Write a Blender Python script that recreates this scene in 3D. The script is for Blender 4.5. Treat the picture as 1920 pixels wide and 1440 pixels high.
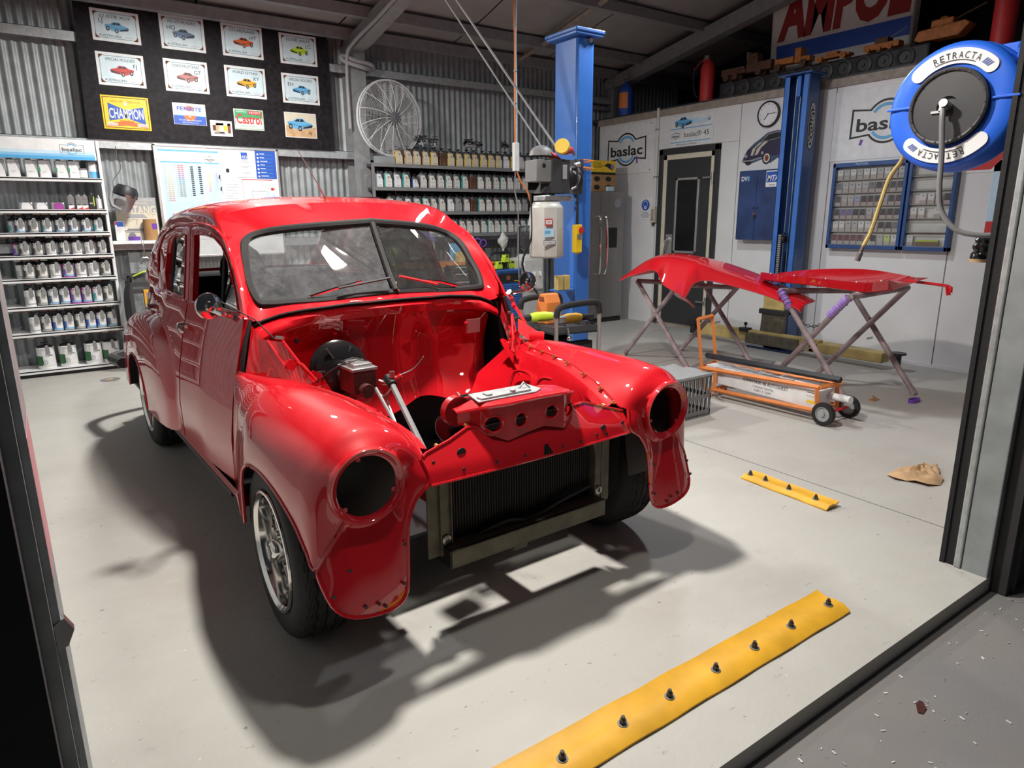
import bpy, bmesh, math, random
import numpy as np
from mathutils import Matrix, Vector
for o in list(bpy.data.objects): bpy.data.objects.remove(o)
SC=bpy.context.scene; COL=SC.collection
PI=math.pi; R=math.radians
# ------------------------------------------------------------------ camera, world, lights, exposure
cam=bpy.data.cameras.new('camera'); co=bpy.data.objects.new('camera',cam); COL.objects.link(co)
cam.sensor_width=36; cam.sensor_fit='HORIZONTAL'; cam.lens=36*1265/1920; cam.clip_start=.02
_p,_r,_a=R(13.8),R(-.437),R(34.848)
_f=Vector((math.sin(_a)*math.cos(_p),math.cos(_a)*math.cos(_p),-math.sin(_p)))
_x=Vector((math.cos(_a),-math.sin(_a),0)); _u=_x.cross(_f)
_x,_u=_x*math.cos(_r)+_u*math.sin(_r),_u*math.cos(_r)-_x*math.sin(_r)
co.matrix_world=Matrix(((_x.x,_u.x,-_f.x,0),(_x.y,_u.y,-_f.y,0),(_x.z,_u.z,-_f.z,1.3244),(0,0,0,1)))
SC.camera=co
w=bpy.data.worlds.new('night'); SC.world=w; w.use_nodes=True
w.node_tree.nodes['Background'].inputs[0].default_value=(.75,.85,1,1)
w.node_tree.nodes['Background'].inputs[1].default_value=.02
def lamp(name,loc,power,radius,col=(1,.95,.88),spread=180,rot=None):
    l=bpy.data.lights.new(name,'AREA'); l.shape='DISK'; l.size=radius*2; l.energy=power; l.color=col; l.spread=R(spread)
    o=bpy.data.objects.new(name,l); COL.objects.link(o); o.location=loc
    if rot: o.rotation_euler=rot
    return o
lamp('work_and_fill_lamp',(1.28,2.32,3.0),128,.10)
lamp('work_and_fill_lamp',(1.25,1.35,2.9),16,.08)  # weak fill lamp, added to brighten the firewall and nose panel
lamp('work_and_fill_lamp',(1.5,5.7,3.1),125,.15,(1,.97,.92))
lamp('work_and_fill_lamp',(4.2,3.7,3.15),44,.16,(.93,.96,1))
vs=SC.view_settings; vs.view_transform='Standard'; vs.look='None'; vs.exposure=.0; vs.gamma=1; vs.use_curve_mapping=False
# ------------------------------------------------------------------ materials
MATS={}
def mat(name,col,rough=.5,metal=0,coat=0,noise=.07,scale=14,bump=0,bscale=60,spec=.5,cior=1.5,crough=.04):
    if name in MATS: return MATS[name]
    m=bpy.data.materials.new(name); m.use_nodes=True; nt=m.node_tree; b=nt.nodes['Principled BSDF']
    b.inputs['Roughness'].default_value=rough; b.inputs['Metallic'].default_value=metal
    b.inputs['Coat Weight'].default_value=coat; b.inputs['Coat Roughness'].default_value=crough; b.inputs['Coat IOR'].default_value=cior; b.inputs['Specular IOR Level'].default_value=spec
    tc=nt.nodes.new('ShaderNodeTexCoord')
    if noise:
        n=nt.nodes.new('ShaderNodeTexNoise'); n.inputs['Scale'].default_value=scale; n.inputs['Detail'].default_value=5
        r=nt.nodes.new('ShaderNodeValToRGB'); e=r.color_ramp.elements
        e[0].position=.3; e[1].position=.7
        e[0].color=[max(0,c*(1-noise)) for c in col]+[1]; e[1].color=[min(1,c*(1+noise)) for c in col]+[1]
        nt.links.new(tc.outputs['Object'],n.inputs['Vector']); nt.links.new(n.outputs['Fac'],r.inputs['Fac']); nt.links.new(r.outputs['Color'],b.inputs['Base Color'])
    else: b.inputs['Base Color'].default_value=(*col,1)
    if bump:
        n2=nt.nodes.new('ShaderNodeTexNoise'); n2.inputs['Scale'].default_value=bscale; bp=nt.nodes.new('ShaderNodeBump'); bp.inputs['Strength'].default_value=bump; bp.inputs['Distance'].default_value=.004
        nt.links.new(tc.outputs['Object'],n2.inputs['Vector']); nt.links.new(n2.outputs['Fac'],bp.inputs['Height']); nt.links.new(bp.outputs['Normal'],b.inputs['Normal'])
    MATS[name]=m; return m
def glassmat(name,tint,clear,dirt=0,dirtcol=(.6,.6,.6),rough=.02):
    m=bpy.data.materials.new(name); m.use_nodes=True; nt=m.node_tree; nt.nodes.clear()
    out=nt.nodes.new('ShaderNodeOutputMaterial'); tr=nt.nodes.new('ShaderNodeBsdfTransparent'); tr.inputs[0].default_value=(*tint,1)
    gl=nt.nodes.new('ShaderNodeBsdfGlossy'); gl.inputs['Roughness'].default_value=rough
    fr=nt.nodes.new('ShaderNodeFresnel'); fr.inputs[0].default_value=1.5
    mx=nt.nodes.new('ShaderNodeMixShader'); nt.links.new(fr.outputs[0],mx.inputs[0]); nt.links.new(tr.outputs[0],mx.inputs[1]); nt.links.new(gl.outputs[0],mx.inputs[2])
    df=nt.nodes.new('ShaderNodeBsdfDiffuse'); df.inputs[0].default_value=(*dirtcol,1)
    tc=nt.nodes.new('ShaderNodeTexCoord'); n=nt.nodes.new('ShaderNodeTexNoise'); n.inputs['Scale'].default_value=16; n.inputs['Detail'].default_value=11; n.inputs['Roughness'].default_value=.82
    r=nt.nodes.new('ShaderNodeMapRange'); r.inputs[1].default_value=.35; r.inputs[2].default_value=.75; r.inputs[3].default_value=dirt*.5; r.inputs[4].default_value=dirt*1.5
    nt.links.new(tc.outputs['Object'],n.inputs['Vector']); nt.links.new(n.outputs['Fac'],r.inputs[0])
    m2=nt.nodes.new('ShaderNodeMixShader'); nt.links.new(r.outputs[0],m2.inputs[0]); nt.links.new(mx.outputs[0],m2.inputs[1]); nt.links.new(df.outputs[0],m2.inputs[2]); nt.links.new(m2.outputs[0],out.inputs[0])
    MATS[name]=m; return m
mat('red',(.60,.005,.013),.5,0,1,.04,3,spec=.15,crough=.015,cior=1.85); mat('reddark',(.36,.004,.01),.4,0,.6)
mat('maroon',(.12,.01,.02),.5); mat('rubber',(.012,.012,.013),.75,bump=.3); mat('tyre',(.016,.016,.017),.72,bump=.25,bscale=200); mat('black',(.012,.012,.014),.5); mat('blackgloss',(.01,.01,.011),.2)
mat('darkgrey',(.045,.046,.05),.5); mat('grey',(.2,.205,.21),.5); mat('midgrey',(.33,.34,.35),.5); mat('white',(.78,.79,.8),.5); mat('offwhite',(.7,.7,.66),.55); mat('cream',(.62,.58,.46),.55)
mat('chrome',(.82,.8,.77),.1,1,noise=.03); mat('steel',(.5,.5,.5),.35,1); mat('alu',(.6,.6,.6),.42,.9); mat('galv',(.46,.49,.5),.45,.55,noise=.16,scale=30); mat('galvdull',(.33,.36,.37),.55,.4,noise=.15,scale=9)
mat('blue',(.035,.15,.5),.35,0,.3,.1,5); mat('deepblue',(.02,.075,.24),.4,0,.2,.12,5); mat('reelblue',(.02,.14,.75),.4,noise=.06); mat('cabblue',(.02,.05,.16),.42,0,.2,.35,5); mat('yellow',(.72,.38,.02),.5,noise=.14,scale=10); mat('brightyellow',(.85,.58,.02),.4); mat('dulyellow',(.5,.38,.14),.55,noise=.3,scale=8)
mat('orange',(.72,.14,.03),.45); mat('hiorange',(.75,.24,.06),.5); mat('lime',(.55,.75,.05),.4); mat('purple',(.16,.06,.42),.5); mat('lilac',(.32,.2,.55),.5,noise=.2,scale=60); mat('cardboard',(.4,.22,.09),.75,noise=.1); mat('wood',(.45,.16,.035),.6,noise=.25,scale=25); mat('darkwood',(.1,.045,.025),.6,noise=.3)
mat('olive',(.13,.12,.085),.5,.2,noise=.25,scale=20); mat('gold',(.75,.55,.2),.35,1); mat('trestle',(.34,.27,.28),.6,.2,noise=.4,scale=9); mat('signwhite',(.72,.75,.76),.45); mat('signblue',(.6,.74,.8),.45); mat('ink',(.015,.015,.018),.5); mat('skyblue',(.13,.42,.72),.5); mat('paleblue',(.5,.7,.85),.5); mat('royal',(.02,.09,.45),.5); mat('signred',(.55,.03,.03),.5); mat('signgreen',(.05,.32,.13),.5); mat('rust',(.22,.07,.03),.7,noise=.4,scale=40); mat('tan',(.55,.36,.2),.85,noise=.2); mat('grey5',(.48,.48,.47),.5); mat('teal',(.05,.35,.34),.5); mat('magenta',(.35,.06,.3),.45); mat('navytin',(.06,.1,.18),.4,.3); mat('tinmetal',(.42,.43,.45),.35,.7); mat('darkgreen',(.03,.14,.05),.5); mat('plastic',(.62,.63,.6),.45); mat('skin',(.1,.1,.1),.6); mat('ampolred',(.3,.02,.02),.5); mat('frost',(.55,.56,.53),.4)
mat('boardblack',(.012,.01,.013),.6,noise=.6,scale=25,bump=.15,spec=.2); mat('rust2',(.14,.05,.045),.4,.5,noise=.3); mat('pink',(.6,.3,.32),.5); mat('ceil',(.3,.3,.29),.75,noise=.1,scale=4,bump=.2,bscale=5); mat('beam',(.3,.31,.32),.5,.3,noise=.12); mat('wallwhite',(.7,.71,.72),.4,noise=.05,scale=3); mat('beigetrim',(.3,.26,.22),.6,noise=.2); mat('doorblack',(.03,.032,.036),.45); mat('fridge',(.32,.31,.3),.38,.75,noise=.05); mat('seat',(.03,.03,.033),.8)
mat('ext',(.035,.033,.035),.8)
glassmat('screen',(.72,.74,.74),1,.13,(.6,.61,.64)); glassmat('clearscreen',(.72,.74,.74),1,.05,(.5,.5,.5)); glassmat('glass',(.10,.11,.11),1,.02,(.2,.2,.2)); glassmat('acrylic',(.85,.86,.86),1,.09,(.75,.75,.75),.08); glassmat('bottle',(.7,.75,.78),1,.06)
def concrete(name,col,dark,spk,sc=1.0,rough=.55):
    m=bpy.data.materials.new(name); m.use_nodes=True; nt=m.node_tree; b=nt.nodes['Principled BSDF']; b.inputs['Roughness'].default_value=rough
    tc=nt.nodes.new('ShaderNodeTexCoord')
    def nz(scale,det,lo,hi,sy=1,ro=.6):
        mp=nt.nodes.new('ShaderNodeMapping'); mp.inputs['Scale'].default_value=(1,sy,1); nt.links.new(tc.outputs['Object'],mp.inputs[0])
        n=nt.nodes.new('ShaderNodeTexNoise'); n.inputs['Scale'].default_value=scale*sc; n.inputs['Detail'].default_value=det; n.inputs['Roughness'].default_value=ro; nt.links.new(mp.outputs[0],n.inputs['Vector'])
        r=nt.nodes.new('ShaderNodeMapRange'); r.inputs[1].default_value=lo; r.inputs[2].default_value=hi; nt.links.new(n.outputs['Fac'],r.inputs[0]); return r.outputs[0]
    def mix(a,c,f,k):
        x=nt.nodes.new('ShaderNodeMix'); x.data_type='RGBA'; q=nt.nodes.new('ShaderNodeMath'); q.operation='MULTIPLY'; q.inputs[1].default_value=k; nt.links.new(f,q.inputs[0]); nt.links.new(q.outputs[0],x.inputs[0])
        if isinstance(a,tuple): x.inputs[6].default_value=(*a,1)
        else: nt.links.new(a,x.inputs[6])
        x.inputs[7].default_value=(*c,1); return x.outputs[2]
    c=mix(col,dark,nz(1.1,8,.45,.75),.5); c=mix(c,tuple(v*1.12 for v in col),nz(4,6,.5,.8,1.6),.5); c=mix(c,tuple(v*.55 for v in dark),nz(9,3,.66,.72,2.2,.8),.45); c=mix(c,spk,nz(30,2,.72,.77,1.7,.5),.7); c=mix(c,tuple(v*.6 for v in dark),nz(3.2,9,.62,.80,1.4,.75),.55); c=mix(c,tuple(min(1,v*1.4) for v in col),nz(40,1,.77,.79),.5)
    nt.links.new(c,b.inputs['Base Color'])
    bp=nt.nodes.new('ShaderNodeBump'); bp.inputs['Strength'].default_value=.15; bp.inputs['Distance'].default_value=.003; nt.links.new(nz(60,4,.3,.7),bp.inputs['Height']); nt.links.new(bp.outputs[0],b.inputs['Normal'])
    MATS[name]=m
concrete('concrete',(.47,.462,.43),(.33,.30,.27),(.1,.09,.09)); concrete('asphalt',(.2,.195,.195),(.26,.22,.19),(.04,.04,.04),2.0,.8)
# ------------------------------------------------------------------ mesh builder
def V3(p): return np.array(p,float)
def rotz(a): c,s=math.cos(a),math.sin(a); return np.array([[c,-s,0],[s,c,0],[0,0,1]])
def rotx(a): c,s=math.cos(a),math.sin(a); return np.array([[1,0,0],[0,c,-s],[0,s,c]])
def roty(a): c,s=math.cos(a),math.sin(a); return np.array([[c,0,s],[0,1,0],[-s,0,c]])
def spl(P,n,closed=False):
    P=np.array(P,float)
    if closed: P=np.vstack([P[-1:],P,P[:2]])
    else: P=np.vstack([2*P[0]-P[1],P,2*P[-1]-P[-2]])
    k=len(P)-3; out=[]
    T=np.linspace(0,k,n,endpoint=not closed)
    for t in T:
        i=min(int(t),k-1); u=t-i; a,b,c,d=P[i:i+4]
        out.append(.5*(2*b+(c-a)*u+(2*a-5*b+4*c-d)*u*u+(3*b-a-3*c+d)*u**3))
    return np.array(out)
class MB:
    def __init__(s,m='grey',sx=1): s.v=[];s.f=[];s.fm=[];s.ms=[];s.cur=m;s.sx=sx;s.T=None
    def _m(s,m):
        m=m or s.cur
        if m not in s.ms: s.ms.append(m)
        return s.ms.index(m)
    def add(s,vs,fs,m=None):
        k=len(s.v); i=s._m(m); vs=np.array(vs,float)
        if s.T is not None: vs=vs@s.T[0].T+s.T[1]
        if s.sx<0: vs=vs*[-1,1,1]
        s.v+=vs.tolist()
        for f in fs:
            f=[k+q for q in f]
            s.f.append(f[::-1] if s.sx<0 else f); s.fm.append(i)
        return s
    def box(s,c,d,m=None,rot=None):
        c=V3(c);h=V3(d)/2; P=np.array([[x,y,z] for x in(-1,1) for y in(-1,1) for z in(-1,1)])*h
        if rot is not None: P=P@np.array(rot).T
        return s.add(P+c,[(0,1,3,2),(4,6,7,5),(0,4,5,1),(2,3,7,6),(0,2,6,4),(1,5,7,3)],m)
    def bx(s,a,b,m=None): a,b=V3(a),V3(b); return s.box((a+b)/2,b-a,m)
    def loft(s,rows,cu=False,cv=False,m=None,caps=False):
        rows=[np.array(r,float) for r in rows]; n=len(rows[0]); nr=len(rows); F=[]
        for i in range(nr if cv else nr-1):
            for j in range(n if cu else n-1):
                a,b=i*n+j,i*n+(j+1)%n; c,d=((i+1)%nr)*n+(j+1)%n,((i+1)%nr)*n+j; F.append((a,b,c,d))
        if caps: F.append(tuple(range(n))[::-1]); F.append(tuple((nr-1)*n+j for j in range(n)))
        return s.add(np.vstack(rows),F,m)
    def ring(s,c,ax,r,n,ry=None,up=None):
        ax=V3(ax);ax/=np.linalg.norm(ax); t=V3(up) if up is not None else (np.array([0,0,1.]) if abs(ax[2])<.9 else np.array([1.,0,0])); u=np.cross(t,ax);u/=np.linalg.norm(u);w=np.cross(ax,u)
        A=np.linspace(0,2*PI,n,endpoint=False); return V3(c)+np.outer(np.cos(A)*r,u)+np.outer(np.sin(A)*(ry or r),w)
    def cyl(s,a,b,r,r2=None,n=14,m=None,cap=True):
        a,b=V3(a),V3(b); r2=r if r2 is None else r2
        return s.loft([s.ring(a,b-a,r,n),s.ring(b,b-a,max(r2,1e-5),n)],cu=True,m=m,caps=cap)
    def lathe(s,prof,o=(0,0,0),ax=(0,0,1),n=24,m=None,caps=False):
        o,ax=V3(o),V3(ax); ax=ax/np.linalg.norm(ax)
        return s.loft([s.ring(o+ax*h,ax,max(r,1e-5),n) for r,h in prof],cu=True,m=m,caps=caps)
    def tube(s,P,r,n=6,m=None,closed=False,res=0,cap=True):
        P=np.array(P,float)
        if res: P=spl(P,res,closed)
        k=len(P); T=np.array([(P[(i+1)%k]-P[i-1]) if closed or 0<i<k-1 else (P[1]-P[0] if i==0 else P[-1]-P[-2]) for i in range(k)]); T/=np.linalg.norm(T,axis=1)[:,None]+1e-12
        u=np.cross(T[0],[0,0,1.]); 
        if np.linalg.norm(u)<.1: u=np.cross(T[0],[1.,0,0])
        u/=np.linalg.norm(u); rows=[]; A=np.linspace(0,2*PI,n,endpoint=False)
        for i in range(k):
            u=u-T[i]*(u@T[i]); u/=np.linalg.norm(u)+1e-12; w=np.cross(T[i],u); rr=r[i] if hasattr(r,'__len__') else r
            rows.append(P[i]+np.outer(np.cos(A)*rr,u)+np.outer(np.sin(A)*rr,w))
        return s.loft(rows,cu=True,cv=closed,m=m,caps=cap and not closed)
    def poly(s,P,m=None): return s.add(P,[tuple(range(len(P)))],m)
    def prism(s,P,vec,m=None):
        P=np.array(P,float); n=len(P); Q=P+V3(vec)
        return s.add(np.vstack([P,Q]),[tuple(range(n))[::-1],tuple(range(n,2*n))]+[(i,(i+1)%n,n+(i+1)%n,n+i) for i in range(n)],m)
    def sph(s,c,r,n=12,k=7,m=None,sc=(1,1,1)):
        rows=[]
        for i in range(k+1):
            a=PI*i/k-PI/2; rr=max(math.cos(a),1e-4)
            A=np.linspace(0,2*PI,n,endpoint=False); rows.append(V3(c)+np.stack([np.cos(A)*rr*r*sc[0],np.sin(A)*rr*r*sc[1],np.full(n,math.sin(a)*r*sc[2])],1))
        return s.loft(rows,cu=True,m=m)
    def strip(s,A,B,m=None,closed=False): return s.loft([A,B],cu=closed,m=m)
    def build(s,name,parent=None,loc=None,smooth=35,bevel=0,merge=0,rot=0,seg=2,**kw):
        me=bpy.data.meshes.new(name); me.from_pydata(s.v,[],s.f)
        for m in s.ms: me.materials.append(MATS[m])
        me.polygons.foreach_set('material_index',s.fm)
        if merge:
            b=bmesh.new(); b.from_mesh(me); bmesh.ops.remove_doubles(b,verts=b.verts,dist=merge); bmesh.ops.recalc_face_normals(b,faces=b.faces); b.to_mesh(me); b.free()
        if smooth:
            me.polygons.foreach_set('use_smooth',[True]*len(me.polygons))
            me.set_sharp_from_angle(angle=R(smooth))
        o=bpy.data.objects.new(name,me); COL.objects.link(o)
        if bevel:
            b=o.modifiers.new('bevel','BEVEL'); b.width=bevel; b.segments=seg; b.limit_method='ANGLE'; b.angle_limit=R(50); b.use_clamp_overlap=True
        if parent: o.parent=parent
        if loc is not None: o.location=loc
        if rot: o.rotation_euler=(0,0,rot)
        if kw: tag(o,**kw)
        return o
def tag(o,label=None,cat=None,group=None,kind=None):
    if label: o['label']=label
    if cat: o['category']=cat
    if group: o['group']=group
    if kind: o['kind']=kind
    return o
def thing(name,loc,label,cat,rot=0,group=None):
    o=bpy.data.objects.new(name,None); COL.objects.link(o); o.location=loc; o.rotation_euler=(0,0,rot); o.empty_display_size=.05
    return tag(o,label,cat,group)
def struct(mb,name,**k): return mb.build(name,kind='structure',**k)
def copytree(o,parent=None):
    c=o.copy(); COL.objects.link(c)
    if parent is not None: c.parent=parent
    for ch in list(o.children): copytree(ch,c)
    return c
_TX={}
def textgeo(t,shear=0,bold=0):
    k=(t,shear,bold)
    if k in _TX: return _TX[k]
    cu=bpy.data.curves.new('t','FONT'); cu.body=t; cu.size=1; cu.shear=shear; cu.offset=bold; cu.resolution_u=3
    ob=bpy.data.objects.new('t',cu); me=ob.to_mesh(); v=np.array([p.co[:2] for p in me.vertices]) if len(me.vertices) else np.zeros((3,2)); f=[tuple(p.vertices) for p in me.polygons]
    ob.to_mesh_clear(); bpy.data.objects.remove(ob); bpy.data.curves.remove(cu); _TX[k]=(v,f); return v,f
class Pr(MB):
    """flat print on a board: 2-D drawing in the board's own plane"""
    def __init__(s,o=(0,0,0),ux=(1,0,0),uy=(0,0,1),m='ink'):
        super().__init__(m); s.o,s.ux,s.uy=V3(o),V3(ux),V3(uy); s.n=np.cross(s.ux,s.uy)
    def P(s,pts,l=1): return np.array([s.o+s.ux*x+s.uy*y+s.n*(.0011*l) for x,y in pts])
    def pg(s,pts,m=None,l=1): return s.poly(s.P(pts,l),m)
    def rect(s,x0,y0,x1,y1,m=None,l=1): return s.pg([(x0,y0),(x1,y0),(x1,y1),(x0,y1)],m,l)
    def disc(s,cx,cy,r,m=None,l=1,ry=None,n=20): return s.pg([(cx+r*math.cos(a),cy+(ry or r)*math.sin(a)) for a in np.linspace(0,2*PI,n,endpoint=False)],m,l)
    def band(s,cx,cy,r0,r1,a0,a1,m=None,l=1,n=16,ky=1):
        A=np.linspace(R(a0),R(a1),n); a=s.P([(cx+r0*math.cos(t),cy+r0*ky*math.sin(t)) for t in A],l); b=s.P([(cx+r1*math.cos(t),cy+r1*ky*math.sin(t)) for t in A],l); return s.loft([b,a],m=m)
    def line(s,pts,w,m=None,l=1,closed=False):
        pts=[V3((x,y,0)) for x,y in pts]; k=len(pts); L=[];Q=[]
        for i in range(k):
            a=pts[i-1] if (closed or i>0) else pts[i]; b=pts[(i+1)%k] if (closed or i<k-1) else pts[i]; d1=pts[i]-a; d2=b-pts[i]
            n1=np.array([-d1[1],d1[0],0]);n2=np.array([-d2[1],d2[0],0]); n1=n1/(np.linalg.norm(n1)+1e-9);n2=n2/(np.linalg.norm(n2)+1e-9); n=n1+n2; n/=np.linalg.norm(n)+1e-9
            c=max(.5,abs(n@(n1 if i>0 or closed else n2))); L.append((pts[i]+n*w/2/c)[:2]);Q.append((pts[i]-n*w/2/c)[:2])
        return s.loft([s.P(Q,l),s.P(L,l)],cu=closed,m=m)
    def text(s,t,x,y,h,m=None,l=2,w=None,shear=0,bold=0,align='l',ang=0):
        v,f=textgeo(t,shear,bold); v=v.copy(); v[:,0]-=v[:,0].min(); k=h/.7
        W=v[:,0].max(); kx=(w/W) if w else k; v=v*[kx,k]; W*=kx
        if align=='c': v[:,0]-=W/2
        if align=='r': v[:,0]-=W
        if ang: c,q=math.cos(ang),math.sin(ang); v=v@np.array([[c,q],[-q,c]])
        s.add(s.P(v+[x,y],l),f,m); return s
def logo(p,cx,cy,w,m='ink',m2='skyblue',fill=None,l=1,t=.035,text=True,left_only=False):
    h=w*.4; r=w*.29
    def outline(g):
        W,Hh,rr=w/2-g,h/2-g,r-g; a=math.asin(min(.99,Hh*.86/rr)); pts=[]
        pts+=[(-W,-Hh),(-rr*math.cos(a),-Hh*.86)]; pts+=[(rr*math.cos(b),rr*math.sin(b)) for b in np.linspace(PI+a,2*PI-a,14)]
        pts+=[(W,-Hh),(W*.985,Hh),(rr*math.cos(a),Hh*.86)]; pts+=[(rr*math.cos(b),rr*math.sin(b)) for b in np.linspace(a,PI-a,14)]; pts+=[(-W*.985,Hh)]
        return [(cx+x,cy+y) for x,y in pts]
    O=outline(0);I=outline(w*t); p.loft([p.P(O,l),p.P(I,l)],cu=True,m=m)
    p.band(cx,cy,r*.68,r*.82,35,145,m2,l); p.band(cx,cy,r*.68,r*.82,215,325,m2,l)
    if text: p.text('baslac',cx,cy-h*.26,h*.42,m,l+1,w=w*.82,bold=.02,align='c')
def carpic(p,cx,cy,w,m,l=2,flip=1,dark='ink'):
    q=lambda P:[(cx+flip*x*w,cy+y*w) for x,y in P]
    o=lambda P,mm,ll: p.pg(q(P) if flip>0 else q(P)[::-1],mm,ll)
    o([(-.5,-.06),(-.44,-.13),(.05,-.2),(.16,-.2),(.46,-.08),(.5,.04),(.44,.08),(.28,.1),(.12,.2),(-.12,.21),(-.22,.1),(-.44,.04),(-.5,.0)],m,l)
    o([(-.17,.1),(-.1,.18),(.0,.185),(.0,.08)],dark,l+1); o([(.03,.08),(.03,.185),(.11,.18),(.22,.095)],dark,l+1)
    o([(-.49,-.05),(-.44,-.11),(-.1,-.165),(-.12,-.11),(-.45,-.02)],dark,l+1)
    for x,y in((.02,-.17),(.38,-.1)): p.disc(cx+flip*x*w,cy+y*w,.075*w,'ink',l+2,ry=.095*w); p.disc(cx+flip*x*w,cy+y*w,.04*w,'midgrey',l+3,ry=.055*w)
    p.line(q([(-.47,.0),(-.12,-.06),(.06,-.07),(.48,.03)]),.012*w,dark,l+1)
rnd=random.Random(7)
# ------------------------------------------------------------------ the building
YB=7.42; XR=6.45
def ceilz(y): return 3.24+.19*(7.4-y)
m=MB('concrete'); m.bx((-3,.855,-.07),(9.2,7.6,0)); fl_obj=struct(m,'floor',smooth=0)
m=MB('asphalt'); m.bx((-6,-4,-.3),(9.2,.853,-.06)); struct(m,'ground',smooth=0)
m=MB('galvdull'); rows=[]
n=int(9.6/.072)*8
xs=np.linspace(-1.3,8.3,n+1); ys=YB+.009*np.cos((xs+1.3)/.072*2*PI)
m.loft([np.stack([xs,ys,np.full(n+1,0.)],1),np.stack([xs,ys,np.full(n+1,3.3)],1)]); struct(m,'wall_back',smooth=80)
m=MB('galvdull'); ya=np.linspace(.86,7.4,600); xa=-1.28+.009*np.cos(ya/.072*2*PI)
m.loft([np.stack([xa,ya,np.full(600,0.)],1),np.stack([xa,ya,np.full(600,4.4)],1)]); struct(m,'wall_left',smooth=80)
# ceiling of sheets between purlins
c=None; m=MB('ceil'); m.poly([(-1.4,7.45,ceilz(7.45)+.06),(9,7.45,ceilz(7.45)+.06),(9,.8,ceilz(.8)+.06),(-1.4,.8,ceilz(.8)+.06)]); c=struct(m,'ceiling',smooth=0)
xe=[-1.35,.2,1.55,2.9,4.25,5.6,6.95,8.4]
for i in range(7):
    for j,(ya,yb) in enumerate(((7.4,6.2),(6.2,5.0),(5.0,3.8),(3.8,2.4),(2.4,.9))):
        m=MB('ceil'); P=[]
        for y in np.linspace(ya,yb,5):
            t=(y-ya)/(yb-ya); P.append([(x,y,ceilz(y)-.025*math.sin(PI*t)*(1+.3*math.sin(x*3+j))) for x in np.linspace(xe[i]+.008,xe[i+1]-.008,5)])
        m.loft(P).build('ceiling_sheet',c,smooth=60)
k=1
def trim(m,**a):
    global k
    o=struct(m,'trim_%d'%k,**a); k+=1; return o
for z in (1.145,2.04,2.9):
    m=MB('galv'); m.bx((-1.2,7.29,z-.004),(7.2,7.40,z)); m.bx((-1.2,7.29,z-.085),(7.2,7.294,z)); m.bx((-1.2,7.29,z-.085),(7.2,7.31,z-.081)); trim(m,smooth=0)
for y in (7.2,6.72,5.75,4.8,3.6,2.4):
    m=MB('beam'); z=ceilz(y)-.05; m.bx((-1.3,y-.04,z-.1),(8.3,y+.04,z)); trim(m,smooth=0)
for x in (3.06,6.78):
    m=MB('beam'); m.bx((x-.09,7.18,0),(x+.09,7.2,3.1)); m.bx((x-.012,7.2,0),(x+.012,7.38,3.1)); m.bx((x-.09,7.37,0),(x+.09,7.39,3.1)); trim(m,smooth=0)
    m=MB('beam'); P=lambda y,d:(y,ceilz(y)-.14-d)
    a=[(x-.07,7.2,3.02),(x-.07,7.38,3.02),(x-.07,7.38,ceilz(7.38)-.12),(x-.07,.9,ceilz(.9)-.12),(x-.07,.9,ceilz(.9)-.28),(x-.07,7.0,ceilz(7.0)-.28)]
    m.prism(a,(.14,0,0)); trim(m,smooth=0)
m=MB('beigetrim'); m.tube([(5.15,7.2,3.18),(5.12,6.6,3.27),(5.1,5.6,3.47)],[.02,.035,.03],6); trim(m)
m=MB('midgrey'); m.tube([(2.93,7.15,2.25),(2.93,7.14,2.9),(2.95,7.0,3.05),(2.97,6.4,3.17),(2.97,5.6,3.32)],.018,8,res=24); trim(m)
m=MB('midgrey'); m.tube([(2.9,7.16,2.96),(3.02,7.13,2.92),(3.2,7.14,2.9),(3.24,7.2,2.87),(3.1,7.12,2.86),(2.9,7.15,2.91)],.022,8,closed=True,res=36); trim(m)
# white booth wall with its panels, rail and skirting
m=MB('beigetrim'); m.bx((XR+.012,1.2,0),(XR+.06,7.18,2.56)); wr=struct(m,'wall_right',smooth=0)
for a,b in ((7.16,6.105),(6.095,4.92),(4.91,3.855),(3.845,2.70),(2.69,1.6)):
    if b<6 and a>6: # door bay: panels round the opening
        MB('wallwhite').bx((XR,b,2.125),(XR+.012,a,2.5)).build('panel',wr,smooth=0); MB('wallwhite').bx((XR,b,0),(XR+.012,5.15,2.122)).build('panel',wr,smooth=0)
        MB('wallwhite').bx((XR,6.05,0),(XR+.012,a,2.122)).build('panel',wr,smooth=0); continue
    MB('wallwhite').bx((XR,b,0),(XR+.012,a,2.5)).build('panel',wr,smooth=0)
m=MB('beigetrim'); m.bx((XR-.02,1.2,2.5),(XR+.1,7.18,2.575)); trim(m,smooth=0)
m=MB('wallwhite'); m.bx((XR-.012,1.2,0),(XR,5.12,.03)); trim(m,smooth=0)
m=MB('darkgrey'); m.bx((XR+.02,1.2,2.56),(9,7.4,2.6)); m.bx((8.2,1.2,2.6),(8.25,7.4,4.5),'black'); trim(m,smooth=0)
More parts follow.
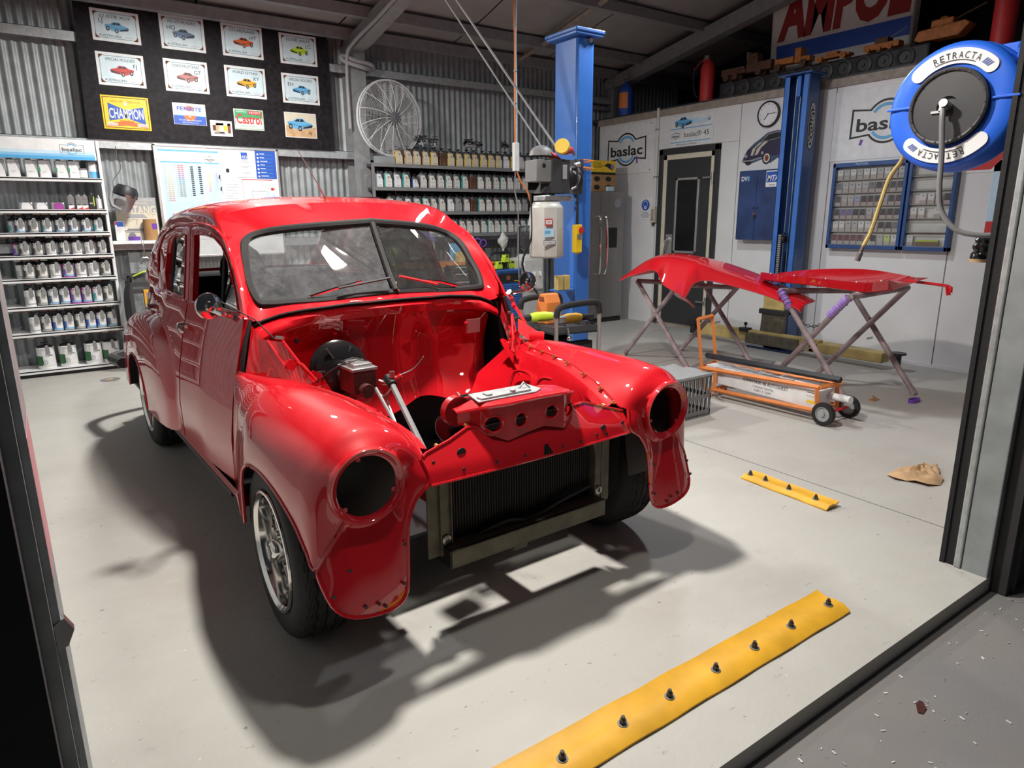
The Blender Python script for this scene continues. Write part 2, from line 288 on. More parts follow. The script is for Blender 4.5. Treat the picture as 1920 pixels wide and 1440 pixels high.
# booth door
d=MB('doorblack'); d.bx((XR-.03,6.05,.0),(XR+.02,5.985,2.115)); d.bx((XR-.03,5.215,.0),(XR+.02,5.15,2.115)); d.bx((XR-.03,6.05,2.05),(XR+.02,5.15,2.115)); d=struct(d,'door_1',smooth=0,bevel=.004)
m=MB('cream'); m.bx((XR-.015,5.985,0),(XR+.015,5.93,2.05)); m.bx((XR-.015,5.27,0),(XR+.015,5.215,2.05)); m.bx((XR-.015,5.985,1.99),(XR+.015,5.215,2.05)); m.build('door_frame',d,smooth=0,bevel=.004)
m=MB('doorblack'); m.bx((XR-.005,5.93,.04),(XR+.02,5.27,1.99)); m.build('door_leaf',d,smooth=0)
m=MB('alu'); a,b,z0,z1=5.775,5.42,.9,1.775; t=.028
m.bx((XR-.02,a,z0),(XR,a-t,z1)); m.bx((XR-.02,b+t,z0),(XR,b,z1)); m.bx((XR-.02,a,z1-t),(XR,b,z1)); m.bx((XR-.02,a,z0),(XR,b,z0+t)); m.build('window_frame',d,smooth=0,bevel=.003)
MB('blackgloss').bx((XR-.012,a-t,z0+t),(XR-.006,b+t,z1-t)).build('pane',d,smooth=0)
m=MB('alu'); m.bx((XR-.012,5.9,.72),(XR-.004,5.8,1.12)); m.build('kick_plate',d,smooth=0)
m=MB('chrome'); m.tube([(XR-.01,5.86,1.06),(XR-.06,5.86,1.05),(XR-.06,5.88,.95),(XR-.06,5.89,.8),(XR-.01,5.88,.78)],.01,8,res=20); m.cyl((XR-.004,5.86,1.06),(XR-.03,5.86,1.06),.028); m.build('handle',d)
m=MB('steel'); m.bx((XR-.04,5.36,1.75),(XR-.005,5.2,1.77)); m.cyl((XR-.04,5.215,1.7),(XR-.04,5.215,1.82),.016); m.bx((XR-.04,5.36,.33),(XR-.005,5.2,.35)); m.cyl((XR-.04,5.215,.3),(XR-.04,5.215,.4),.016); m.build('hinge',d)
# door opening of the shed
m=MB('ext'); m.bx((-3,.8,-.14),(-.055,.86,3.2)); struct(m,'wall_front',smooth=0)
m=MB('pink'); 
for i,(z0,z1,mm) in enumerate(((-.0,.78,'galv'),(.78,.96,'galv'),(.96,1.02,'pink'),(1.02,1.09,'signred'),(1.09,1.2,'pink'),(1.2,3.2,'galv'))):
    m.bx((-.055,.86,z0),(-.0535,.875,z1),'galv')
m=MB('galv'); m.bx((-.06,.842,0),(-.0415,.861,3.2)); m.bx((-.0425,.858,0),(-.0335,.99,3.2)); m.bx((-.0337,.86,.93),(-.0332,.985,1.10),'pink'); trim(m,smooth=0)
m=MB('steel'); m.prism([(-.041,.855,.845),(-.03,.855,.85),(-.022,.855,.868),(-.03,.855,.885),(-.041,.855,.878)],(0,.012,0)); trim(m)
m=MB('ext'); m.bx((2.79,.8,-.14),(5.5,.86,3.2)); m.bx((2.83,.79,-.1),(2.85,.8,3.2),'darkgrey'); m.bx((3.0,.79,-.1),(3.02,.8,3.2),'darkgrey'); struct(m,'wall_front_right',smooth=0)
m=MB('ext'); m.bx((-3,.8,3.0),(5.5,.86,4.6)); struct(m,'wall_front_top',smooth=0)
j=MB('galvdull'); j.bx((2.756,.856,-.02),(2.8,.944,3.1)); j=trim(j,smooth=0,bevel=.004)
m=MB('galv'); m.bx((2.752,.947,0),(2.8,.972,3.1)); trim(m,smooth=0,bevel=.006)
m=MB('rubber'); m.bx((2.762,.972,0),(2.77,1.02,3.1)); m.bx((2.755,1.005,0),(2.78,1.022,3.1)); trim(m,smooth=0)
# ------------------------------------------------------------------ the red sedan (local: x to image right, y rearwards from front axle, z up)
car=thing('vintage_car',(1.2709,1.9862,0),'glossy red vintage four-door sedan without bonnet, headlamps or grille','car',R(1.721))
def cpart(m,n,p=car,**k): return m.build(n,p,**k)
ip=np.interp
ZB=[.2,.3,.5,.65,.8,.9,1.0,1.1,1.2,1.29,1.35];XB=[.745,.755,.76,.745,.715,.69,.665,.643,.622,.603,.58]
YT=[.55,.75,1.1,1.5,2.0,2.4,2.8,3.1,3.3];TT=[.90,.925,.975,1.0,.995,.965,.91,.82,.70]
def G(y,z): return ip(z,ZB,XB)*(1+(ip(y,YT,TT)-1)*ip(z,[.3,.8,1.1,1.29],[.6,1,1,1]))
def mir(P): P=np.array(P,float).copy(); P[:,0]*=-1; return P[::-1]
# --- front fenders
FR=[(.715,[(.665,.757),(.672,.75),(.678,.735),(.684,.71),(.69,.675),(.697,.63),(.706,.56),(.714,.48),(.72,.39),(.722,.30)]),
(.60,[(.62,.752),(.645,.757),(.667,.752),(.685,.735),(.703,.70),(.72,.65),(.732,.57),(.738,.48),(.741,.39),(.741,.29)]),
(.48,[(.56,.753),(.60,.768),(.635,.772),(.67,.76),(.705,.73),(.735,.675),(.752,.59),(.762,.49),(.765,.39),(.765,.28)]),
(.36,[(.53,.754),(.57,.775),(.62,.782),(.665,.773),(.71,.742),(.745,.69),(.768,.61),(.78,.51),(.785,.41),(.785,.30)]),
(.32,[(.52,.754),(.565,.776),(.615,.783),(.665,.775),(.712,.745),(.75,.695),(.773,.62),(.785,.55),(.788,.50),(.79,.47)]),
(.25,[(.505,.754),(.56,.776),(.61,.783),(.66,.776),(.71,.748),(.752,.70),(.775,.645),(.786,.60),(.79,.57),(.79,.545)]),
(.11,[(.48,.75),(.54,.774),(.60,.783),(.655,.777),(.708,.75),(.75,.705),(.775,.66),(.786,.62),(.79,.59),(.79,.566)]),
(-.02,[(.452,.731),(.52,.765),(.59,.78),(.65,.776),(.705,.75),(.748,.706),(.773,.66),(.785,.615),(.789,.585),(.789,.553)]),
(-.12,[(.43,.71),(.50,.753),(.575,.776),(.64,.775),(.70,.748),(.745,.703),(.77,.65),(.782,.60),(.786,.56),(.786,.522)]),
(-.19,[(.417,.685),(.485,.737),(.565,.768),(.635,.77),(.695,.744),(.74,.70),(.766,.64),(.778,.585),(.782,.535),(.782,.485)]),
(-.25,[(.415,.652),(.47,.713),(.55,.753),(.625,.761),(.692,.737),(.737,.69),(.763,.625),(.774,.56),(.778,.495),(.777,.43)]),
(-.285,[(.433,.64),(.475,.688),(.545,.727),(.618,.738),(.685,.717),(.727,.675),(.75,.62),(.76,.565),(.762,.50),(.768,.40)])]
LX,LZ=.616,.61
def ringp(a,r,y): return (LX+r*math.cos(a),y-.05*r*math.sin(a),LZ+r*math.sin(a))
def fender(s):
    m=MB('red',s); NP=28
    rows=[spl([(x,y,z) for x,z in P],NP) for y,P in FR]
    last=rows[-1]; ang=np.unwrap([math.atan2(p[2]-LZ,p[0]-LX) for p in last])
    rows.append(np.array([ringp(a,.114,-.304) for a in ang]))
    # smooth along the length
    cols=[spl([r[j] for r in rows],41) for j in range(NP)]; G2=[[cols[j][i] for j in range(NP)] for i in range(41)]
    m.loft(G2)
    # apron under the lamp
    B=[(.768,-.285,.40),(.764,-.30,.36),(.745,-.335,.295),(.70,-.352,.258),(.62,-.352,.238),(.555,-.345,.24),(.522,-.338,.275),(.512,-.332,.37),(.503,-.325,.47),(.47,-.316,.535),(.42,-.31,.575),(.433,-.285,.64)]
    a0=ang[-1];a1=ang[0]-2*PI; A=np.linspace(a0,a1,12); A[1:-1]=[R(v) for v in(-58,-68,-78,-90,-103,-118,-135,-152,-166,-180)]
    nb=36; Bs=spl(B,nb); As=np.interp(np.linspace(0,11,nb),range(12),A); rws=[np.array([ringp(a,.114,-.304) for a in As])]
    for t,dy in((.06,.012),(.16,.006),(.35,-.004),(.6,-.006),(.82,-.004),(1,0)):
        r0=rws[0]; P=r0+(Bs-r0)*t; P[:,1]+=dy; i_=int(1e9); wq=np.arange(nb)
        def onc(c_): u=40-t*3.333; k0=int(u); return np.array(c_[k0])*(1-(u-k0))+np.array(c_[min(40,k0+1)])*(u-k0)
        P=P+np.outer(np.clip(1-wq/9,0,1)**2,onc(cols[-1])-P[0])+np.outer(np.clip(1-(nb-1-wq)/9,0,1)**2,onc(cols[0])-P[-1]); rws.append(P)
    m.loft(rws)
    full=np.linspace(0,2*PI,48,endpoint=False)
    m.loft([[ringp(a,r,y) for a in full] for r,y in((.114,-.304),(.1135,-.316),(.110,-.323),(.104,-.322),(.099,-.314),(.0885,-.308))],cu=True)
    # small tabs round the lamp hole
    for a in(75,200,320):
        p=ringp(R(a),.088,-.308); q=ringp(R(a),.08,-.308); m.box((np.array(p)*.7+np.array(q)*.3),(.012,.002,.012))
    f=cpart(m,'front_fender',merge=.0015,smooth=50)
    # rolled edges
    e=MB('red',s); lip=[G2[i][-1] for i in range(12,41)]; e.tube(np.vstack([[(.722,.70,.30),(.765,.48,.28),(.785,.36,.30)],lip,Bs[1:]]),.006,6); e.tube([G2[i][0] for i in range(0,36)],.004,6); e.build('rolled_edge',f)
    h=MB('ink',s)
    for p in((.745,-.338,.33),(.70,-.353,.40),(.62,-.353,.27),(.60,-.352,.255),(.535,-.343,.30),(.525,-.34,.42),(.66,-.352,.275)): h.cyl((p[0],p[1]-.004,p[2]),(p[0],p[1],p[2]),.0055,n=8)
    h.build('bolt_hole',f,kind='stuff')
    # wheel housing: inner guard towards the engine bay
    g=MB('red',s); gr=[]
    for i in range(0,33,2):
        p=np.array(G2[i][0]); d=min(1,max(0,(p[1]+.3)/.25)); gr.append([p,p+(-.012,0,-.012),p+(-.035,0,-.02),p+(-.05,0,-.05),(.40+.04*(p[1]>.3),p[1],.60),(.375,p[1],.46)])
    g.loft(gr); gg=cpart(g,'inner_guard',merge=.001)
    b=MB('red',s); 
    for (ya,yb) in((.1,.22),(.28,.40)): b.tube([(.43,ya,.66),(.395,ya,.56),(.395,yb,.56),(.43,yb,.66)],.008,6,closed=True,res=20)
    b.build('stiffening_bead',gg)
    wb=MB('black',s); ya=np.linspace(-.21,.62,12); wb.loft([[(.47,y,.28) for y in ya],[(.475,y,.56) for y in ya],[(.59,y,.66) for y in ya],[(.71,y,.64) for y in ya]]); wb.loft([[(.53,-.21,.33),(.76,-.21,.33)],[(.50,-.21,.50),(.76,-.21,.50)],[(.46,-.21,.62),(.74,-.21,.62)],[(.50,-.20,.70),(.66,-.20,.70)]]); wb.build('wheel_house',f)  # liner, plus a front wall added to keep the lamp hole dark
    for y in((-.24,-.16,-.04,.09,.2,.31,.43) if s>0 else ()):
        x=ip(y,[-.31,-.25,-.12,-.02,.11,.25,.4,.54],[.42,.415,.43,.452,.48,.509,.541,.578]); z=ip(y,[-.31,-.25,-.19,-.12,-.02,.11,.25],[.564,.652,.685,.71,.731,.75,.754])
        c=MB('gold',s); c.box((x-.014,y,z+.001),(.016,.016,.004)); c.cyl((x-.014,y,z+.002),(x-.014,y,z+.009),.0045,n=6); c.build('clip',gg)
    return f
for s in(-1,1): fender(s)
# --- wheels
def wheel(x,y,s,steer=0):
    r=bpy.data.objects.new('wheel',None); COL.objects.link(r); r.parent=car; r.location=(x,y,.292); r.rotation_euler=(0,0,steer); r.empty_display_size=.05
    W=.098; prof=[(.196,-.088),(.225,-.097),(.255,-.096),(.274,-.086),(.284,-.076),(.2895,-.062),(.291,-.045),(.2915,-.03),(.292,-.012),(.292,.012),(.2915,.03),(.291,.045),(.2895,.062),(.284,.076),(.274,.086),(.255,.096),(.225,.097),(.196,.088)]
    t=MB('tyre'); n=120; rows=[]
    pp=[]
    for (a,b),(c,d) in zip(prof[:-1],prof[1:]): pp+=[(a,b),((a+c)/2,(b+d)/2)]
    pp.append(prof[-1])
    fine=[]
    hs=sorted(set([round(v,4) for v in np.linspace(-.072,.072,37)]))
    def rad(h): return ip(abs(h),[0,.03,.045,.062,.072],[.292,.2915,.291,.2895,.286])
    side=[(.196,.088),(.21,.094),(.225,.097),(.24,.0975),(.255,.096),(.266,.091),(.276,.084),(.282,.078)]
    P=[(r_,-h) for r_,h in side]+[(rad(h),h) for h in hs]+[(r_,h) for r_,h in side[::-1]]
    for i in range(n):
        a=2*PI*i/n; row=[]
        for r_,h in P:
            d=0
            if abs(h)<.073:
                for g in(-.046,-.016,.016,.046):
                    if abs(h-g-.0018*math.sin(a*30))<.0026: d=.008
                sh=(i+int(abs(h)*420))%4
                if abs(h)>.02 and sh==0: d=max(d,.005)
                if abs(h)<.013 and (i+int(abs(h)*300))%6==0: d=max(d,.004)
            elif abs(h)<.086 and i%4==0: d=.003
            q=r_-d; row.append((h,q*math.sin(a),q*math.cos(a)))
        rows.append(row)
    t.loft(rows,cv=True); t.build('tyre',r,smooth=28)
    o=MB('chrome'); L=lambda pr,m,n=48: o.lathe([(rr,-h*s*-1) for rr,h in pr],(0,0,0),(s,0,0),n,m)
    o.lathe([(.197,.088),(.200,.094),(.198,.099),(.190,.1),(.186,.094),(.180,.088),(.176,.07),(.172,.03),(.172,-.09),(.196,-.088)],(0,0,0),(s,0,0),56); o.build('rim',r,smooth=30)
    d=MB('alu'); d.lathe([(.172,.028),(.166,.034),(.150,.03)],(0,0,0),(s,0,0),48); d.lathe([(.075,.05),(.068,.058),(.05,.06),(.0,.06)],(0,0,0),(s,0,0),32)
    for k5 in range(5):
        a=2*PI*k5/5+.3
        for da in(-.19,.19):
            q=lambda rr,aa,h:(s*h,rr*math.sin(aa),rr*math.cos(aa))
            d.loft([[q(.06,a-.5*(da>0)*.9-.0+da-.25,.056),q(.06,a+da+.25,.056),q(.06,a+da+.25,.03),q(.06,a+da-.25,.03)],[q(.158,a+da*1.1-.12,.036),q(.158,a+da*1.1+.12,.036),q(.158,a+da*1.1+.12,.01),q(.158,a+da*1.1-.12,.01)]],cu=True,caps=True)
        d.cyl(q(.05,a,.058),q(.05,a,.072),.009,n=6,m='chrome')
    d.build('spoke_disc',r,smooth=30)
    for k5 in range(20):
        a=2*PI*k5/20; p=np.array((s*.036,.158*math.sin(a),.158*math.cos(a))); MB('chrome').cyl(p,p+(s*.01,0,0),.006,n=6).build('rim_bolt',r)
    h=MB('chrome'); h.lathe([(.036,.058),(.036,.085),(.031,.095),(.022,.1),(0,.1)],(0,0,0),(s,0,0),20); h.box((s*.1,0,0),(.006,.03,.03),'midgrey',rotx(R(45))); h.build('hub_cap',r)
    MB('black').cyl((-s*.05,0,0),(-s*.045,0,0),.17,n=24).cyl((-s*.05,0,0),(-s*.25,0,0),.03,n=8).build('brake_drum',r)
wheel(-.68,.10,-1,R(-2)); wheel(.665,.10,1,R(-2)); wheel(-.665,2.48,-1); wheel(.665,2.48,1)
# --- front mask, roof and tail
GK=[(0,.69,1.02),(.16,.711,1.011),(.27,.75,1.0),(.42,.79,.997),(.50,.81,.996),(.535,.822,1.005),(.549,.872,1.064),(.543,.92,1.12),(.528,.984,1.20),(.498,1.04,1.245),(.435,1.05,1.27),(.357,1.02,1.285),(.205,.945,1.300),(0,.884,1.314)]
OU=[(0,.62,.995),(.17,.63,.992),(.31,.664,.983),(.44,.725,.965),(.53,.765,.94),(.598,.765,.95),(.607,.775,1.022),(.602,.818,1.095),(.593,.928,1.192),(.588,1.011,1.251),(.56,1.15,1.335),(.45,1.12,1.375),(.24,1.07,1.395),(0,1.04,1.402)]
RO=[[(.59,1.142,1.291),(.565,1.22,1.36),(.46,1.22,1.398),(.24,1.22,1.42),(0,1.22,1.427)],
[(.593,1.4,1.31),(.57,1.42,1.375),(.47,1.42,1.41),(.25,1.42,1.432),(0,1.42,1.438)],
[(.597,1.6,1.306),(.573,1.65,1.375),(.47,1.65,1.411),(.25,1.65,1.432),(0,1.65,1.438)],
[(.596,1.887,1.304),(.57,1.9,1.365),(.465,1.9,1.405),(.25,1.9,1.426),(0,1.9,1.432)],
[(.598,2.177,1.263),(.568,2.18,1.34),(.46,2.18,1.388),(.25,2.18,1.41),(0,2.18,1.416)],
[(.601,2.291,1.222),(.565,2.42,1.30),(.46,2.45,1.34),(.25,2.45,1.365),(0,2.45,1.372)]]
TA=[[(.611,2.36,1.16),(.58,2.6,1.215),(.47,2.66,1.25)],[(.638,2.5,1.06),(.60,2.76,1.11),(.475,2.8,1.13)],[(.655,2.6,.97),(.61,2.9,1.0),(.46,2.95,1.01)]]
def shell():
    b=MB('red'); 
    for s in(-1,1):
        b.sx=s; g=spl(GK,66); o_=spl(OU,66); md=(g+o_)/2; md[:,2]+=.006*np.sin(np.linspace(0,PI,66)); md[:,0]+=.004; md[0,0]=md[-1,0]=0
        b.loft([g,md,o_])
        roof=[OU[9:]]+RO; rr=[spl(r_,17) for r_ in roof]; cols=[spl([r_[j] for r_ in rr],31) for j in range(17)]; b.loft([[cols[j][i] for j in range(17)] for i in range(31)])
        tail=[[(RO[-1][0]),RO[-1][1],RO[-1][2]]]+TA; tt=[spl(r_,9) for r_ in tail]; b.loft(tt)
        # quarter below the rear window line
        A=[(.66,2.21,.964),(.638,2.285,1.048),(.611,2.36,1.159)]; B_=[(.655,2.6,.97),(.638,2.5,1.06),(.611,2.36,1.16)]; b.loft([spl(A,8),spl(B_,8)])
        b.loft([[(G(y,z),y,z) for z in np.linspace(.3,.965,12)] for y in np.linspace(2.225,3.3,16)])
        b.loft([[(.655,2.6,.968),(.61,2.9,.998),(.46,2.95,1.01),(0,2.95,1.02)],[(G(2.95,.96),2.95,.965),(.59,3.02,.97),(.45,3.05,.985),(0,3.06,.995)],[(G(3.2,.93),3.2,.93),(.5,3.22,.92),(.4,3.24,.92),(0,3.26,.92)],[(G(3.3,.6),3.3,.6),(.48,3.36,.62),(.3,3.4,.62),(0,3.42,.62)],[(G(3.3,.3),3.3,.3),(.48,3.32,.3),(.3,3.34,.3),(0,3.36,.3)]])
        b.loft([[(.47,2.66,1.25),(.25,2.72,1.27),(0,2.74,1.275)],[RO[-1][2],RO[-1][3],RO[-1][4]]])
    o=cpart(b,'body_shell',merge=.002,smooth=42)
    for s in(-1,1):
        d=MB('red',s); d.tube(spl([(.598,.77,.96),(.608,.785,1.022),(.605,.82,1.095),(.596,.928,1.192),(.592,1.011,1.251),(.595,1.142,1.293),(.597,1.398,1.312),(.601,1.6,1.308),(.60,1.887,1.306),(.602,2.177,1.266),(.605,2.291,1.224),(.614,2.36,1.16),(.64,2.285,1.05)],60),.007,6); d.build('drip_rail',o)
    s_=MB('rubber'); P=np.array(GK); M=np.vstack([spl(P,60),mir(spl(P,60))]); s_.tube(M*[1,1,1]+[0,-.004,0],.017,8,closed=True)
    s_.tube(spl([(0,.672,1.03),(0,.74,1.11),(0,.87,1.31)],12),.013,8); k_=cpart(s_,'windscreen_gasket',merge=.0)
    c_=MB('chrome'); M2=np.vstack([spl(P*[.975,1,1]+[0,-.012,0],60),mir(spl(P*[.975,1,1]+[0,-.012,0],60))]); c_.tube(M2,.0042,6,closed=True); c_.tube([(0.006,.658,1.03),(.006,.725,1.11),(.006,.855,1.31)],.004,6); c_.build('bright_strip',k_)
    for s in(-1,1):
        gm=MB('screen' if s<0 else 'clearscreen',s); g=spl(GK,66)*[.985,1,1]; bot=spl([g[i] for i in range(0,26)],20); top=spl([g[i] for i in range(65,39,-1)],20); sid=None
        loop=list(g)+[]; ctr=[(0.004,ip(z,[1.02,1.314],[.69,.884]),z) for z in np.linspace(1.314,1.02,8)[1:-1]]
        gm.poly(loop+ctr); gm.build('windscreen_pane',car,smooth=0)
    bg=MB('clearscreen'); bg.loft([[(x,2.80-.02*abs(x),1.11) for x in np.linspace(-.47,.47,9)],[(x,2.73-.1*abs(x),1.26) for x in np.linspace(-.46,.46,9)]]); bg.build('rear_window',car)
shell()
# --- doors and side glass
DF=[(.622,.72,.958),(.615,.76,1.022),(.604,.82,1.095),(.595,.93,1.19),(.590,1.015,1.247),(.592,1.145,1.286),(.593,1.4,1.304),(.599,1.54,1.30),(.61,1.528,1.25),(.634,1.495,1.12),(.667,1.45,.965),(.652,1.06,.963),(.634,.879,.963)]
IF=[(.621,.785,.977),(.61,.84,1.057),(.599,.945,1.165),(.596,1.03,1.221),(.597,1.13,1.252),(.60,1.266,1.262),(.604,1.38,1.266),(.607,1.45,1.262),(.613,1.44,1.22),(.637,1.405,1.10),(.667,1.352,.972),(.652,1.06,.972),(.634,.879,.972)]
DR=[(.668,1.458,.965),(.636,1.503,1.12),(.612,1.536,1.25),(.60,1.55,1.30),(.597,1.7,1.302),(.597,1.887,1.298),(.598,2.17,1.258),(.601,2.285,1.217),(.611,2.35,1.157),(.638,2.275,1.046),(.661,2.205,.963),(.67,1.93,.963),(.671,1.7,.963)]
IR=[(.672,1.505,.973),(.64,1.56,1.114),(.618,1.6,1.22),(.609,1.62,1.258),(.608,1.72,1.264),(.607,1.83,1.263),(.612,1.99,1.236),(.617,2.03,1.20),(.622,2.052,1.16),(.646,2.035,1.062),(.667,1.932,.979),(.67,1.85,.976),(.671,1.7,.975)]
def door(s,Do,Di,y0,y1,fr):
    m=MB('red',s); D=np.array(Do);I=np.array(Di); c=(D*2+I)/3; c2=(D+I*2)/3; c[:,0]+=.006; c2[:,0]+=.003; I2=I-[.02,0,0]
    m.loft([D-[.012,0,0],D,c,c2,I,I2],cu=True)
    ys=np.linspace(y0,y1,13); zs=np.linspace(.318,.963,16)
    def pos(y,z):
        yy=y
        if not fr: pass
        return (G(y,z),y,z)
    m.loft([[pos(y,z) for z in zs] for y in ys]); 
    e=.02; m.loft([[(G(y0,z)-e,y0,z) for z in zs],[(G(y0,z),y0,z) for z in zs]]); m.loft([[(G(y1,z),y1,z) for z in zs],[(G(y1,z)-e,y1,z) for z in zs]]); m.loft([[(G(y,.963),y,.963) for y in ys],[(G(y,.975)-.016,y,.975) for y in ys]])
    m.loft([[(G(y,.318),y,.318) for y in ys],[(G(y,.318)-e,y,.322) for y in ys]])
    o=cpart(m,'door',smooth=35)
    t=MB('red',s); t.tube([(G(y,.962)+.002,y,.962) for y in np.linspace(y0,y1,12)],.006,6); t.tube(I+[.003,0,0],.004,6,closed=True); t.build('belt_moulding',o)
    g=MB('glass',s)
    if fr: # quarter pane only: main window is wound down
        g.poly([I[0]-[.012,0,0],I[1]-[.012,0,0],I[2]-[.012,0,0],I[3]-[.012,0,0],(.585,1.03,1.1),(.62,1.03,.975)]); v=MB('black',s); v.tube([(.588,1.03,1.222),(.622,1.035,.97)],.006,6); v.build('quarter_bar',o)
    else: g.poly(I-[.012,0,0])
    g.build('window_pane',o,smooth=0)
    if not fr: v=MB('black',s); v.tube([(.598,2.0-.06,1.24),(.655,1.93-.04,.975)],.007,6); v.build('quarter_bar',o)
    h=MB('chrome',s); yh=1.40 if fr else 2.30
    x=G(yh,.85); h.cyl((x-.005,yh+.05,.857),(x+.02,yh+.05,.857),.016,.012,n=10); h.tube([(x+.02,yh+.055,.858),(x+.03,yh+.03,.853),(x+.03,yh-.04,.842),(x+.026,yh-.065,.838)],[.012,.012,.009,.004],8); h.build('door_handle',o)
for s in(-1,1): door(s,DF,IF,.728,1.44,1); door(s,DR,IR,1.456,2.215,0)
# --- sills, rear fenders
for s in(-1,1):
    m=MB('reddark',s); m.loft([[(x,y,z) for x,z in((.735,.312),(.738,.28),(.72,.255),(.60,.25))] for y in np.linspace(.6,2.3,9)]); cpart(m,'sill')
    m=MB('red',s); arch=[(2.20,.30),(2.215,.40),(2.27,.49),(2.36,.548),(2.47,.572),(2.60,.558),(2.70,.505),(2.76,.42),(2.79,.33)]
    out=[(1.60,.315),(1.555,.42),(1.545,.52),(1.60,.63),(1.74,.735),(1.95,.80),(2.2,.835),(2.5,.83),(2.8,.775),(3.02,.64),(3.12,.48),(3.15,.33)]
    a=spl([(.80,y,z) for y,z in arch],44); o_=spl([(0,y,z) for y,z in out],44); o_[:,0]=[G(y,z)-.004 for _,y,z in o_]
    rows=[]
    for t,xo in((0,None),(.08,.55),(.2,.80),(.38,.95),(.6,1.0),(.82,1.0),(.94,1.0),(1,1.0)):
        P=o_+(a-o_)*t; 
        if xo: P[:,0]=o_[:,0]+(np.maximum(.800,o_[:,0]+.01)-o_[:,0])*xo
        else: P[:,0]=o_[:,0]
        rows.append(P)
    m.loft(rows); f=cpart(m,'rear_fender',smooth=50)
    e=MB('red',s); e.tube(a,.006,6); e.build('rolled_edge',f)
    MB('black',s).loft([[(.80-d,y,z) for y,z in arch] for d in(0,.2)]).build('wheel_house',f)
MB('darkgrey').tube([(-.80,3.0,.43),(-.8,3.35,.42),(-.4,3.52,.42),(.4,3.52,.42),(.8,3.35,.42),(.80,3.0,.43)],.035,8,res=30).build('rear_bumper',car)
# --- cowl and firewall
X9=np.linspace(-1,1,45); AX=[0,.16,.27,.36,.47,.55,.60]
def gy(x): return ip(abs(x),AX,[.685,.706,.745,.77,.795,.82,.83])
def gz(x): return ip(abs(x),AX,[1.01,1.004,.994,.99,.988,.985,.98])
SX=[0,.24,.31,.395,.474,.545,.59]
def seam(t): x=.59*t; return (x,ip(abs(x),SX,[.62,.645,.664,.70,.744,.77,.785]),ip(abs(x),SX,[.995,.99,.983,.974,.959,.935,.912]))
LXs=[0,.104,.18,.366,.453,.526,.565]
def lip(t): x=.565*t; return (x,ip(abs(x),LXs,[.62,.635,.655,.690,.702,.711,.72]),ip(abs(x),LXs,[.949,.946,.943,.929,.915,.896,.875]))
m=MB('red'); S_=np.array([seam(t) for t in X9]); L_=np.array([lip(t) for t in X9]); g0=S_.copy(); g0[:,2]-=.006; g0[:,1]+=.01
m.loft([g0+[0,.02,-.006],g0+[0,-.004,-.004],S_*.35+L_*.65+[0,-.012,.006],L_+[0,-.006,0],L_+[0,-.002,-.012],L_+[0,.02,-.012],L_+[0,.05,-.008]]); cw=cpart(m,'cowl_panel',smooth=50)
MB('rubber').tube(S_+[0,-.002,.002],.005,6).build('seam_strip',cw)
m=MB('red'); m.tube([(-.10,.655,1.002),(.0,.652,1.002),(.12,.66,1.0)],.004,6); m.prism([(-.22,.655,.997),(.06,.637,.9985),(.1,.65,.9995),(-.2,.68,1.0)],(0,0,.004)); m.build('vent_flap',cw,bevel=.002)
m=MB('red'); rows=[]
for v in np.linspace(0,1,16):
    r_=[]
    for t in X9:
        x=.555*t; zt=lip(t)[2]-.008; yt=lip(t)[1]+.045+.02*abs(t); zb=.47+.075*math.exp(-((x-.12)/.16)**2)
        cr=ip(x,[-.56,-.1,.10,.20,.45,.56],[0,.0,.02,-.03,-.03,.03]); z=zt+(zb-zt)*v
        r_.append((x,yt+cr*min(1,v*3)+.02*math.sin(v*PI)-.05*max(0,v-.75)*4*.5,z))
    rows.append(r_)
m.loft(rows); fw=cpart(m,'firewall',smooth=60)
MB('black').loft([[(x,.80,.47+.075*math.exp(-((x-.12)/.16)**2)) for x in np.linspace(-.56,.56,20)],[(x,.80,.2) for x in np.linspace(-.56,.56,20)]]).build('transmission_tunnel',fw)
m=MB('alu'); m.box((.40,.688,.835),(.075,.004,.065),rot=rotx(R(6))); m.build('build_plate',fw)
for x,z in((-.43,.853),(-.27,.868),(-.22,.871),(.36,.85)): m=MB('red' if x!=-.43 else 'ink'); m.sph((x,.715 if x<0 else .69,z),.011,8,5); m.build('grommet',fw)
# bonnet hinges
for s in(-1,1):
    m=MB('red',s); m.prism([(.585,.68,.88),(.545,.62,.875),(.50,.54,.76),(.505,.53,.72),(.555,.56,.70),(.60,.64,.74)],(.004,.008,0)); m.prism([(.575,.62,.885),(.535,.57,.88),(.47,.47,.735),(.48,.45,.70),(.545,.51,.70)],(.006,.008,0))
    m.tube([(.535,.565,.885),(.465,.46,.735)],.006,6); m.tube([(.575,.615,.885),(.545,.545,.80),(.515,.51,.70)],.005,6); m.cyl((.52,.545,.80),(.525,.515,.80),.02,n=12); m.tube([(.545,.60,.83),(.49,.49,.80),(.455,.46,.74)],.005,6); h=cpart(m,'bonnet_hinge')
    MB('steel',s).tube([(.545,.60,.895),(.53,.57,.895)],.007,8).build('hinge_pin',h)
m=MB('red',1); m.prism([(.60,.60,.86),(.66,.52,.80),(.655,.50,.77),(.61,.52,.765),(.585,.58,.80)],(-.01,-.01,.0)); m.cyl((.60,.52,.785),(.66,.485,.78),.026,n=14); m.tube([(.66,.70,.90),(.645,.60,.83)],.008,6); m.tube([(.66,.71,.90),(.70,.80,.95)],.012,6); cpart(m,'hinge_arm')
m=MB('red'); m.prism([(.505,.60,.775),(.525,.60,.765),(.52,.55,.70),(.46,.22,.52),(.43,.22,.52),(.485,.57,.745),(.49,.6,.77)],(0,-.006,0)); m.cyl((.508,.59,.755),(.508,.585,.755),.008,m='maroon'); cpart(m,'stay_brace',bevel=.0)
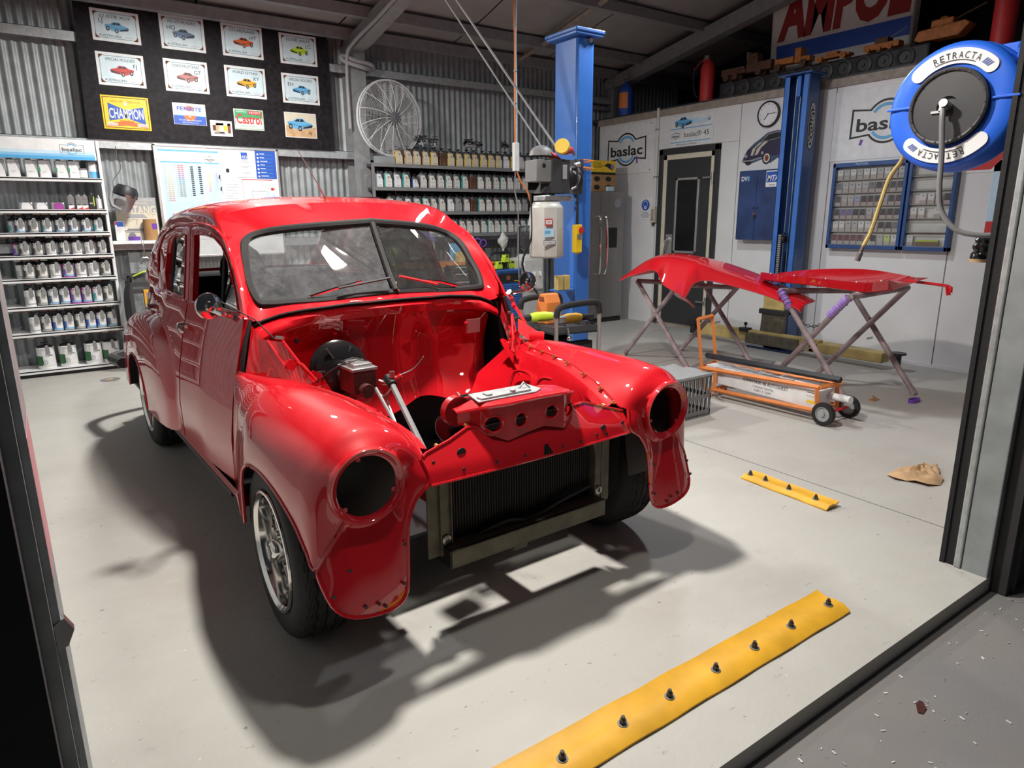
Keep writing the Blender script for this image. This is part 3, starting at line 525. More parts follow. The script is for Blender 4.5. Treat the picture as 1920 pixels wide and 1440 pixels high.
m=MB('red',-1); m.prism([(.47,.55,.70),(.455,.55,.745),(.43,.55,.76),(.40,.55,.745),(.36,.55,.66),(.47,.55,.62)],(0,.006,0)); m.cyl((.43,.545,.725),(.43,.52,.725),.01,n=10,m='maroon'); cpart(m,'mount_bracket')
for s in(-1,1):
    m=MB('rubber',s); m.tube([(.60,.715,.955),(.628,.708,.88),(.648,.705,.80),(.655,.705,.76)],[.006,.009,.009,.006],6); m.build('door_seal',car)
    m=MB('red',s); m.loft([[(.595,.73,.93),(.56,.69,.86)],[(.64,.705,.76),(.58,.66,.76)],[(.66,.70,.5),(.6,.66,.5)]]); m.build('hinge_pillar',car)
# --- nose panel, bonnet latch panel, radiator
def yv(z): return ip(z,[.54,.564,.60,.647,.70,.78],[-.317,-.313,-.298,-.262,-.222,-.18])
xs=np.linspace(-.418,.418,57); m=MB('red'); rows=[]
for v in np.linspace(0,1,9):
    r_=[]
    for x in xs:
        top=ip(x,[-.42,-.41,-.316,-.235,-.21,-.17,.17,.20,.256,.314,.37,.42],[.635,.644,.665,.690,.685,.655,.655,.685,.688,.667,.65,.634]); z0=.564 if not .012<x<.035 else .598; z=z0+(top-z0)*v; r_.append((x,yv(z)-.012*(1-(x/.42)**2),z))
    rows.append(r_)
m.loft(rows); m.tube([(x,yv(.562)-.012*(1-(x/.42)**2),.562) for x in xs],.004,6); m.tube(rows[-1],.005,6); nz=cpart(m,'nose_panel',smooth=40)
m=MB('ink')
for x,z,r_ in((-.29,.628,.016),(.29,.60,.012),(-.30,.585,.005),(-.18,.583,.005),(-.07,.58,.005),(.09,.578,.005),(.17,.577,.005),(.30,.58,.005),(-.39,.62,.005),(.39,.60,.006),(.25,.585,.005)): y=yv(z)-.012*(1-(x/.42)**2); m.cyl((x,y-.002,z),(x,y+.002,z),r_,n=14)
m.build('bolt_hole',nz,kind='stuff')
for x,z in((-.36,.655),(-.235,.69),(.34,.66)): m=MB('gold'); y=yv(z); m.cyl((x,y-.004,z+.002),(x,y+.008,z+.004),.006,n=6); m.build('clip',nz)
# latch panel with four round holes, built as a folded sheet
import bmesh as _b
def latch():
    prof=[(-.25,-.20),(-.168,-.275),(-.118,-.29),(-.03,-.285),(.035,-.285),(.115,-.294),(.172,-.27),(.212,-.21)]
    top=[.727,.75,.752,.752,.752,.752,.742,.705]; bot=[.692,.657,.633,.645,.653,.632,.635,.667]
    hx=[-.16,-.063,.065,.148]; hz=[.693,.692,.697,.690]; hr=[.024,.022,.022,.022]
    m=MB('red'); px=[p[0] for p in prof]; py=[p[1] for p in prof]
    yy=lambda x: ip(x,px,py); T=lambda x: ip(x,px,top); Bt=lambda x: ip(x,px,bot)
    cells=[]; N=16
    edges=[-.25]; 
    for x,r_ in zip(hx,hr): edges+=[x-r_*1.55,x+r_*1.55]
    edges+=[.212]
    for i in range(0,len(edges)-1):
        a,b=edges[i],edges[i+1]
        if i%2==0:
            X=sorted(set(np.linspace(a,b,4).tolist()+[p for p in px if a<p<b]))
            m.loft([[(x,yy(x),Bt(x)) for x in X],[(x,yy(x),T(x)) for x in X]])
        else:
            k=i//2; cx,cz,r_=hx[k],hz[k],hr[k]; A=np.linspace(0,2*PI,24,endpoint=False)+PI/4
            def sq(t):
                c,s=math.cos(t),math.sin(t); mx=max(abs(c),abs(s)); u,v=c/mx,s/mx
                x=cx+u*(b-a)/2; z0,z1=Bt(x),T(x); return (x,yy(x),cz+(v*(z1-cz) if v>0 else v*(cz-z0)))
            inn=[(cx+r_*math.cos(t),yy(cx+r_*math.cos(t)),cz+r_*math.sin(t)) for t in A]; lipo=[(cx+r_*1.14*math.cos(t),yy(cx+r_*1.14*math.cos(t))-.004,cz+r_*1.14*math.sin(t)) for t in A]; ot=[(cx+r_*1.25*math.cos(t),yy(cx+r_*1.25*math.cos(t)),cz+r_*1.25*math.sin(t)) for t in A]
            back=[(p[0],p[1]+.012,p[2]) for p in inn]; m.loft([[sq(t) for t in A],ot,lipo,inn,back],cu=True)
    X=np.linspace(-.25,.212,24); m.loft([[(x,yy(x),T(x)) for x in X],[(x,yy(x)+.02,T(x)+.008) for x in X],[(x,max(yy(x)+.03,-.175),T(x)+.008) for x in X]])
    m.tube([(x,yy(x),T(x)+.002) for x in X],.006,6)
    o=cpart(m,'latch_panel',smooth=30)
    g=MB('galv'); g.T=(np.eye(3),np.array([.07,.105,-.04])); g.prism([(-.265,-.345,.799),(-.04,-.355,.799),(.0,-.33,.799),(.0,-.25,.799),(-.24,-.245,.799)],(0,0,.006)); g.bx((-.25,-.34,.805),(-.05,-.31,.812)); g.tube([(-.08,-.31,.81),(-.06,-.31,.83),(-.04,-.32,.81)],.004,6); g.cyl((-.12,-.33,.81),(-.12,-.33,.82),.01); g.bx((-.22,-.33,.811),(-.2,-.3,.818)); g.build('latch_plate',o,bevel=.002)
    MB('black').bx((-.19,-.222,.655),(.19,-.215,.735)).build('dark_backing',o,smooth=0)  # black plate added to stand for engine-bay shade behind the round holes
    MB('darkgrey').tube([(-.24,-.235,.682),(.20,-.235,.688)],.005,6).build('latch_bar',o)
    MB('reddark').cyl((-.215,-.15,.715),(-.215,-.12,.715),.05,n=20).build('horn',o)
latch()
m=MB('black'); m.bx((-.315,-.215,.30),(.315,-.16,.62)); rad=cpart(m,'radiator',smooth=0)
m=MB('darkgrey')
for x in np.arange(-.308,.31,.0107): m.bx((x,-.222,.31),(x+.0016,-.214,.61))
m.build('cooling_fin',rad,smooth=0,kind='stuff')
m=MB('darkgrey'); m.tube([(-.3,-.24,.30),(-.1,-.25,.335),(.0,-.25,.315),(.15,-.25,.345),(.29,-.24,.36)],.006,6,res=24); m.build('coolant_hose',rad)
for s in(-1,1):
    m=MB('olive',s); m.bx((.312,-.242,.28),(.348,-.232,.585)); m.bx((.345,-.245,.28),(.35,-.18,.585)); m.bx((.308,-.25,.28),(.313,-.2,.585)); m.bx((.348,-.236,.28),(.392,-.23,.585)); u=cpart(m,'radiator_upright',smooth=0,bevel=.002)
    m=MB('steel',s); m.lathe([(.016,0),(.016,.006),(.008,.008),(.007,.002),(0,.002)],(.33,-.242,.335),(0,-1,0),16); m.build('bolt',u)
m=MB('olive'); m.bx((-.335,-.285,.255),(.33,-.275,.312)); m.bx((-.335,-.285,.305),(.33,-.19,.312)); m.bx((-.335,-.285,.25),(.33,-.19,.257)); m.bx((-.34,-.28,.25),(-.333,-.19,.312),'black'); cpart(m,'cross_member',smooth=0,bevel=.002)
m=MB('olive'); m.bx((-.06,-.24,.205),(.0,-.17,.25)); cpart(m,'tow_bracket',smooth=0,bevel=.003)
for s in(-1,1): MB('black',s).bx((.36,.0,.22),(.42,3.2,.29)).bx((.36,.05,.25),(.64,.15,.29)).build('chassis_rail',car,smooth=0)
MB('black').bx((-.42,.72,.24),(.42,3.2,.27)).bx((-.74,.72,.26),(.74,3.2,.28)).bx((-.40,-.02,.25),(.40,.72,.262)).bx((-.06,-.17,.25),(.04,0,.262)).build('floor_pan_and_light_baffle',car,smooth=0)  # cabin floor, plus bay tray and tongue added to shape floor light patches
# --- engine-bay fittings
m=MB('blackgloss'); m.lathe([(.10,0),(.118,.012),(.118,.022),(.108,.03),(.10,.05),(.07,.062),(.03,.066),(0,.066)],(-.29,.66,.73),(-.12,-1,.12),36,caps=False)
for a in range(6): c,q=math.cos(a*PI/3),math.sin(a*PI/3); m.box((-.29+.07*c-.006,.61,.735+.07*q),(.07,.008,.008),'darkgrey',roty(-a*PI/3))
bs=cpart(m,'brake_booster'); 
m=MB('maroon'); m.bx((-.335,.40,.675),(-.24,.53,.765),'rust2'); m.bx((-.34,.395,.765),(-.235,.535,.776),'alu'); m.bx((-.325,.41,.776),(-.25,.52,.79),'alu'); m.cyl((-.29,.40,.69),(-.29,.37,.69),.028,n=16,m='rust2'); m.tube([(-.33,.45,.792),(-.29,.45,.80),(-.245,.45,.79),(-.235,.45,.76)],.003,5,'ink'); m.tube([(-.33,.50,.792),(-.29,.50,.80),(-.245,.50,.79),(-.235,.50,.76)],.003,5,'ink'); m.cyl((-.29,.53,.70),(-.29,.6,.715),.03,n=14,m='rust2'); cpart(m,'master_cylinder',bevel=.01,smooth=40)
m=MB('black'); m.tube([(-.36,.60,.66),(-.40,.55,.72),(-.33,.50,.78),(-.30,.47,.79)],.005,6,res=20); cpart(m,'brake_line')
m=MB('offwhite'); m.tube([(-.25,.40,.68),(-.22,.38,.66),(-.2,.36,.70),(-.23,.4,.72)],.004,6,res=16); cpart(m,'brake_line')
m=MB('offwhite'); m.tube([(-.40,.46,.64),(-.36,.42,.66),(-.33,.45,.63)],.004,6,res=14); cpart(m,'brake_line')
m=MB('grey'); m.tube([(-.205,.35,.72),(-.235,.02,.50)],.012,8); m.cyl((-.203,.38,.73),(-.206,.33,.71),.018,n=12,m='black'); m.cyl((-.20,.345,.735),(-.20,.345,.76),.011,n=8,m='steel'); m.cyl((-.18,.35,.725),(-.165,.34,.74),.011,m='red'); cpart(m,'steering_shaft')
m=MB('steel'); m.tube([(-.245,.40,.69),(-.25,.20,.56)],.007,6,'grey'); m.tube([(-.22,.37,.66),(-.25,.16,.5)],.005,6); m.tube([(-.19,.3,.5),(-.26,.05,.5)],.004,6); cpart(m,'clutch_rod')
for P,r_,mm,rs in (([(-.19,.35,.735),(-.12,.33,.76),(-.08,.32,.80),(-.078,.32,.806)],.0022,'steel',14),([(-.05,.12,.70),(-.02,.08,.64),(.0,.05,.60)],.003,'offwhite',6),([(.0,.05,.60),(-.08,.02,.56),(-.08,-.05,.50),(-.04,-.1,.42),(-.07,-.12,.36)],.002,'steel',24),([(-.02,.07,.60),(.05,.02,.59),(.10,-.05,.66)],.002,'steel',14)): m=MB(mm); m.tube(P,r_,5,res=rs); cpart(m,'loose_wire')
m=MB('chrome'); m.bx((-.10,-.02,.685),(-.01,.02,.702)); m.tube([(-.11,-.03,.69),(-.005,-.03,.69),(-.005,.03,.705),(-.11,.03,.705)],.006,6,closed=True,res=24); cpart(m,'chrome_cap',bevel=.004)
m=MB('blackgloss'); m.lathe([(.04,0),(.046,.008),(.046,.10),(.038,.11)],(-.225,-.06,.635),(1,.15,0),20,caps=True); m.bx((-.22,-.09,.55),(-.13,-.03,.63)); cpart(m,'heater_motor',bevel=.006)
MB('red').bx((-.44,.36,.50),(-.22,.62,.60)).build('rail_box',car,bevel=.02)
# --- trim on top: wipers, mirrors, aerial, interior
for s in(-1,1):
    m=MB('chrome',s); p=(.34,.775,1.01); m.cyl((.34,.785,.99),(.34,.77,1.02),.011,n=10); 
    a=[(.34,.765,1.02),(.24,.735,1.05),(.14,.705,1.075)] if s<0 else [(.36,.765,1.02),(.25,.735,1.048),(.17,.71,1.06)]
    m.tube(a,[.007,.006,.004],6); wp=cpart(m,'wiper_arm')
    b=MB('ink' if s<0 else 'signred',s); b.tube([(.24,.712,1.052),(.03,.662,1.085)] if s<0 else [(.23,.715,1.038),(.02,.672,1.088)],.006,6); b.build('wiper_blade',wp)
    m=MB('chrome',s); c=np.array((.745,.715,1.018)); n_=np.array((-.0,-1,.05)); m.lathe([(.0,.012),(.03,.011),(.047,.005),(.05,-.002),(.047,-.006)],c,(-.15*s*s,-1,.05),28); m.tube([c+(0,.0,-.01),c+(-.03,-.07,-.025),(.655,.74,.965),],.009,8,res=10); m.cyl((.66,.74,.955),(.645,.74,.97),.018); m.lathe([(.02,.012),(.018,.03),(.0,.034)],c,(-.15,-1,.05),12); mm=cpart(m,'wing_mirror',smooth=40)
m=MB('steel'); m.tube([(-.085,1.16,1.405),(-.12,1.16,1.48),(-.205,1.16,1.63)],[.006,.003,.0018],6); m.cyl((-.085,1.16,1.402),(-.085,1.16,1.43),.012,n=12,m='rust'); cpart(m,'aerial')
m=MB('black'); m.tube([(-.545,.62,.885),(-.60,.66,.96),(-.70,.72,1.03)],.0025,5); cpart(m,'bonnet_prop_wire')
for s in(-1,1):
    m=MB('seat',s); m.loft([[(G(y,z)-.04,y,z) for z in np.linspace(.3,.93,8)] for y in np.linspace(.76,2.5,14)]); cpart(m,'inner_trim')
for yb in(1.42,2.2):
    m=MB('seat'); m.loft([[(-.5,yb,.45),(.5,yb,.45)],[(-.5,yb,.62),(.5,yb,.62)],[(-.5,yb+.38,.58),(.5,yb+.38,.58)],[(-.52,yb+.48,1.02),(.52,yb+.48,1.02)],[(-.52,yb+.56,1.0),(.52,yb+.56,1.0)],[(-.5,yb+.5,.4),(.5,yb+.5,.4)]]); cpart(m,'bench_seat',bevel=.04)
for s in(-1,1): MB('black',s).bx((.40,-.12,.24),(.50,-.09,.56)).build('gap_shade_panel',car,smooth=0)  # added black panels standing for the shade beside the radiator uprights
MB('seat').sph((-.30,1.86,1.06),.12,12,8,sc=(1.0,.5,1.2)).build('headrest',car)
m=MB('black'); m.tube([(-.29+.17*math.cos(a),1.08+.09*math.sin(a),.93+.14*math.sin(a)) for a in np.linspace(0,2*PI,28,endpoint=False)],.011,6,closed=True); m.tube([(-.29,1.08,.93),(-.27,.8,.8)],.015,6); m.box((-.29,1.08,.93),(.32,.02,.03)); cpart(m,'steering_wheel')
m=MB('black'); m.loft([[(x,.80+.08*abs(x),.975) for x in(-.55,-.3,0,.3,.55)],[(x,.95,.96) for x in(-.55,-.3,0,.3,.55)],[(x,.97,.78) for x in(-.55,-.3,0,.3,.55)]]); cpart(m,'dashboard')
MB('maroon').loft([[(-.55,1.2,1.365),(0,1.2,1.40),(.55,1.2,1.365)],[(-.56,1.8,1.365),(0,1.8,1.41),(.56,1.8,1.365)],[(-.5,2.4,1.31),(0,2.4,1.345),(.5,2.4,1.31)]]).build('roof_lining',car)
# ------------------------------------------------------------------ left display rack and its tins
ORD=['first','second','third','fourth','fifth','sixth','seventh','eighth','ninth','tenth','eleventh','twelfth','thirteenth','fourteenth','fifteenth','sixteenth','seventeenth','eighteenth','nineteenth','twentieth','twenty-first','twenty-second']
rk=thing('display_rack',(-.25,7.22,0),'white paint display rack with printed header left of the whiteboard','rack')
x0,x1=-.85,.84; y0,y1=-.13,.17
SH=[1.685,1.425,1.235,1.045,.85,.617,.387,.062]
m=MB('white'); m.bx((x1-.012,y0,0),(x1+.012,y1,2.0)); m.build('side_panel',rk,bevel=.004,smooth=0)
m=MB('white'); m.bx((x0-.012,y0,0),(x0+.012,y1,2.0)); m.build('side_panel',rk,bevel=.004,smooth=0)
for i,z in enumerate(SH):
    m=MB('white'); m.bx((x0,y0-.008,z-.014),(x1,y1,z)); m.bx((x0,y0-.008,z-.03),(x1,y0,z+.002)); sh=m.build('shelf',rk,bevel=.002,smooth=0)
    if 1<=i<=6:
        m=MB('cardboard'); k=0
        for xx in np.arange(x0+.03,x1-.03,.062):
            if (k*7+i*3)%5!=2: m.bx((xx,y0-.002,z-.042),(xx+.05,y0+.02,z-.031),'darkwood' if (k+i)%3 else 'grey')
            k+=1
        m.build('price_strip',sh,smooth=0,kind='stuff')
m=MB('black'); m.bx((x0,y0+.02,0),(x1,y1,.03)); m.build('plinth',rk,smooth=0)
hd=MB('white'); hd.bx((x0-.012,y0-.014,1.835),(x1-.02,y0+.01,1.998)); hd=hd.build('header_board',rk,smooth=0,bevel=.003)
p=Pr((x0,y0-.014,1.835)); 
for k in range(14):
    t=k/14; W=1.64
    P=[(W*i/40,.075*(1-t)*(1+.9*max(0,.5-i/40)+.12*math.sin(i*.9))) for i in range(41)]
    p.pg([(0,0),(W,0)]+P[::-1],'bl%d'%k if False else None,1+k*.05) if False else None
for nm,c in (('hb1',(.55,.75,.88)),('hb2',(.25,.55,.82)),('hb3',(.08,.40,.75))): mat(nm,c,.4,noise=.05)
for nm,h in (('hb1',.07),('hb2',.045),('hb3',.024)): p.pg([(0,0),(1.66,0)]+[(1.66*i/40,h*(1+1.2*max(0,.55-i/40)+.15*math.sin(i*.8)*max(0,.7-i/40))) for i in range(40,-1,-1)],nm,1+h*-10+.8)
logo(p,1.50,.087,.175,'grey','skyblue',t=.012,l=2); p.build('header_print',hd,smooth=0)
def tin(name,r,h,body,label_m,stripe,lever=True,spout=True,accent='navytin'):
    """pourer tin: body, label, lid with crank lever and spout"""
    t=bpy.data.objects.new(name,None); COL.objects.link(t); t.empty_display_size=.03
    m=MB(body); m.lathe([(0,0),(r,.0),(r*1.02,.004),(r,.008),(r,h-.008),(r*1.03,h-.004),(r*1.0,h),(r*.8,h+.002)],n=20); m.build('tin_body',t)
    m=MB(label_m); A=np.linspace(R(-135),R(-20),10); m.loft([[(r*1.012*math.cos(a),r*1.012*math.sin(a),z) for a in A] for z in(h*.1,h*.9)]); 
    if accent:
        A=np.linspace(R(-170),R(-112),6); m.loft([[(r*1.013*math.cos(a),r*1.013*math.sin(a),z) for a in A] for z in(h*.15,h*.62)],m=accent)
    A=np.linspace(R(-135),R(-20),10); m.loft([[(r*1.017*math.cos(a),r*1.017*math.sin(a),z) for a in A] for z in(h*.12,h*.2)],m=stripe); m.loft([[(r*1.017*math.cos(a),r*1.017*math.sin(a),z) for a in A[5:8]] for z in(h*.62,h*.66)],m='ink'); m.build('tin_label',t)
    if lever:
        m=MB('ink'); m.lathe([(r*.86,h),(r*.86,h+.014),(r*.5,h+.022),(.008,h+.024),(.007,h+.04),(0,h+.041)],n=14); m.box((0,0,h+.04),(.05,.014,.009)); m.box((-.022,0,h+.045),(.012,.016,.012)); m.box((.022,0,h+.045),(.012,.016,.012)); m.build('mixing_lid',t,smooth=40)
        if not spout: return t
        m=MB('grey'); m.prism([(.003,-r-.006,h+.016),(.03,-r-.004,h+.012),(.034,-r-.012,h-.052),(.006,-r-.014,h-.052)],(0,.006,0)); m.box((.014,-r*.7,h+.016),(.018,r*.8,.012),'midgrey'); m.tube([(-.02,-r-.004,h+.004),(-.012,-r-.016,h-.01),(.0,-r-.006,h+.006)],.003,5,'offwhite'); m.build('pour_spout',t)
    return t
def place(src,x,y,z,rz,label,group,used):
    if src.name not in used: used.add(src.name); o=src
    else: o=copytree(src)
    o.location=(x,y,z); o.rotation_euler=(0,0,rz); tag(o,label,'tin',group); return o
USED=set()
kinds={}
for cn,(bd,lm,st,ac) in dict(blue=('tinmetal','white','skyblue','navytin'),grey=('grey','offwhite','midgrey','darkgrey'),purple=('magenta','plastic','skyblue','purple'),white=('white','white','midgrey','grey5'),teal=('tinmetal','white','paleblue','teal'),royal=('tinmetal','white','skyblue','royal')).items():
    kinds[cn]=(bd,lm,st,ac)
protos={}
def getp(cn,size,sp=True):
    k=(cn,size,sp)
    if k not in protos:
        r,h=dict(s=(.036,.098),m=(.040,.114),l=(.0395,.134),xl=(.062,.155))[size]; protos[k]=tin('paint_tin',r,h,*kinds[cn][:3],accent=kinds[cn][3],spout=sp)
    return protos[k]
rows=[(2,'s',['teal','blue','blue','grey','blue','teal','blue','blue','teal','blue','grey','blue','blue','teal','blue'],7,.553),
(3,'s',['purple','grey','blue','grey','purple','white','blue','grey','purple','white','grey','white','purple','grey'],7,.556),
(4,'m',['white','grey','blue','grey','grey','white','purple','purple','blue','white','teal','white','blue','grey'],7,.56),
(5,'l',['white','grey','blue','blue','purple','purple','teal','grey'],8,.55),
(6,'l',['white','grey','royal','royal','grey','royal','royal','blue'],8,.55)]
names={2:'third',3:'fourth',4:'fifth',5:'sixth',6:'seventh'}
for si,sz,cols,n,xr in rows:
    pairs=si<5; nn=14 if pairs else 8; dx=.0475 if pairs else .083
    for k in range(nn):
        cn=cols[(nn-1-k)%len(cols)]; back=pairs and k%2==1; sc=getp(cn,sz,not back)
        # front row of pourers with a second staggered tin behind each pair
        x=xr-.04-k*dx; y=7.22+y0+(.055 if not back else .129)
        place(sc,x,y,SH[si]+.001,rnd.uniform(-.12,.12),'%s-accented %s tin, %s from the right on the white rack\'s %s shelf down'%(cn,'lidded' if back else 'pourer',ORD[k],names[si]),'pourer tins on the white display rack',USED)
# four big tins on the bottom shelf
for k,(x,cn) in enumerate(((.47,'white'),(.33,'white'),(.135,'white'),(-.03,'white'))):
    if 'big' not in protos:
        g=tin('paint_tin',.068,.185,'white','white','offwhite',accent='darkgreen'); protos['big']=g
        m=MB('darkgreen'); A=np.linspace(R(-185),R(-118),6); m.loft([[(.0695*math.cos(a),.0695*math.sin(a),z) for a in A] for z in(.03,.085)]); m.loft([[(.0698*math.cos(a),.0698*math.sin(a),z) for a in A[2:]] for z in(.085,.115)]); m.build('green_panel',g)
        pr=Pr((0,-.0715,0)); pr.band(-.012,.06,.016,.0185,0,360,'ink',0,24); pr.text('P',-.017,.053,.013,'ink',0); pr.build('round_mark',g,smooth=0)
    place(protos['big'],x,7.185,SH[7]+.001,0,'large white tin with green panel, %s from the right on the white rack\'s bottom shelf'%ORD[k],'large tins on the bottom shelf',USED)
# jugs and cartons of the two upper shelves
def jug(h,w_,green,cap=True):
    t=bpy.data.objects.new('paint_jug',None); COL.objects.link(t)
    m=MB('tinmetal'); m.bx((-w_/2,-.03,0),(w_/2,.03,h)); m.lathe([(.018,h),(.018,h+.012),(0,h+.012)],(-w_*.15,0,0),n=12,m='grey'); m.build('jug_body',t,bevel=.006,smooth=0)
    pr=Pr((-w_/2,-.0305,0)); pr.pg([(w_*.12,.004),(w_*.98,.004),(w_*.93,h*.35),(w_*.8,h*.66),(w_*.6,h*.95),(w_*.25,h*.97),(w_*.12,h*.9)],'white',1); pr.rect(w_*.3,h*.32,w_*.62,h*.34,'midgrey',2); logo(pr,w_*.36,h*.8,w_*.42,'grey','skyblue',t=.03,l=2,text=False)
    if green: pr.pg([(.0,h*.3),(w_*.16,h*.36),(w_*.16,h*.56),(.0,h*.62)],'signgreen',2)
    pr.build('jug_label',t,smooth=0); return t
jg=[jug(.142,.09,False),jug(.142,.09,True)]; ju=set()
for k,(x,g) in enumerate(((.425,1),(.335,1),(.215,1),(.12,0),(.0,0),(-.1,1))):
    s_=jg[g]; 
    if s_.name not in ju: ju.add(s_.name); o=s_
    else: o=copytree(s_)
    o.location=(x-.03,7.15,SH[0]+.001); tag(o,'%swhite paint jug, %s jug from the right on the white rack\'s top shelf'%('green-handled ' if g else '',ORD[k]),'jug','white jugs on the top rack shelf')
m=MB('tinmetal'); m.lathe([(0,0),(.04,0),(.04,.075),(.042,.08),(.036,.085),(0,.085)],n=20); m.loft([[(.0405*math.cos(a),.0405*math.sin(a),z) for a in np.linspace(R(-130),R(-20),8)] for z in(.01,.07)],m='white'); m.build('paint_tin',loc=(.453,7.15,SH[0]+.001),label='short white tin right of the jugs on the rack\'s top shelf',cat='tin')
m=MB('tinmetal'); m.lathe([(0,0),(.042,0),(.042,.13),(.044,.135),(.03,.138),(.03,.145),(0,.145)],n=20); m.loft([[(.0425*math.cos(a),.0425*math.sin(a),z) for a in np.linspace(R(-130),R(-20),8)] for z in(.06,.12)],m='white'); m.loft([[(.0425*math.cos(a),.0425*math.sin(a),z) for a in np.linspace(R(-130),R(-20),8)] for z in(.01,.06)],m='skyblue'); m.build('paint_tin',loc=(.532,7.16,SH[0]+.001),label='tall white and blue tin at the right end of the top rack shelf',cat='tin')
for k,(x,c,l) in enumerate(((.01,'white','low white tin, leftmost of three low tins on the rack\'s second shelf'),(.115,'white','low white tin, middle of three low tins on the rack\'s second shelf'),(.235,'magenta','low pink-purple tin on the second rack shelf'))):
    m=MB('tinmetal'); m.bx((-.05,-.04,0),(.05,.04,.058)); o=m.build('paint_tin',loc=(x,7.14,SH[1]+.001),bevel=.008,smooth=0,label=l,cat='tin'); pr=Pr((-.05,-.0405,0)); pr.pg([(.02,.003),(.098,.003),(.092,.03),(.075,.055),(.03,.055),(.02,.03)],c if c=='white' else 'magenta',1); pr.build('tin_label',o,smooth=0)
for k,(x,y) in enumerate(((.335,7.14),(.395,7.13),(.44,7.15))):
    m=MB('grey'); m.bx((-.024,-.018,0),(.024,.018,.11)); m.lathe([(.02,.11),(.012,.122),(.012,.128)],n=12); m.lathe([(.011,.128),(.011,.142),(0,.142)],n=12,m='ink'); o=m.build('solvent_bottle',loc=(x,y,SH[1]+.001),bevel=.004,smooth=0,label='grey bottle with red foot stripe, %s of three on the rack\'s second shelf'%('left','middle','right')[k],cat='bottle',group='grey bottles on the second rack shelf')
    pr=Pr((-.024,-.0185,0)); pr.rect(.004,.004,.044,.035,'white',1); pr.pg([(.004,.003),(.047,.003),(.047,.022)],'signred',2); pr.text('A',.006,.085,.012,'signred',1); pr.rect(.008,.04,.03,.046,'ink',1); pr.build('bottle_label',o,smooth=0)
m=MB('ink'); m.bx((-.022,-.018,0),(.022,.018,.125)); m.lathe([(.022,.125),(.018,.142),(0,.145)],n=12); m.bx((.012,-.019,.03),(.021,.0,.11),'lime'); m.bx((-.018,-.0195,.045),(.008,0,.06),'midgrey'); m.build('solvent_bottle',loc=(.49,7.14,SH[1]+.001),bevel=.003,smooth=0,label='black bottle with a lime stripe on the second rack shelf',cat='bottle')
m=MB('tinmetal'); m.bx((-.024,-.018,0),(.024,.018,.095)); m.lathe([(.02,.095),(.008,.115),(.008,.122),(0,.122)],n=12); m.bx((-.01,-.0195,.01),(.022,0,.09),'white'); m.build('solvent_bottle',loc=(.545,7.14,SH[1]+.001),bevel=.003,smooth=0,label='silver cone-topped bottle at the right end of the second rack shelf',cat='bottle')
# ------------------------------------------------------------------ black sign board with its plates
m=MB('boardblack'); P=[(.545,2.035),(2.79,2.035),(2.79,3.11),(2.775,3.145),(2.74,3.165),(.575,3.185)]
m.prism([(x,7.268,z) for x,z in P],(0,.018,0)); m.build('sign_board',smooth=0,label='large black painted board hung on the corrugated wall, carrying metal signs',cat='board')
def plate(name,x0,z0,x1,z1,bg,label,tilt=0,frame=None,group=None,cat='sign'):
    w_,h_=x1-x0,z1-z0; m=MB(frame or bg); m.bx((-w_/2,-.006,-h_/2),(w_/2,0,h_/2)); o=m.build(name,smooth=0,bevel=.004,loc=((x0+x1)/2,7.2665,(z0+z1)/2),label=label,cat=cat,group=group); o.rotation_euler=(0,tilt,0)
    p=Pr((-w_/2,-.0062,-h_/2)); 
    if frame: p.rect(.02,.02,w_-.02,h_-.02,bg,.3)
    return o,p,w_,h_
CP=[(.69,2.845,1.062,3.10,'LJ GTR XU1','LJ','skyblue',-1,'l','metal plate with a light blue coupe, top left of the black board'),(1.224,2.843,1.60,3.134,'HQ GTS MONARO','HQ','navytin',-1,'l','metal plate with a dark grey-blue coupe, second in the black board\'s top row'),(1.75,2.845,2.127,3.132,'GTS MONARO','HT','orange',1,'r','metal plate with an orange coupe on the black board'),(2.29,2.84,2.663,3.12,'GTR XU1','LC','lime',1,'r','metal plate with a green coupe, top right of the black board'),
(.687,2.486,1.06,2.758,'SPECIAL HOLDEN','FJ','signred',1,'r','metal plate with a red open car on the black board'),(1.217,2.485,1.594,2.763,'FORD MUSTANG','GT','rust2',1,'r','metal plate with a bronze open car on the black board'),(1.745,2.484,2.124,2.764,'FORD GTHO','XY','yellow',1,'r','metal plate with a yellow sedan on the black board'),(2.283,2.472,2.66,2.752,'SPECIAL HOLDEN','EH','skyblue',1,'l','metal plate with a light blue wagon below the green coupe plate')]
for i,(a,b,c_,d_,t1,t2,cc,fl_,side,lb) in enumerate(CP):
    o,p,w_,h_=plate('metal_sign',a,b,c_,d_,'signblue',lb,rnd.uniform(-.01,.01),frame='signwhite',group='car plates on the black board')
    for q in((.022,.022),(w_-.022,.022),(.022,h_-.022),(w_-.022,h_-.022)): sx=1 if q[0]<.1 else -1; sz=1 if q[1]<.1 else -1; p.pg([q,(q[0]+sx*.035,q[1]),(q[0],q[1]+sz*.035)][::sx*sz],'rust',.6)
    p.line([(.028,.028),(w_-.028,.028),(w_-.028,h_-.028),(.028,h_-.028)],.003,'ink',.6,True)
    p.text(t1,w_/2,h_-.066,.024,'ink',1,w=w_*.62,shear=.25,align='c'); p.text(t2,.06 if side=='l' else w_-.06,h_*.58,.034,'ink',1,align='l' if side=='l' else 'r'); p.text('AUSTRALIAN',.05,.038,.019,'ink',1,w=w_*.45); p.text('classic',w_*.66,.04,.014,'pink',1,w=w_*.2,shear=.3)
    carpic(p,w_*.52,h_*.48,w_*.5,cc,1,fl_); p.build('sign_print',o,smooth=0)
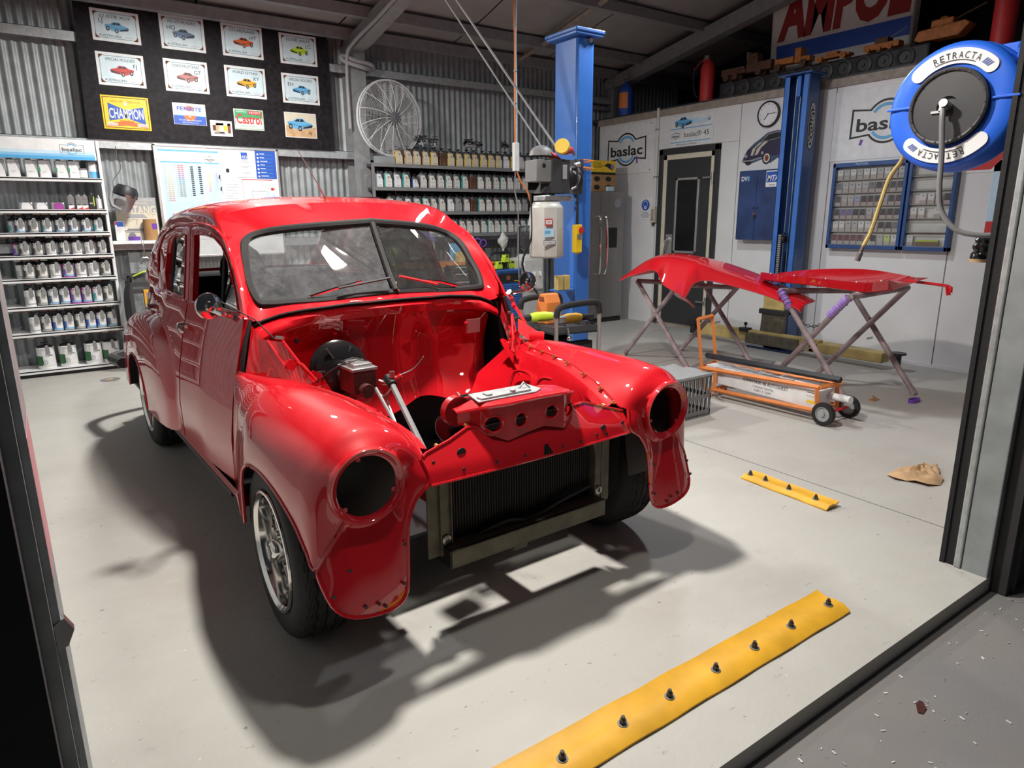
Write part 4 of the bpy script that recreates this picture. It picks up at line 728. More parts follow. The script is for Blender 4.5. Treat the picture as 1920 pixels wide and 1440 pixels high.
o,p,w_,h_=plate('metal_sign',.68,2.123,1.057,2.406,'brightyellow','yellow plate with a blue bow-tie and red ribbon, bottom left of the black board')
p.line([(.015,.015),(w_-.015,.015),(w_-.015,h_-.015),(.015,h_-.015)],.006,'rust',1,True); p.pg([(.05,.07),(w_/2,.10),(w_-.04,.05),(w_-.05,.20),(w_/2,.165),(.05,.22)],'royal',1); p.text('CHAMPION',w_/2,.095,.082,'offwhite',2,w=w_*.72,bold=.02,align='c'); p.text('DEALER    SERVICE',w_/2,h_-.055,.016,'orange',1,w=w_*.62,align='c'); p.pg([(.03,.02),(w_/2,.035),(w_-.03,.02),(w_-.03,.05),(w_/2,.075),(.03,.05)],'orange',.8); p.rect(.03,.03,.11,.055,'offwhite',1.5); p.text('CHECKED',.035,.036,.012,'signred',2.5,w=.07); p.rect(w_-.11,.03,w_-.03,.055,'offwhite',1.5); p.text('CLEANED',w_-.105,.036,.012,'signred',2.5,w=.07); p.text('SPARK PLUGS',w_/2,.068,.013,'signred',2,align='c'); p.bx((w_/2-.01-w_/2,-.009,.20-h_/2),(w_/2+.01-w_/2,-.0085,.235-h_/2),'white'); p.build('sign_print',o,smooth=0)
o,p,w_,h_=plate('metal_sign',1.252,2.199,1.538,2.389,'white','white and blue oil plate with an orange half disc on the black board')
p.rect(.004,.004,w_-.004,.085,'skyblue',.6); p.rect(.004,.004,w_-.004,.08,'royal',.8); p.band(w_/2,.085,0,.052,180,360,'orange',1); p.band(w_/2,.12,.0,.05,20,160,'orange',.7); p.text('PENRITE',w_/2,.125,.034,'royal',2,w=w_*.74,bold=.02,align='c'); p.text('MOTOR',w_/2,.088,.014,'white',2,w=.07,align='c'); p.text('OIL',w_/2,.066,.013,'white',2,align='c'); p.text('The Oil with a Guarantee!',w_/2,.036,.013,'white',2,w=w_*.68,shear=.3,align='c'); p.text('100% Pure Pennsylvania',w_/2,.016,.01,'white',2,w=w_*.5,shear=.3,align='c'); p.build('sign_print',o,smooth=0)
o,p,w_,h_=plate('metal_sign',1.791,2.187,2.072,2.378,'offwhite','green and red oil plate beside the small photograph')
p.pg([(.012,.10),(w_-.012,.115),(w_-.012,h_-.012),(.012,h_-.012)],'signgreen',.8); p.line([(.01,.01),(w_-.01,.01),(w_-.01,h_-.01),(.01,h_-.01)],.004,'signgreen',1,True); p.text('WAKEFIELD',.02,.16,.016,'white',2,w=.10); p.rect(.135,.145,w_-.02,.178,'signred',1); p.text('PATENT',.145,.153,.02,'white',2,w=.11); p.text('Castrol',w_/2,.06,.085,'signred',2.5,w=w_*.84,bold=.02,align='c'); p.text('CASTOR MOTOR OIL',w_/2,.03,.012,'signgreen',2,w=.17,align='c'); p.build('sign_print',o,smooth=0)
o,p,w_,h_=plate('metal_sign',2.279,2.143,2.607,2.386,'offwhite','sandy plate showing a pale blue utility truck, bottom right of the black board')
p.pg([(.01,.01),(w_-.01,.01),(w_-.01,h_*.45),(w_*.4,h_*.35),(.01,h_*.5)],'tan',.7); p.pg([(.01,h_*.5),(w_*.4,h_*.35),(w_-.01,h_*.45),(w_-.01,h_-.01),(.01,h_-.01)],'cream',.65); carpic(p,w_*.48,h_*.55,w_*.8,'skyblue',1,-1); p.text('N',w_*.72,.035,.035,'darkwood',2,shear=.2); p.build('sign_print',o,smooth=0)
o,p,w_,h_=plate('photograph',1.566,2.114,1.766,2.257,'offwhite','small colour photograph of people pinned between two oil plates',cat='photo')
for x,z,a,b,c_ in((.02,.05,.03,.05,'darkwood'),(.05,.04,.03,.08,'tan'),(.08,.03,.04,.09,'cream'),(.12,.05,.03,.05,'brightyellow'),(.155,.03,.03,.09,'rust'),(.02,.1,.16,.025,'offwhite'),(.03,.02,.1,.02,'grey')): p.rect(x,z,x+a,z+b,c_,1)
p.build('photo_print',o,smooth=0)
# ------------------------------------------------------------------ whiteboard, papers
m=MB('white'); m.bx((1.065,7.265,1.0),(2.165,7.28,2.0)); wb=m.build('whiteboard',smooth=0,label='white notice board in a metal frame below the black board',cat='notice board')
m=MB('alu'); 
for a,b in(((1.045,7.258,.98),(1.067,7.284,2.018)),((2.163,7.258,.98),(2.185,7.284,2.018)),((1.045,7.258,1.998),(2.185,7.284,2.02)),((1.045,7.258,.98),(2.185,7.284,1.0))): m.bx(a,b)
m.build('board_frame',wb,smooth=0,bevel=.003)
def sheet(x0,z0,x1,z1,label,mm='white',cat='paper',tilt=0,name='paper_sheet',y=7.2632):
    m=MB(mm); m.bx((0,0,0),(x1-x0,.0012,z1-z0)); o=m.build(name,smooth=0,loc=(x0,y,z0),label=label,cat=cat); o.rotation_euler=(0,tilt,0); return o,Pr((0,0,0)),x1-x0,z1-z0
o,p,w_,h_=sheet(1.07,1.15,1.615,1.985,'tinting chart poster with columns of colour swatches, left half of the whiteboard','white','poster',name='tinting_chart')
p.rect(.01,h_-.028,w_-.005,h_-.012,'skyblue',1); p.text('baslac® Tinting Chart',.03,h_-.10,.02,'midgrey',1,w=.24); logo(p,w_-.085,h_-.085,.11,'grey','grey',t=.015,l=1.2); p.rect(.02,.05,.385,h_-.12,'paleblue',.6); p.rect(.405,.05,w_-.005,h_-.12,'paleblue',.6); p.rect(.02,h_-.13,.385,h_-.118,'skyblue',1); p.rect(.405,h_-.13,w_-.005,h_-.118,'skyblue',1)
import colorsys
def sw(name,h,s_,v): return name if name in MATS else (mat(name,colorsys.hsv_to_rgb(h,s_,v),.5,noise=.02) and name)
for c_,(xx,n_,z0_,mode) in enumerate(((.075,18,.165,0),(.175,16,.16,1),(.285,15,.17,2),(.355,14,.17,2),(.435,9,.24,3),(.505,9,.22,4))):
    for r_ in range(n_):
        z=h_-z0_-r_*.0185; t=r_/n_
        if mode==0: mm=sw('sw0%d'%r_,.22-.2*t,.1+.45*t,.62-.1*t)
        elif mode==1: mm=sw('sw1%d'%r_,(.98 if t<.25 else .8 if t<.38 else .58+.0*t),.5 if t<.6 else .15,.5-.2*t)
        elif mode==2: mm='ink'
        elif mode==3: mm=sw('sw3%d'%r_,.15-.2*t if t<.75 else .95,.6,.85)
        else: mm=sw('sw4%d'%r_,.72-.2*t,.5,.75)
        if mode<2:
            p.rect(xx-.03,z,xx-.018,z+.005,'midgrey',1.2); p.rect(xx-.012,z,xx+.012,z+.012,mm,1.2); p.rect(xx+.016,z,xx+.04,z+.012,mm,1.2)
        else: p.rect(xx-.012,z,xx+.014,z+.012,mm,1.2); p.rect(xx-.03,z+.003,xx-.02,z+.007,'midgrey' if mode!=3 else mm,1.2)
for k in range(10): p.rect(.09+k*.012,.14,.102+k*.012,.26,sw('sp%d'%k,k/11,.35,.85),1.2)
p.rect(.075,.13,.088,.24,'lilac',1.2); p.rect(.22,.19,.26,.25,'midgrey',1.2); p.build('chart_print',o,smooth=0)
o,p,w_,h_=sheet(1.62,1.40,1.80,1.985,'tall white notice with lines of small print, middle of the whiteboard')
for k in range(9): p.rect(.03,.05+k*.027,.03+rnd.uniform(.06,.13),.054+k*.027,'midgrey',1)
p.build('notice_print',o,smooth=0)
o,p,w_,h_=sheet(1.765,1.735,1.945,1.99,'white certificate with a square blue emblem, upper right of the whiteboard',y=7.2618)
p.rect(.055,h_-.08,.115,h_-.015,'royal',1); p.text('MTA',.06,h_-.075,.03,'white',2,w=.05,shear=.3); p.line([(.004,.004),(w_-.004,.004),(w_-.004,h_-.004),(.004,h_-.004)],.002,'grey',1,True)
for z in(.16,.145,.11,.095,.05,.04): p.rect(.03,z,.03+rnd.uniform(.08,.13),z+.004,'midgrey',1)
p.build('certificate_print',o,smooth=0)
o,p,w_,h_=sheet(1.955,1.73,2.155,1.998,'blue information sheet with white icons at the upper right of the whiteboard','royal')
for k in range(7):
    z=h_-.035-k*.035; p.disc(.025,z,.01,'white',1,n=5+k%3); p.rect(.045,z+.002,.045+rnd.uniform(.04,.08),z+.008,'white',1); p.rect(.045,z-.006,.17,z-.004,'skyblue',1)
p.build('sheet_print',o,smooth=0)
o,p,w_,h_=sheet(1.81,1.42,2.158,1.722,'floor plan sheet with a red header line at the lower right of the whiteboard',y=7.2618)
p.rect(.0,h_-.008,w_*.85,h_,'signred',1); p.rect(.0,0,.003,h_,'signred',1); p.line([(.09,.08),(.09,.19),(.24,.19),(.24,.08)],.003,'ink',1); p.rect(.22,.10,.26,.19,'paleblue',1.1); p.rect(.285,.12,.31,.18,'paleblue',1.1); p.band(.05,.09,.014,.022,0,360,'signred',1); p.disc(.29,.21,.02,'signred',1,ry=.013)
for k in range(5): p.rect(.20+k*.02,.24-.012*(k%3),.208+k*.02,.245-.012*(k%3),'ink',1)
p.build('plan_print',o,smooth=0)
for k,(x,z) in enumerate(((1.60,1.74),(1.605,1.63))): m=MB('ink'); m.box((x,7.256,z),(.012,.008,.03),rot=roty(.2)); m.tube([(x+.004,7.255,z-.012),(x+.012,7.252,z-.05)],.0015,4,'steel'); m.build('bulldog_clip',smooth=0,label='%s black clip with a thin wire on the whiteboard notice'%('upper','lower')[k],cat='clip',group='clips on the whiteboard')
m=MB('ink'); m.box((1.682,7.26,1.80),(.03,.006,.034)); m.build('magnet',smooth=0,bevel=.003,label='black square magnet near the top of the tall whiteboard notice',cat='magnet')
# ------------------------------------------------------------------ girt shelf items
m=MB('white'); m.bx((.61,7.155,1.12),(1.045,7.288,1.15)); m.build('wall_shelf',smooth=0,bevel=.003,label='short white shelf plank on the wall rail between rack and whiteboard',cat='shelf')
m=MB('cream'); m.bx((-.17,0,0),(.17,.004,.385)); o=m.build('tin_sign',loc=(.845,7.275,1.152),smooth=0,label='old cream and grey tin sign with a car front, leaning on the lower wall rail',cat='sign'); o.rotation_euler=(R(-3),0,0)
p=Pr((-.17,0,0)); p.rect(.0,.25,.34,.385,'midgrey',.5); p.text('THE WORLD FAMOUS',.03,.355,.014,'cream',1,w=.28); p.text('CLASSIC',.06,.325,.02,'cream',1,w=.22); p.text('MUSTANG',.01,.235,.075,'cream',2,w=.32,bold=.03); p.band(.17,.10,0,.15,0,180,'cream',1.5); p.pg([(.08,.20),(.12,.235),(.22,.235),(.26,.20)],'midgrey',2); p.line([(.10,.17),(.13,.19),(.17,.185),(.16,.165),(.155,.14)],.004,'grey',2); p.rect(.04,.085,.30,.105,'grey',2); p.rect(.06,.07,.28,.08,'midgrey',2); p.disc(.06,.11,.02,'offwhite',2.5); p.disc(.28,.11,.02,'offwhite',2.5); p.disc(.11,.04,.03,'grey',2.5); p.build('sign_print',o,smooth=0)
t=thing('face_shield',(.73,7.12,1.52),'black face shield with a clear visor hung from a wire left of the whiteboard','face shield')
m=MB('ink'); m.lathe([(.10,0),(.10,.05),(.075,.09),(0,.10)],(.02,0,.02),(.35,0,1),18); m.build('crown',t,smooth=40)
m=MB('acrylic'); m.loft([[(-.06,-.10,-.02),(.02,-.12,.03),(.11,-.06,.01)],[(-.09,-.09,-.12),(-.01,-.11,-.13),(.05,-.06,-.10)]]); m.build('visor',t)
m=MB('grey'); m.tube([(-.08,0,.06),(-.10,-.02,.0),(-.09,-.03,-.06),(-.03,-.04,-.1)],.018,6); m.tube([(-.06,0,.09),(-.02,0,.06),(.03,0,.05)],.012,6); m.build('headband',t)
m=MB('steel'); m.tube([(-.06,.0,.10),(-.05,.03,.16),(.0,.08,.22),(.03,.10,.28),(.02,.165,.38),(.02,.168,.46)],.004,6,res=16); m.build('hanging_wire',t)
m=MB('cardboard'); m.lathe([(0,0),(.056,0),(.058,.07),(.054,.15),(.056,.19),(.047,.18),(.046,.1)],n=20); m.loft([[(.0585*math.cos(a),.0585*math.sin(a),z) for a in np.linspace(R(-80),R(10),6)] for z in(.10,.15)],m='purple'); m.build('paper_roll',loc=(.935,7.225,1.152),smooth=40,label='brown paper roll with purple tape on the lower wall rail',cat='roll')
m=MB('white'); m.bx((-.035,-.02,0),(.035,.02,.17)); m.bx((-.02,-.021,.125),(.033,-.02,.168),'royal'); m.bx((-.034,-.021,.14),(-.02,-.02,.168),'signred'); m.build('pamphlet_holder',loc=(.682,7.215,1.152),smooth=0,bevel=.003,label='white pamphlet holder with a blue top corner, beside the display rack',cat='holder')
m=MB('purple'); m.lathe([(.036,0),(.05,0),(.05,.034),(.036,.034),(.036,0)],n=24); m.build('tape_roll',loc=(.79,7.21,1.152),label='purple tape roll lying on the lower wall rail',cat='tape')
m=MB('steel'); m.tube([(0,-.012,.003),(0,-.02,-.03),(.003,-.02,-.10),(.004,0,-.15)],[.008,.008,.007,.01],6); m.tube([(-.03,0,-.215),(-.036,0,-.185),(-.015,0,-.16),(.02,0,-.16),(.04,0,-.18),(.036,0,-.215)],.012,6); m.build('hanging_clamp',loc=(.845,7.166,1.153),label='worn steel hook clamp hanging from the lower wall rail',cat='clamp')
m=MB('galvdull'); m.bx((-.14,0,0),(.14,.006,.19)); pb=m.build('pegboard',loc=(.87,7.285,.85),smooth=0,label='grey perforated steel panel below the lower wall rail',cat='panel'); m=MB('offwhite')
for i in range(9):
    for j in range(3): m.cyl((-.12+i*.03,-.002,.03+j*.03),(-.12+i*.03,0,.03+j*.03),.004,n=6)
m.bx((-.06,-.003,.115),(.06,0,.135),'midgrey'); m.build('peg_holes',pb,smooth=0,kind='stuff')
t=thing('welding_cart',(.80,6.95,0),'dark tool cart with hoses and a yellow charger, between rack and car','cart')
m=MB('darkgrey'); m.bx((-.14,-.12,.70),(.30,.12,.72)); m.bx((-.14,-.12,.76),(.30,-.10,.80)); m.bx((-.15,-.13,0),(-.12,-.10,.86)); m.bx((-.15,.10,0),(-.12,.13,.86)); m.bx((.28,-.13,0),(.31,-.10,.8)); m.bx((-.14,-.12,.30),(.30,.12,.32)); m.cyl((-.14,-.13,.83),(-.14,.12,.83),.03); m.build('frame',t,smooth=40)
m=MB('yellow'); m.bx((-.04,-.16,.50),(.16,-.08,.73)); m.bx((-.02,-.162,.62),(.03,-.16,.71),'lilac'); m.bx((.06,-.162,.64),(.11,-.16,.71),'lilac'); m.build('charger',t,smooth=0,bevel=.006)
for k in range(4): MB('ink').tube([(-.13,-.14,.86),(-.16-.01*k,-.15,.7),(-.17-.008*k,-.15,.45),(-.14,-.15,.30)],.008,6,res=16).build('hose',t)
for k in range(3): MB('ink' if k else 'lime').tube([(-.1,-.1,.85-.01*k),(.0,-.12,.89-.015*k),(.12,-.1,.87-.01*k),(.26,-.08,.83)],.008,6,res=16).build('lead',t)
m=MB('blackgloss'); m.lathe([(.035,0),(.035,.14),(.015,.17),(.015,.2)],(-.08,-.15,.32),n=12); m.build('spray_bottle',t)
# ------------------------------------------------------------------ wall fan
t=thing('wall_fan',(3.34,7.05,2.37),'large galvanised wire-cage fan bracketed to the steel column','fan')
ax=np.array((.12,-.99,-.02)); ax/=np.linalg.norm(ax); u=np.cross((0,0,1.),ax);u/=np.linalg.norm(u);v=np.cross(ax,u); Rf=.385
def fp(r,a,h): return ax*h+u*r*math.cos(a)+v*r*math.sin(a)
m=MB('signwhite')
for r,h in ((Rf,0),(Rf*.985,.03),(Rf*.985,-.03)): m.tube([fp(r,a,h) for a in np.linspace(0,2*PI,48,endpoint=False)],.005,5,closed=True)
for side in(1,-1):
    for r in np.arange(.09,Rf,.0155): m.tube([fp(r,a,side*(.03+.07*(1-(r/Rf)**2))) for a in np.linspace(0,2*PI,40,endpoint=False)],.0013,3,closed=True)
    for k_ in range(14):
        a=2*PI*k_/14+(.2 if side<0 else 0); m.tube([fp(r,a+.25*(r/Rf),side*(.03+.07*(1-(r/Rf)**2))) for r in np.linspace(.06,Rf,7)],.003,4)
m.build('wire_cage',t,kind='stuff') if False else m.build('wire_cage',t)
for k_ in range(3):
    a0=2*PI*k_/3+.6; b=MB('grey'); b.loft([[fp(r,a0+da,.035*s_*.6) for s_,da in((-1,-.30*w_),(0,0),(1,.30*w_))] for r,w_ in((.05,.9),(.14,1.15),(.24,1.05),(.32,.7))]); b.build('fan_blade',t)
m=MB('grey'); m.cyl(fp(0,0,.05),fp(0,0,-.05),.05); m.cyl(fp(0,0,-.05),fp(0,0,-.2),.08,n=18); m.build('motor',t)
m=MB('steel'); m.lathe([(.06,0),(.06,.006),(0,.008)],fp(0,0,.098),ax,20); m.build('badge',t)
m=MB('darkgrey'); m.tube([fp(0,0,-.17),(-.1,.09,0.0),(-.19,.115,0)],.018,8); m.bx((-.21,.115,-.09),(-.17,.128,.09)); m.build('wall_bracket',t)
MB('grey').tube([fp(.30,-1.5,-.03),(.02,-.02,-.45),(.03,.0,-.6),(.05,.04,-.85)],.004,5).build('pull_cord',t)
# ------------------------------------------------------------------ black tin shelves right of the column
bs=thing('tin_shelf',(3.1,7.2,0),'black steel shelves of mixing tins between column and blue hoist post','shelves')
SB=[1.905,1.66,1.405,1.155]
for z in SB:
    m=MB('darkgrey'); m.bx((0,-.2,z-.03),(2.55,.16,z)); m.bx((0,-.204,z-.034),(2.55,-.2,z+.003),'grey'); m.build('shelf',bs,smooth=0,bevel=.002)
for x in(0,2.55): m=MB('grey'); m.bx((x-.012,-.2,1.0),(x+.012,-.17,1.91)); m.bx((x-.012,.13,1.0),(x+.012,.16,1.91)); m.build('upright',bs,smooth=0)
MB('black').bx((0.02,.15,1.1),(2.53,.16,1.9)).build('back_panel',bs,smooth=0)
def rtin(bd,lm,edge,h=.145,r=.05,lev=True):
    t=bpy.data.objects.new('mixing_tin',None); COL.objects.link(t); t.empty_display_size=.03
    m=MB(bd); m.bx((-r,-r*.8,0),(r,r*.8,h)); m.lathe([(r*.75,h),(r*.75,h+.008),(r*.6,h+.012)],n=14,m='grey'); m.build('tin_body',t,bevel=.008,smooth=0)
    p=Pr((-r,-r*.8-.0004,0)); p.rect(.012,.006,2*r-.004,h-.01,lm,1); p.rect(.002,.006,.012,h-.01,edge,1); p.line([(r*.75,h*.74),(r*1.2,h*.77),(r*1.0,h*.60)],.004,'ink',2); p.rect(.02,h*.42,2*r-.01,h*.435,edge,2); p.rect(r*.8,h*.15,r*1.5,h*.18,'grey',2); p.build('tin_label',t,smooth=0)
    if lev:
        m=MB('ink'); m.lathe([(r*.85,h+.008),(r*.8,h+.02),(.01,h+.026),(.009,h+.04)],n=12); m.box((.0,0,h+.042),(.07,.012,.008),rot=rotz(.5)); m.box((.024,.012,h+.046),(.014,.014,.01)); m.build('mixing_lid',t)
        m=MB('darkgrey'); m.prism([(.012,-r*.8-.004,h+.02),(.042,-r*.8-.004,h+.016),(.05,-r*.8-.012,h-.05),(.028,-r*.8-.014,h-.052)],(0,.006,0)); m.box((.024,-r*.5,h+.018),(.02,r*.8,.012),'darkgrey'); m.build('pour_spout',t)
    return t
ru=set(); RP={}
def rp(k):
    if k not in RP: RP[k]=rtin(*dict(cream=('dulyellow','cream','brightyellow'),beige=('tan','cream','tan'),brown=('darkwood','darkwood','rust'),white=('tinmetal','white','paleblue'),teal=('teal','offwhite','teal'),grey=('grey','offwhite','midgrey'),blue=('navytin','white','royal'),bare=('grey','midgrey','midgrey'))[k],h=.145 if k!='blue' else .10,r=.046 if k not in('blue',) else .042)
    return RP[k]
R1=['cream','beige','beige','beige','cream','brown','cream','cream','cream','cream','cream','cream','cream','white','cream','grey','bare','bare']
R2=['white','teal','white','teal','blue','grey','grey','grey','teal','grey','teal','brown','grey','grey','grey','teal','grey','grey','grey']
R3=['blue','white','bare','white','grey','teal','grey','grey','white','bare','grey','brown','teal','grey','grey','teal','grey','grey','bare']
R4=['grey','bare','grey','teal','grey','teal','grey','grey','grey','grey','teal','grey','teal','grey','grey','grey','teal','bare','bare']
for si,(rw,xs0,dx,nm) in enumerate(((R1,3.42,.109,'top'),(R2,3.17,.1075,'second'),(R3,3.19,.107,'third'),(R4,3.6,.099,'bottom'))):
    for k_,kn in enumerate(rw):
        place(rp(kn),xs0+k_*dx+rnd.uniform(-.006,.006),7.06+rnd.uniform(-.008,.008),SB[si]+.001,rnd.uniform(-.07,.07),'%s mixing tin, %s from the left on the black shelves\' %s row'%(dict(cream='cream',beige='beige',brown='dark brown',white='white',teal='green-edged',grey='pale grey',blue='short blue',bare='plain grey')[kn],ORD[k_],nm),'mixing tins on the black shelves',ru)
# spare lids heaped on the top row
for x,y,z,n_,lb in((3.78,7.08,2.135,12,'large heap of spare grey mixing lids on the cream tins by the fan'),(4.40,7.08,2.135,8,'middle heap of spare grey mixing lids on the cream tins'),(4.86,7.08,2.135,5,'small heap of spare mixing lids near the hanging socket block')):
    m=MB('darkgrey')
    for q in range(n_):
        m.cur='darkgrey' if q%3 else 'midgrey'; m.T=(rotz(rnd.uniform(0,6))@rotx(rnd.uniform(-.5,.5)),np.array([rnd.uniform(-.13,.13)*(n_/12),rnd.uniform(-.03,.03),.025*(q%3)])); m.lathe([(.04,0),(.038,.012),(.01,.018),(.008,.034)],n=12); m.box((0,0,.036),(.07,.012,.008)); m.bx((.02,-.05,-.02),(.035,-.03,.02))
    m.build('spare_lids',loc=(x,y,z),smooth=40,label=lb,cat='lids',kind='stuff')
m=MB('galvdull'); m.bx((3.12,7.01,1.909),(3.36,7.03,1.98)); m.bx((3.12,7.03,1.909),(3.36,7.2,1.914)); m.build('steel_offcut',smooth=0,label='bent grey steel offcut on the top black shelf below the fan',cat='offcut')
m=MB('maroon'); m.bx((2.5,6.80,0.0),(3.05,6.98,1.535)); m.bx((2.49,6.79,1.53),(3.06,6.99,1.55)); m.build('tool_chest',smooth=0,bevel=.004,label='dark red chest seen just above the car roof by the column',cat='chest')
# workbench behind the car
t=thing('workbench',(3.65,6.9,0),'timber-topped workbench behind the car below the black shelves','bench')
m=MB('wood'); m.bx((-.55,-.25,.80),(.10,.3,.84)); m.build('bench_top',t,smooth=0,bevel=.004)
for x in(-.5,.05):
    m=MB('midgrey'); m.bx((x-.03,-.23,0),(x+.03,-.18,.8)); m.build('leg',t,smooth=0)
t=thing('tool_cabinet',(4.17,6.82,0),'black roll cabinet with steel drawer pulls beside the blue welder','tool cabinet')
m=MB('black'); m.bx((-.40,-.25,.05),(.155,.22,.82)); m.build('carcass',t,smooth=0,bevel=.004)
m=MB('wood'); m.bx((-.40,-.26,.82),(.17,.23,.845)); m.build('worktop',t,smooth=0,bevel=.003)
for i,(z,h) in enumerate(((.745,.065),(.655,.08),(.565,.08),(.45,.1),(.33,.11),(.2,.12))):
    m=MB('darkgrey'); m.bx((-.385,-.262,z),(.14,-.25,z+h)); d_=m.build('drawer',t,smooth=0,bevel=.002)
    m=MB('alu'); m.bx((-.36,-.285,z+h-.018),(.115,-.262,z+h-.004)); m.build('drawer_pull',d_,smooth=0,bevel=.003)
p=Pr((-.05,-.263,.67)); p.rect(0,0,.14,.05,'ink',1); p.line([(0,0),(.14,0),(.14,.05),(0,.05)],.004,'lilac',2,True); p.text('TTR',.02,.01,.032,'lilac',2,w=.10,shear=.2,bold=.02); p.build('maker_plate',t,smooth=0)
for x in(-.36,.12): m=MB('rubber'); m.cyl((x-.015,-.2,.025),(x+.015,-.2,.025),.025); m.build('castor',t)
t=thing('welder',(4.50,6.75,0),'blue welding machine with louvred grille beside the water cooler','welder')
m=MB('deepblue'); m.bx((-.17,-.25,.04),(.17,.25,.74)); m.build('cabinet',t,smooth=0,bevel=.008)
m=MB('black'); m.bx((-.15,-.258,.60),(.155,-.25,.705)); m.cyl((-.02,-.262,.655),(-.02,-.256,.655),.028,n=18,m='rust'); m.bx((.06,-.261,.615),(.13,-.258,.62),'brightyellow'); m.build('control_panel',t,smooth=30)
m=MB('blue'); m.bx((-.15,-.254,.06),(.155,-.25,.58)); m.build('grille',t,smooth=0); m=MB('ink')
for i in range(12):
    for j in range(20): m.bx((-.135+i*.024,-.2555,.075+j*.025),(-.121+i*.024,-.254,.088+j*.025))
m.build('grille_hole',t,smooth=0,kind='stuff')
m=MB('blue'); m.tube([(-.17,-.25,.74),(.17,-.25,.74)],.012,6); m.build('top_rail',t)
# things lying on cabinet, bench and welder
m=MB('dulyellow'); m.lathe([(.03,0),(.085,.0),(.085,.11),(.03,.11)],n=22); m.build('tape_roll',loc=(4.04,6.78,.846),label='wide roll of masking tape on the black tool cabinet',cat='tape')
m=MB('skyblue'); m.bx((-.06,-.03,0),(.06,.03,.2)); m.build('paper_box',loc=(4.04,6.93,.846),smooth=0,bevel=.004,label='light blue box standing behind the masking tape roll',cat='box')
for k_,(x,y,h,r) in enumerate(((4.19,6.75,.12,.03),(4.25,6.77,.10,.032))): m=MB('darkgrey'); m.lathe([(0,0),(r,0),(r,h),(r*.7,h+.01),(0,h+.012)],n=14); m.lathe([(r*1.02,h-.02),(r*1.02,h)],n=14,m='steel'); m.build('spray_can',loc=(x,y,.846),label='%s dark can on the tool cabinet right of the tape roll'%('taller' if not k_ else 'shorter'),cat='can')
m=MB('grey'); m.bx((-.07,-.04,.03),(.06,.04,.10)); m.prism([(-.07,-.04,.10),(-.03,-.04,.15),(.06,-.04,.15),(.06,-.04,.10)],(0,.08,0),'midgrey'); m.cyl((0,0,0),(0,0,.03),.05); m.build('bench_vice',loc=(4.27,6.92,.846),smooth=30,bevel=.004,label='small grey bench vice at the back of the tool cabinet',cat='vice')
m=MB('ink'); m.bx((-.14,-.05,.0),(.10,.05,.07)); m.cyl((-.12,0,.045),(.12,0,.045),.045,.035,n=12); m.tube([(-.14,0,.06),(-.1,0,.16),(.05,0,.17),(.15,0,.10)],.012,6,res=14); o=m.build('bag',loc=(4.50,6.72,.757),bevel=.015,smooth=40,label='black tool bag with a carrying loop lying on the blue welder',cat='bag')
def pack(x,y,z,rz,lb):
    m=MB('lime'); m.bx((-.045,-.03,0),(.045,.03,.05)); m.bx((-.03,-.032,.05),(.03,.032,.085)); m.bx((-.02,-.0335,.055),(.02,.0335,.08),'ink'); o=m.build('battery_pack',loc=(x,y,z),smooth=0,bevel=.006,label=lb,cat='battery'); o.rotation_euler=(0,0,rz)
pack(4.50,6.58,.83,.2,'lime green battery standing on the black bag on the welder'); pack(4.62,6.62,.757,-.3,'lime green charger lying at the right edge of the welder'); pack(4.385,6.56,.757,.1,'dull lime green battery at the left front of the welder')
for k_,(x,z) in enumerate(((4.37,1.10),(4.445,1.085))): m=MB('purple'); m.lathe([(.032,-.012),(.045,-.012),(.045,.012),(.032,.012),(.032,-.012)],(0,0,-.045),(.5,1,0),24); m.tube([(0,-.012,.0),(0,.02,.015)],.004,5,'steel'); m.build('hanging_tape_roll',loc=(x,6.97,z),label='purple tape roll hanging under the black shelves, %s of the pair'%('left','right')[k_],cat='tape',group='hanging purple tape rolls')
m=MB('offwhite'); rr=[]
for i in range(12):
    u=i/11; r_=.012+.05*math.sin(PI*min(1,u*1.15))**.8*(1 if u>.25 else .6); rr.append([(r_*math.cos(a_)*(1+.35*math.sin(3*a_+i)),.6*r_*math.sin(a_)*(1+.3*math.cos(4*a_+i*1.7)),-.03-.22*u) for a_ in np.linspace(0,2*PI,16,endpoint=False)])
m.loft(rr,cu=True,caps=True)
m.build('hanging_rag',loc=(4.71,6.93,1.19),smooth=60,label='crumpled white rag hanging from the lowest black shelf',cat='rag')
for k_ in range(6): m=MB('grey' if k_%2 else 'darkgrey'); h=.26-.03*k_; m.bx((-.035,-.02,0),(.035,.02,h)); m.build('folder',loc=(4.13+.09*k_,7.1,.846 if k_<2 else .86),smooth=0,bevel=.003,label='grey upright file behind the tool cabinet, %s from the left'%ORD[k_],cat='file',group='upright files at the wall')
m=MB('white'); m.bx((-.17,0,0),(.17,.003,.24)); o=m.build('instruction_sheet',loc=(3.72,7.15,.87),smooth=0,label='white instruction sheet with bottle drawings, seen through the windscreen',cat='paper'); p=Pr((-.17,-.0004,0))
for i in range(2):
    for j in range(2): p.rect(.10+.15*i,.03+.11*j,.125+.15*i,.075+.11*j,'grey',1); p.rect(.03+.15*i,.04+.11*j,.09+.15*i,.045+.11*j,'midgrey',1)
p.build('sheet_print',o,smooth=0)
m=MB('lime'); m.lathe([(.0,.06),(.02,.07),(.025,.10),(.045,.13),(.04,.18),(.005,.19)],n=14); m.lathe([(.045,0),(.04,.01),(.008,.02),(.008,.06)],n=14); m.build('lime_funnel',loc=(3.19,6.78,.842),label='lime green goblet-shaped filter funnel on the workbench',cat='funnel')
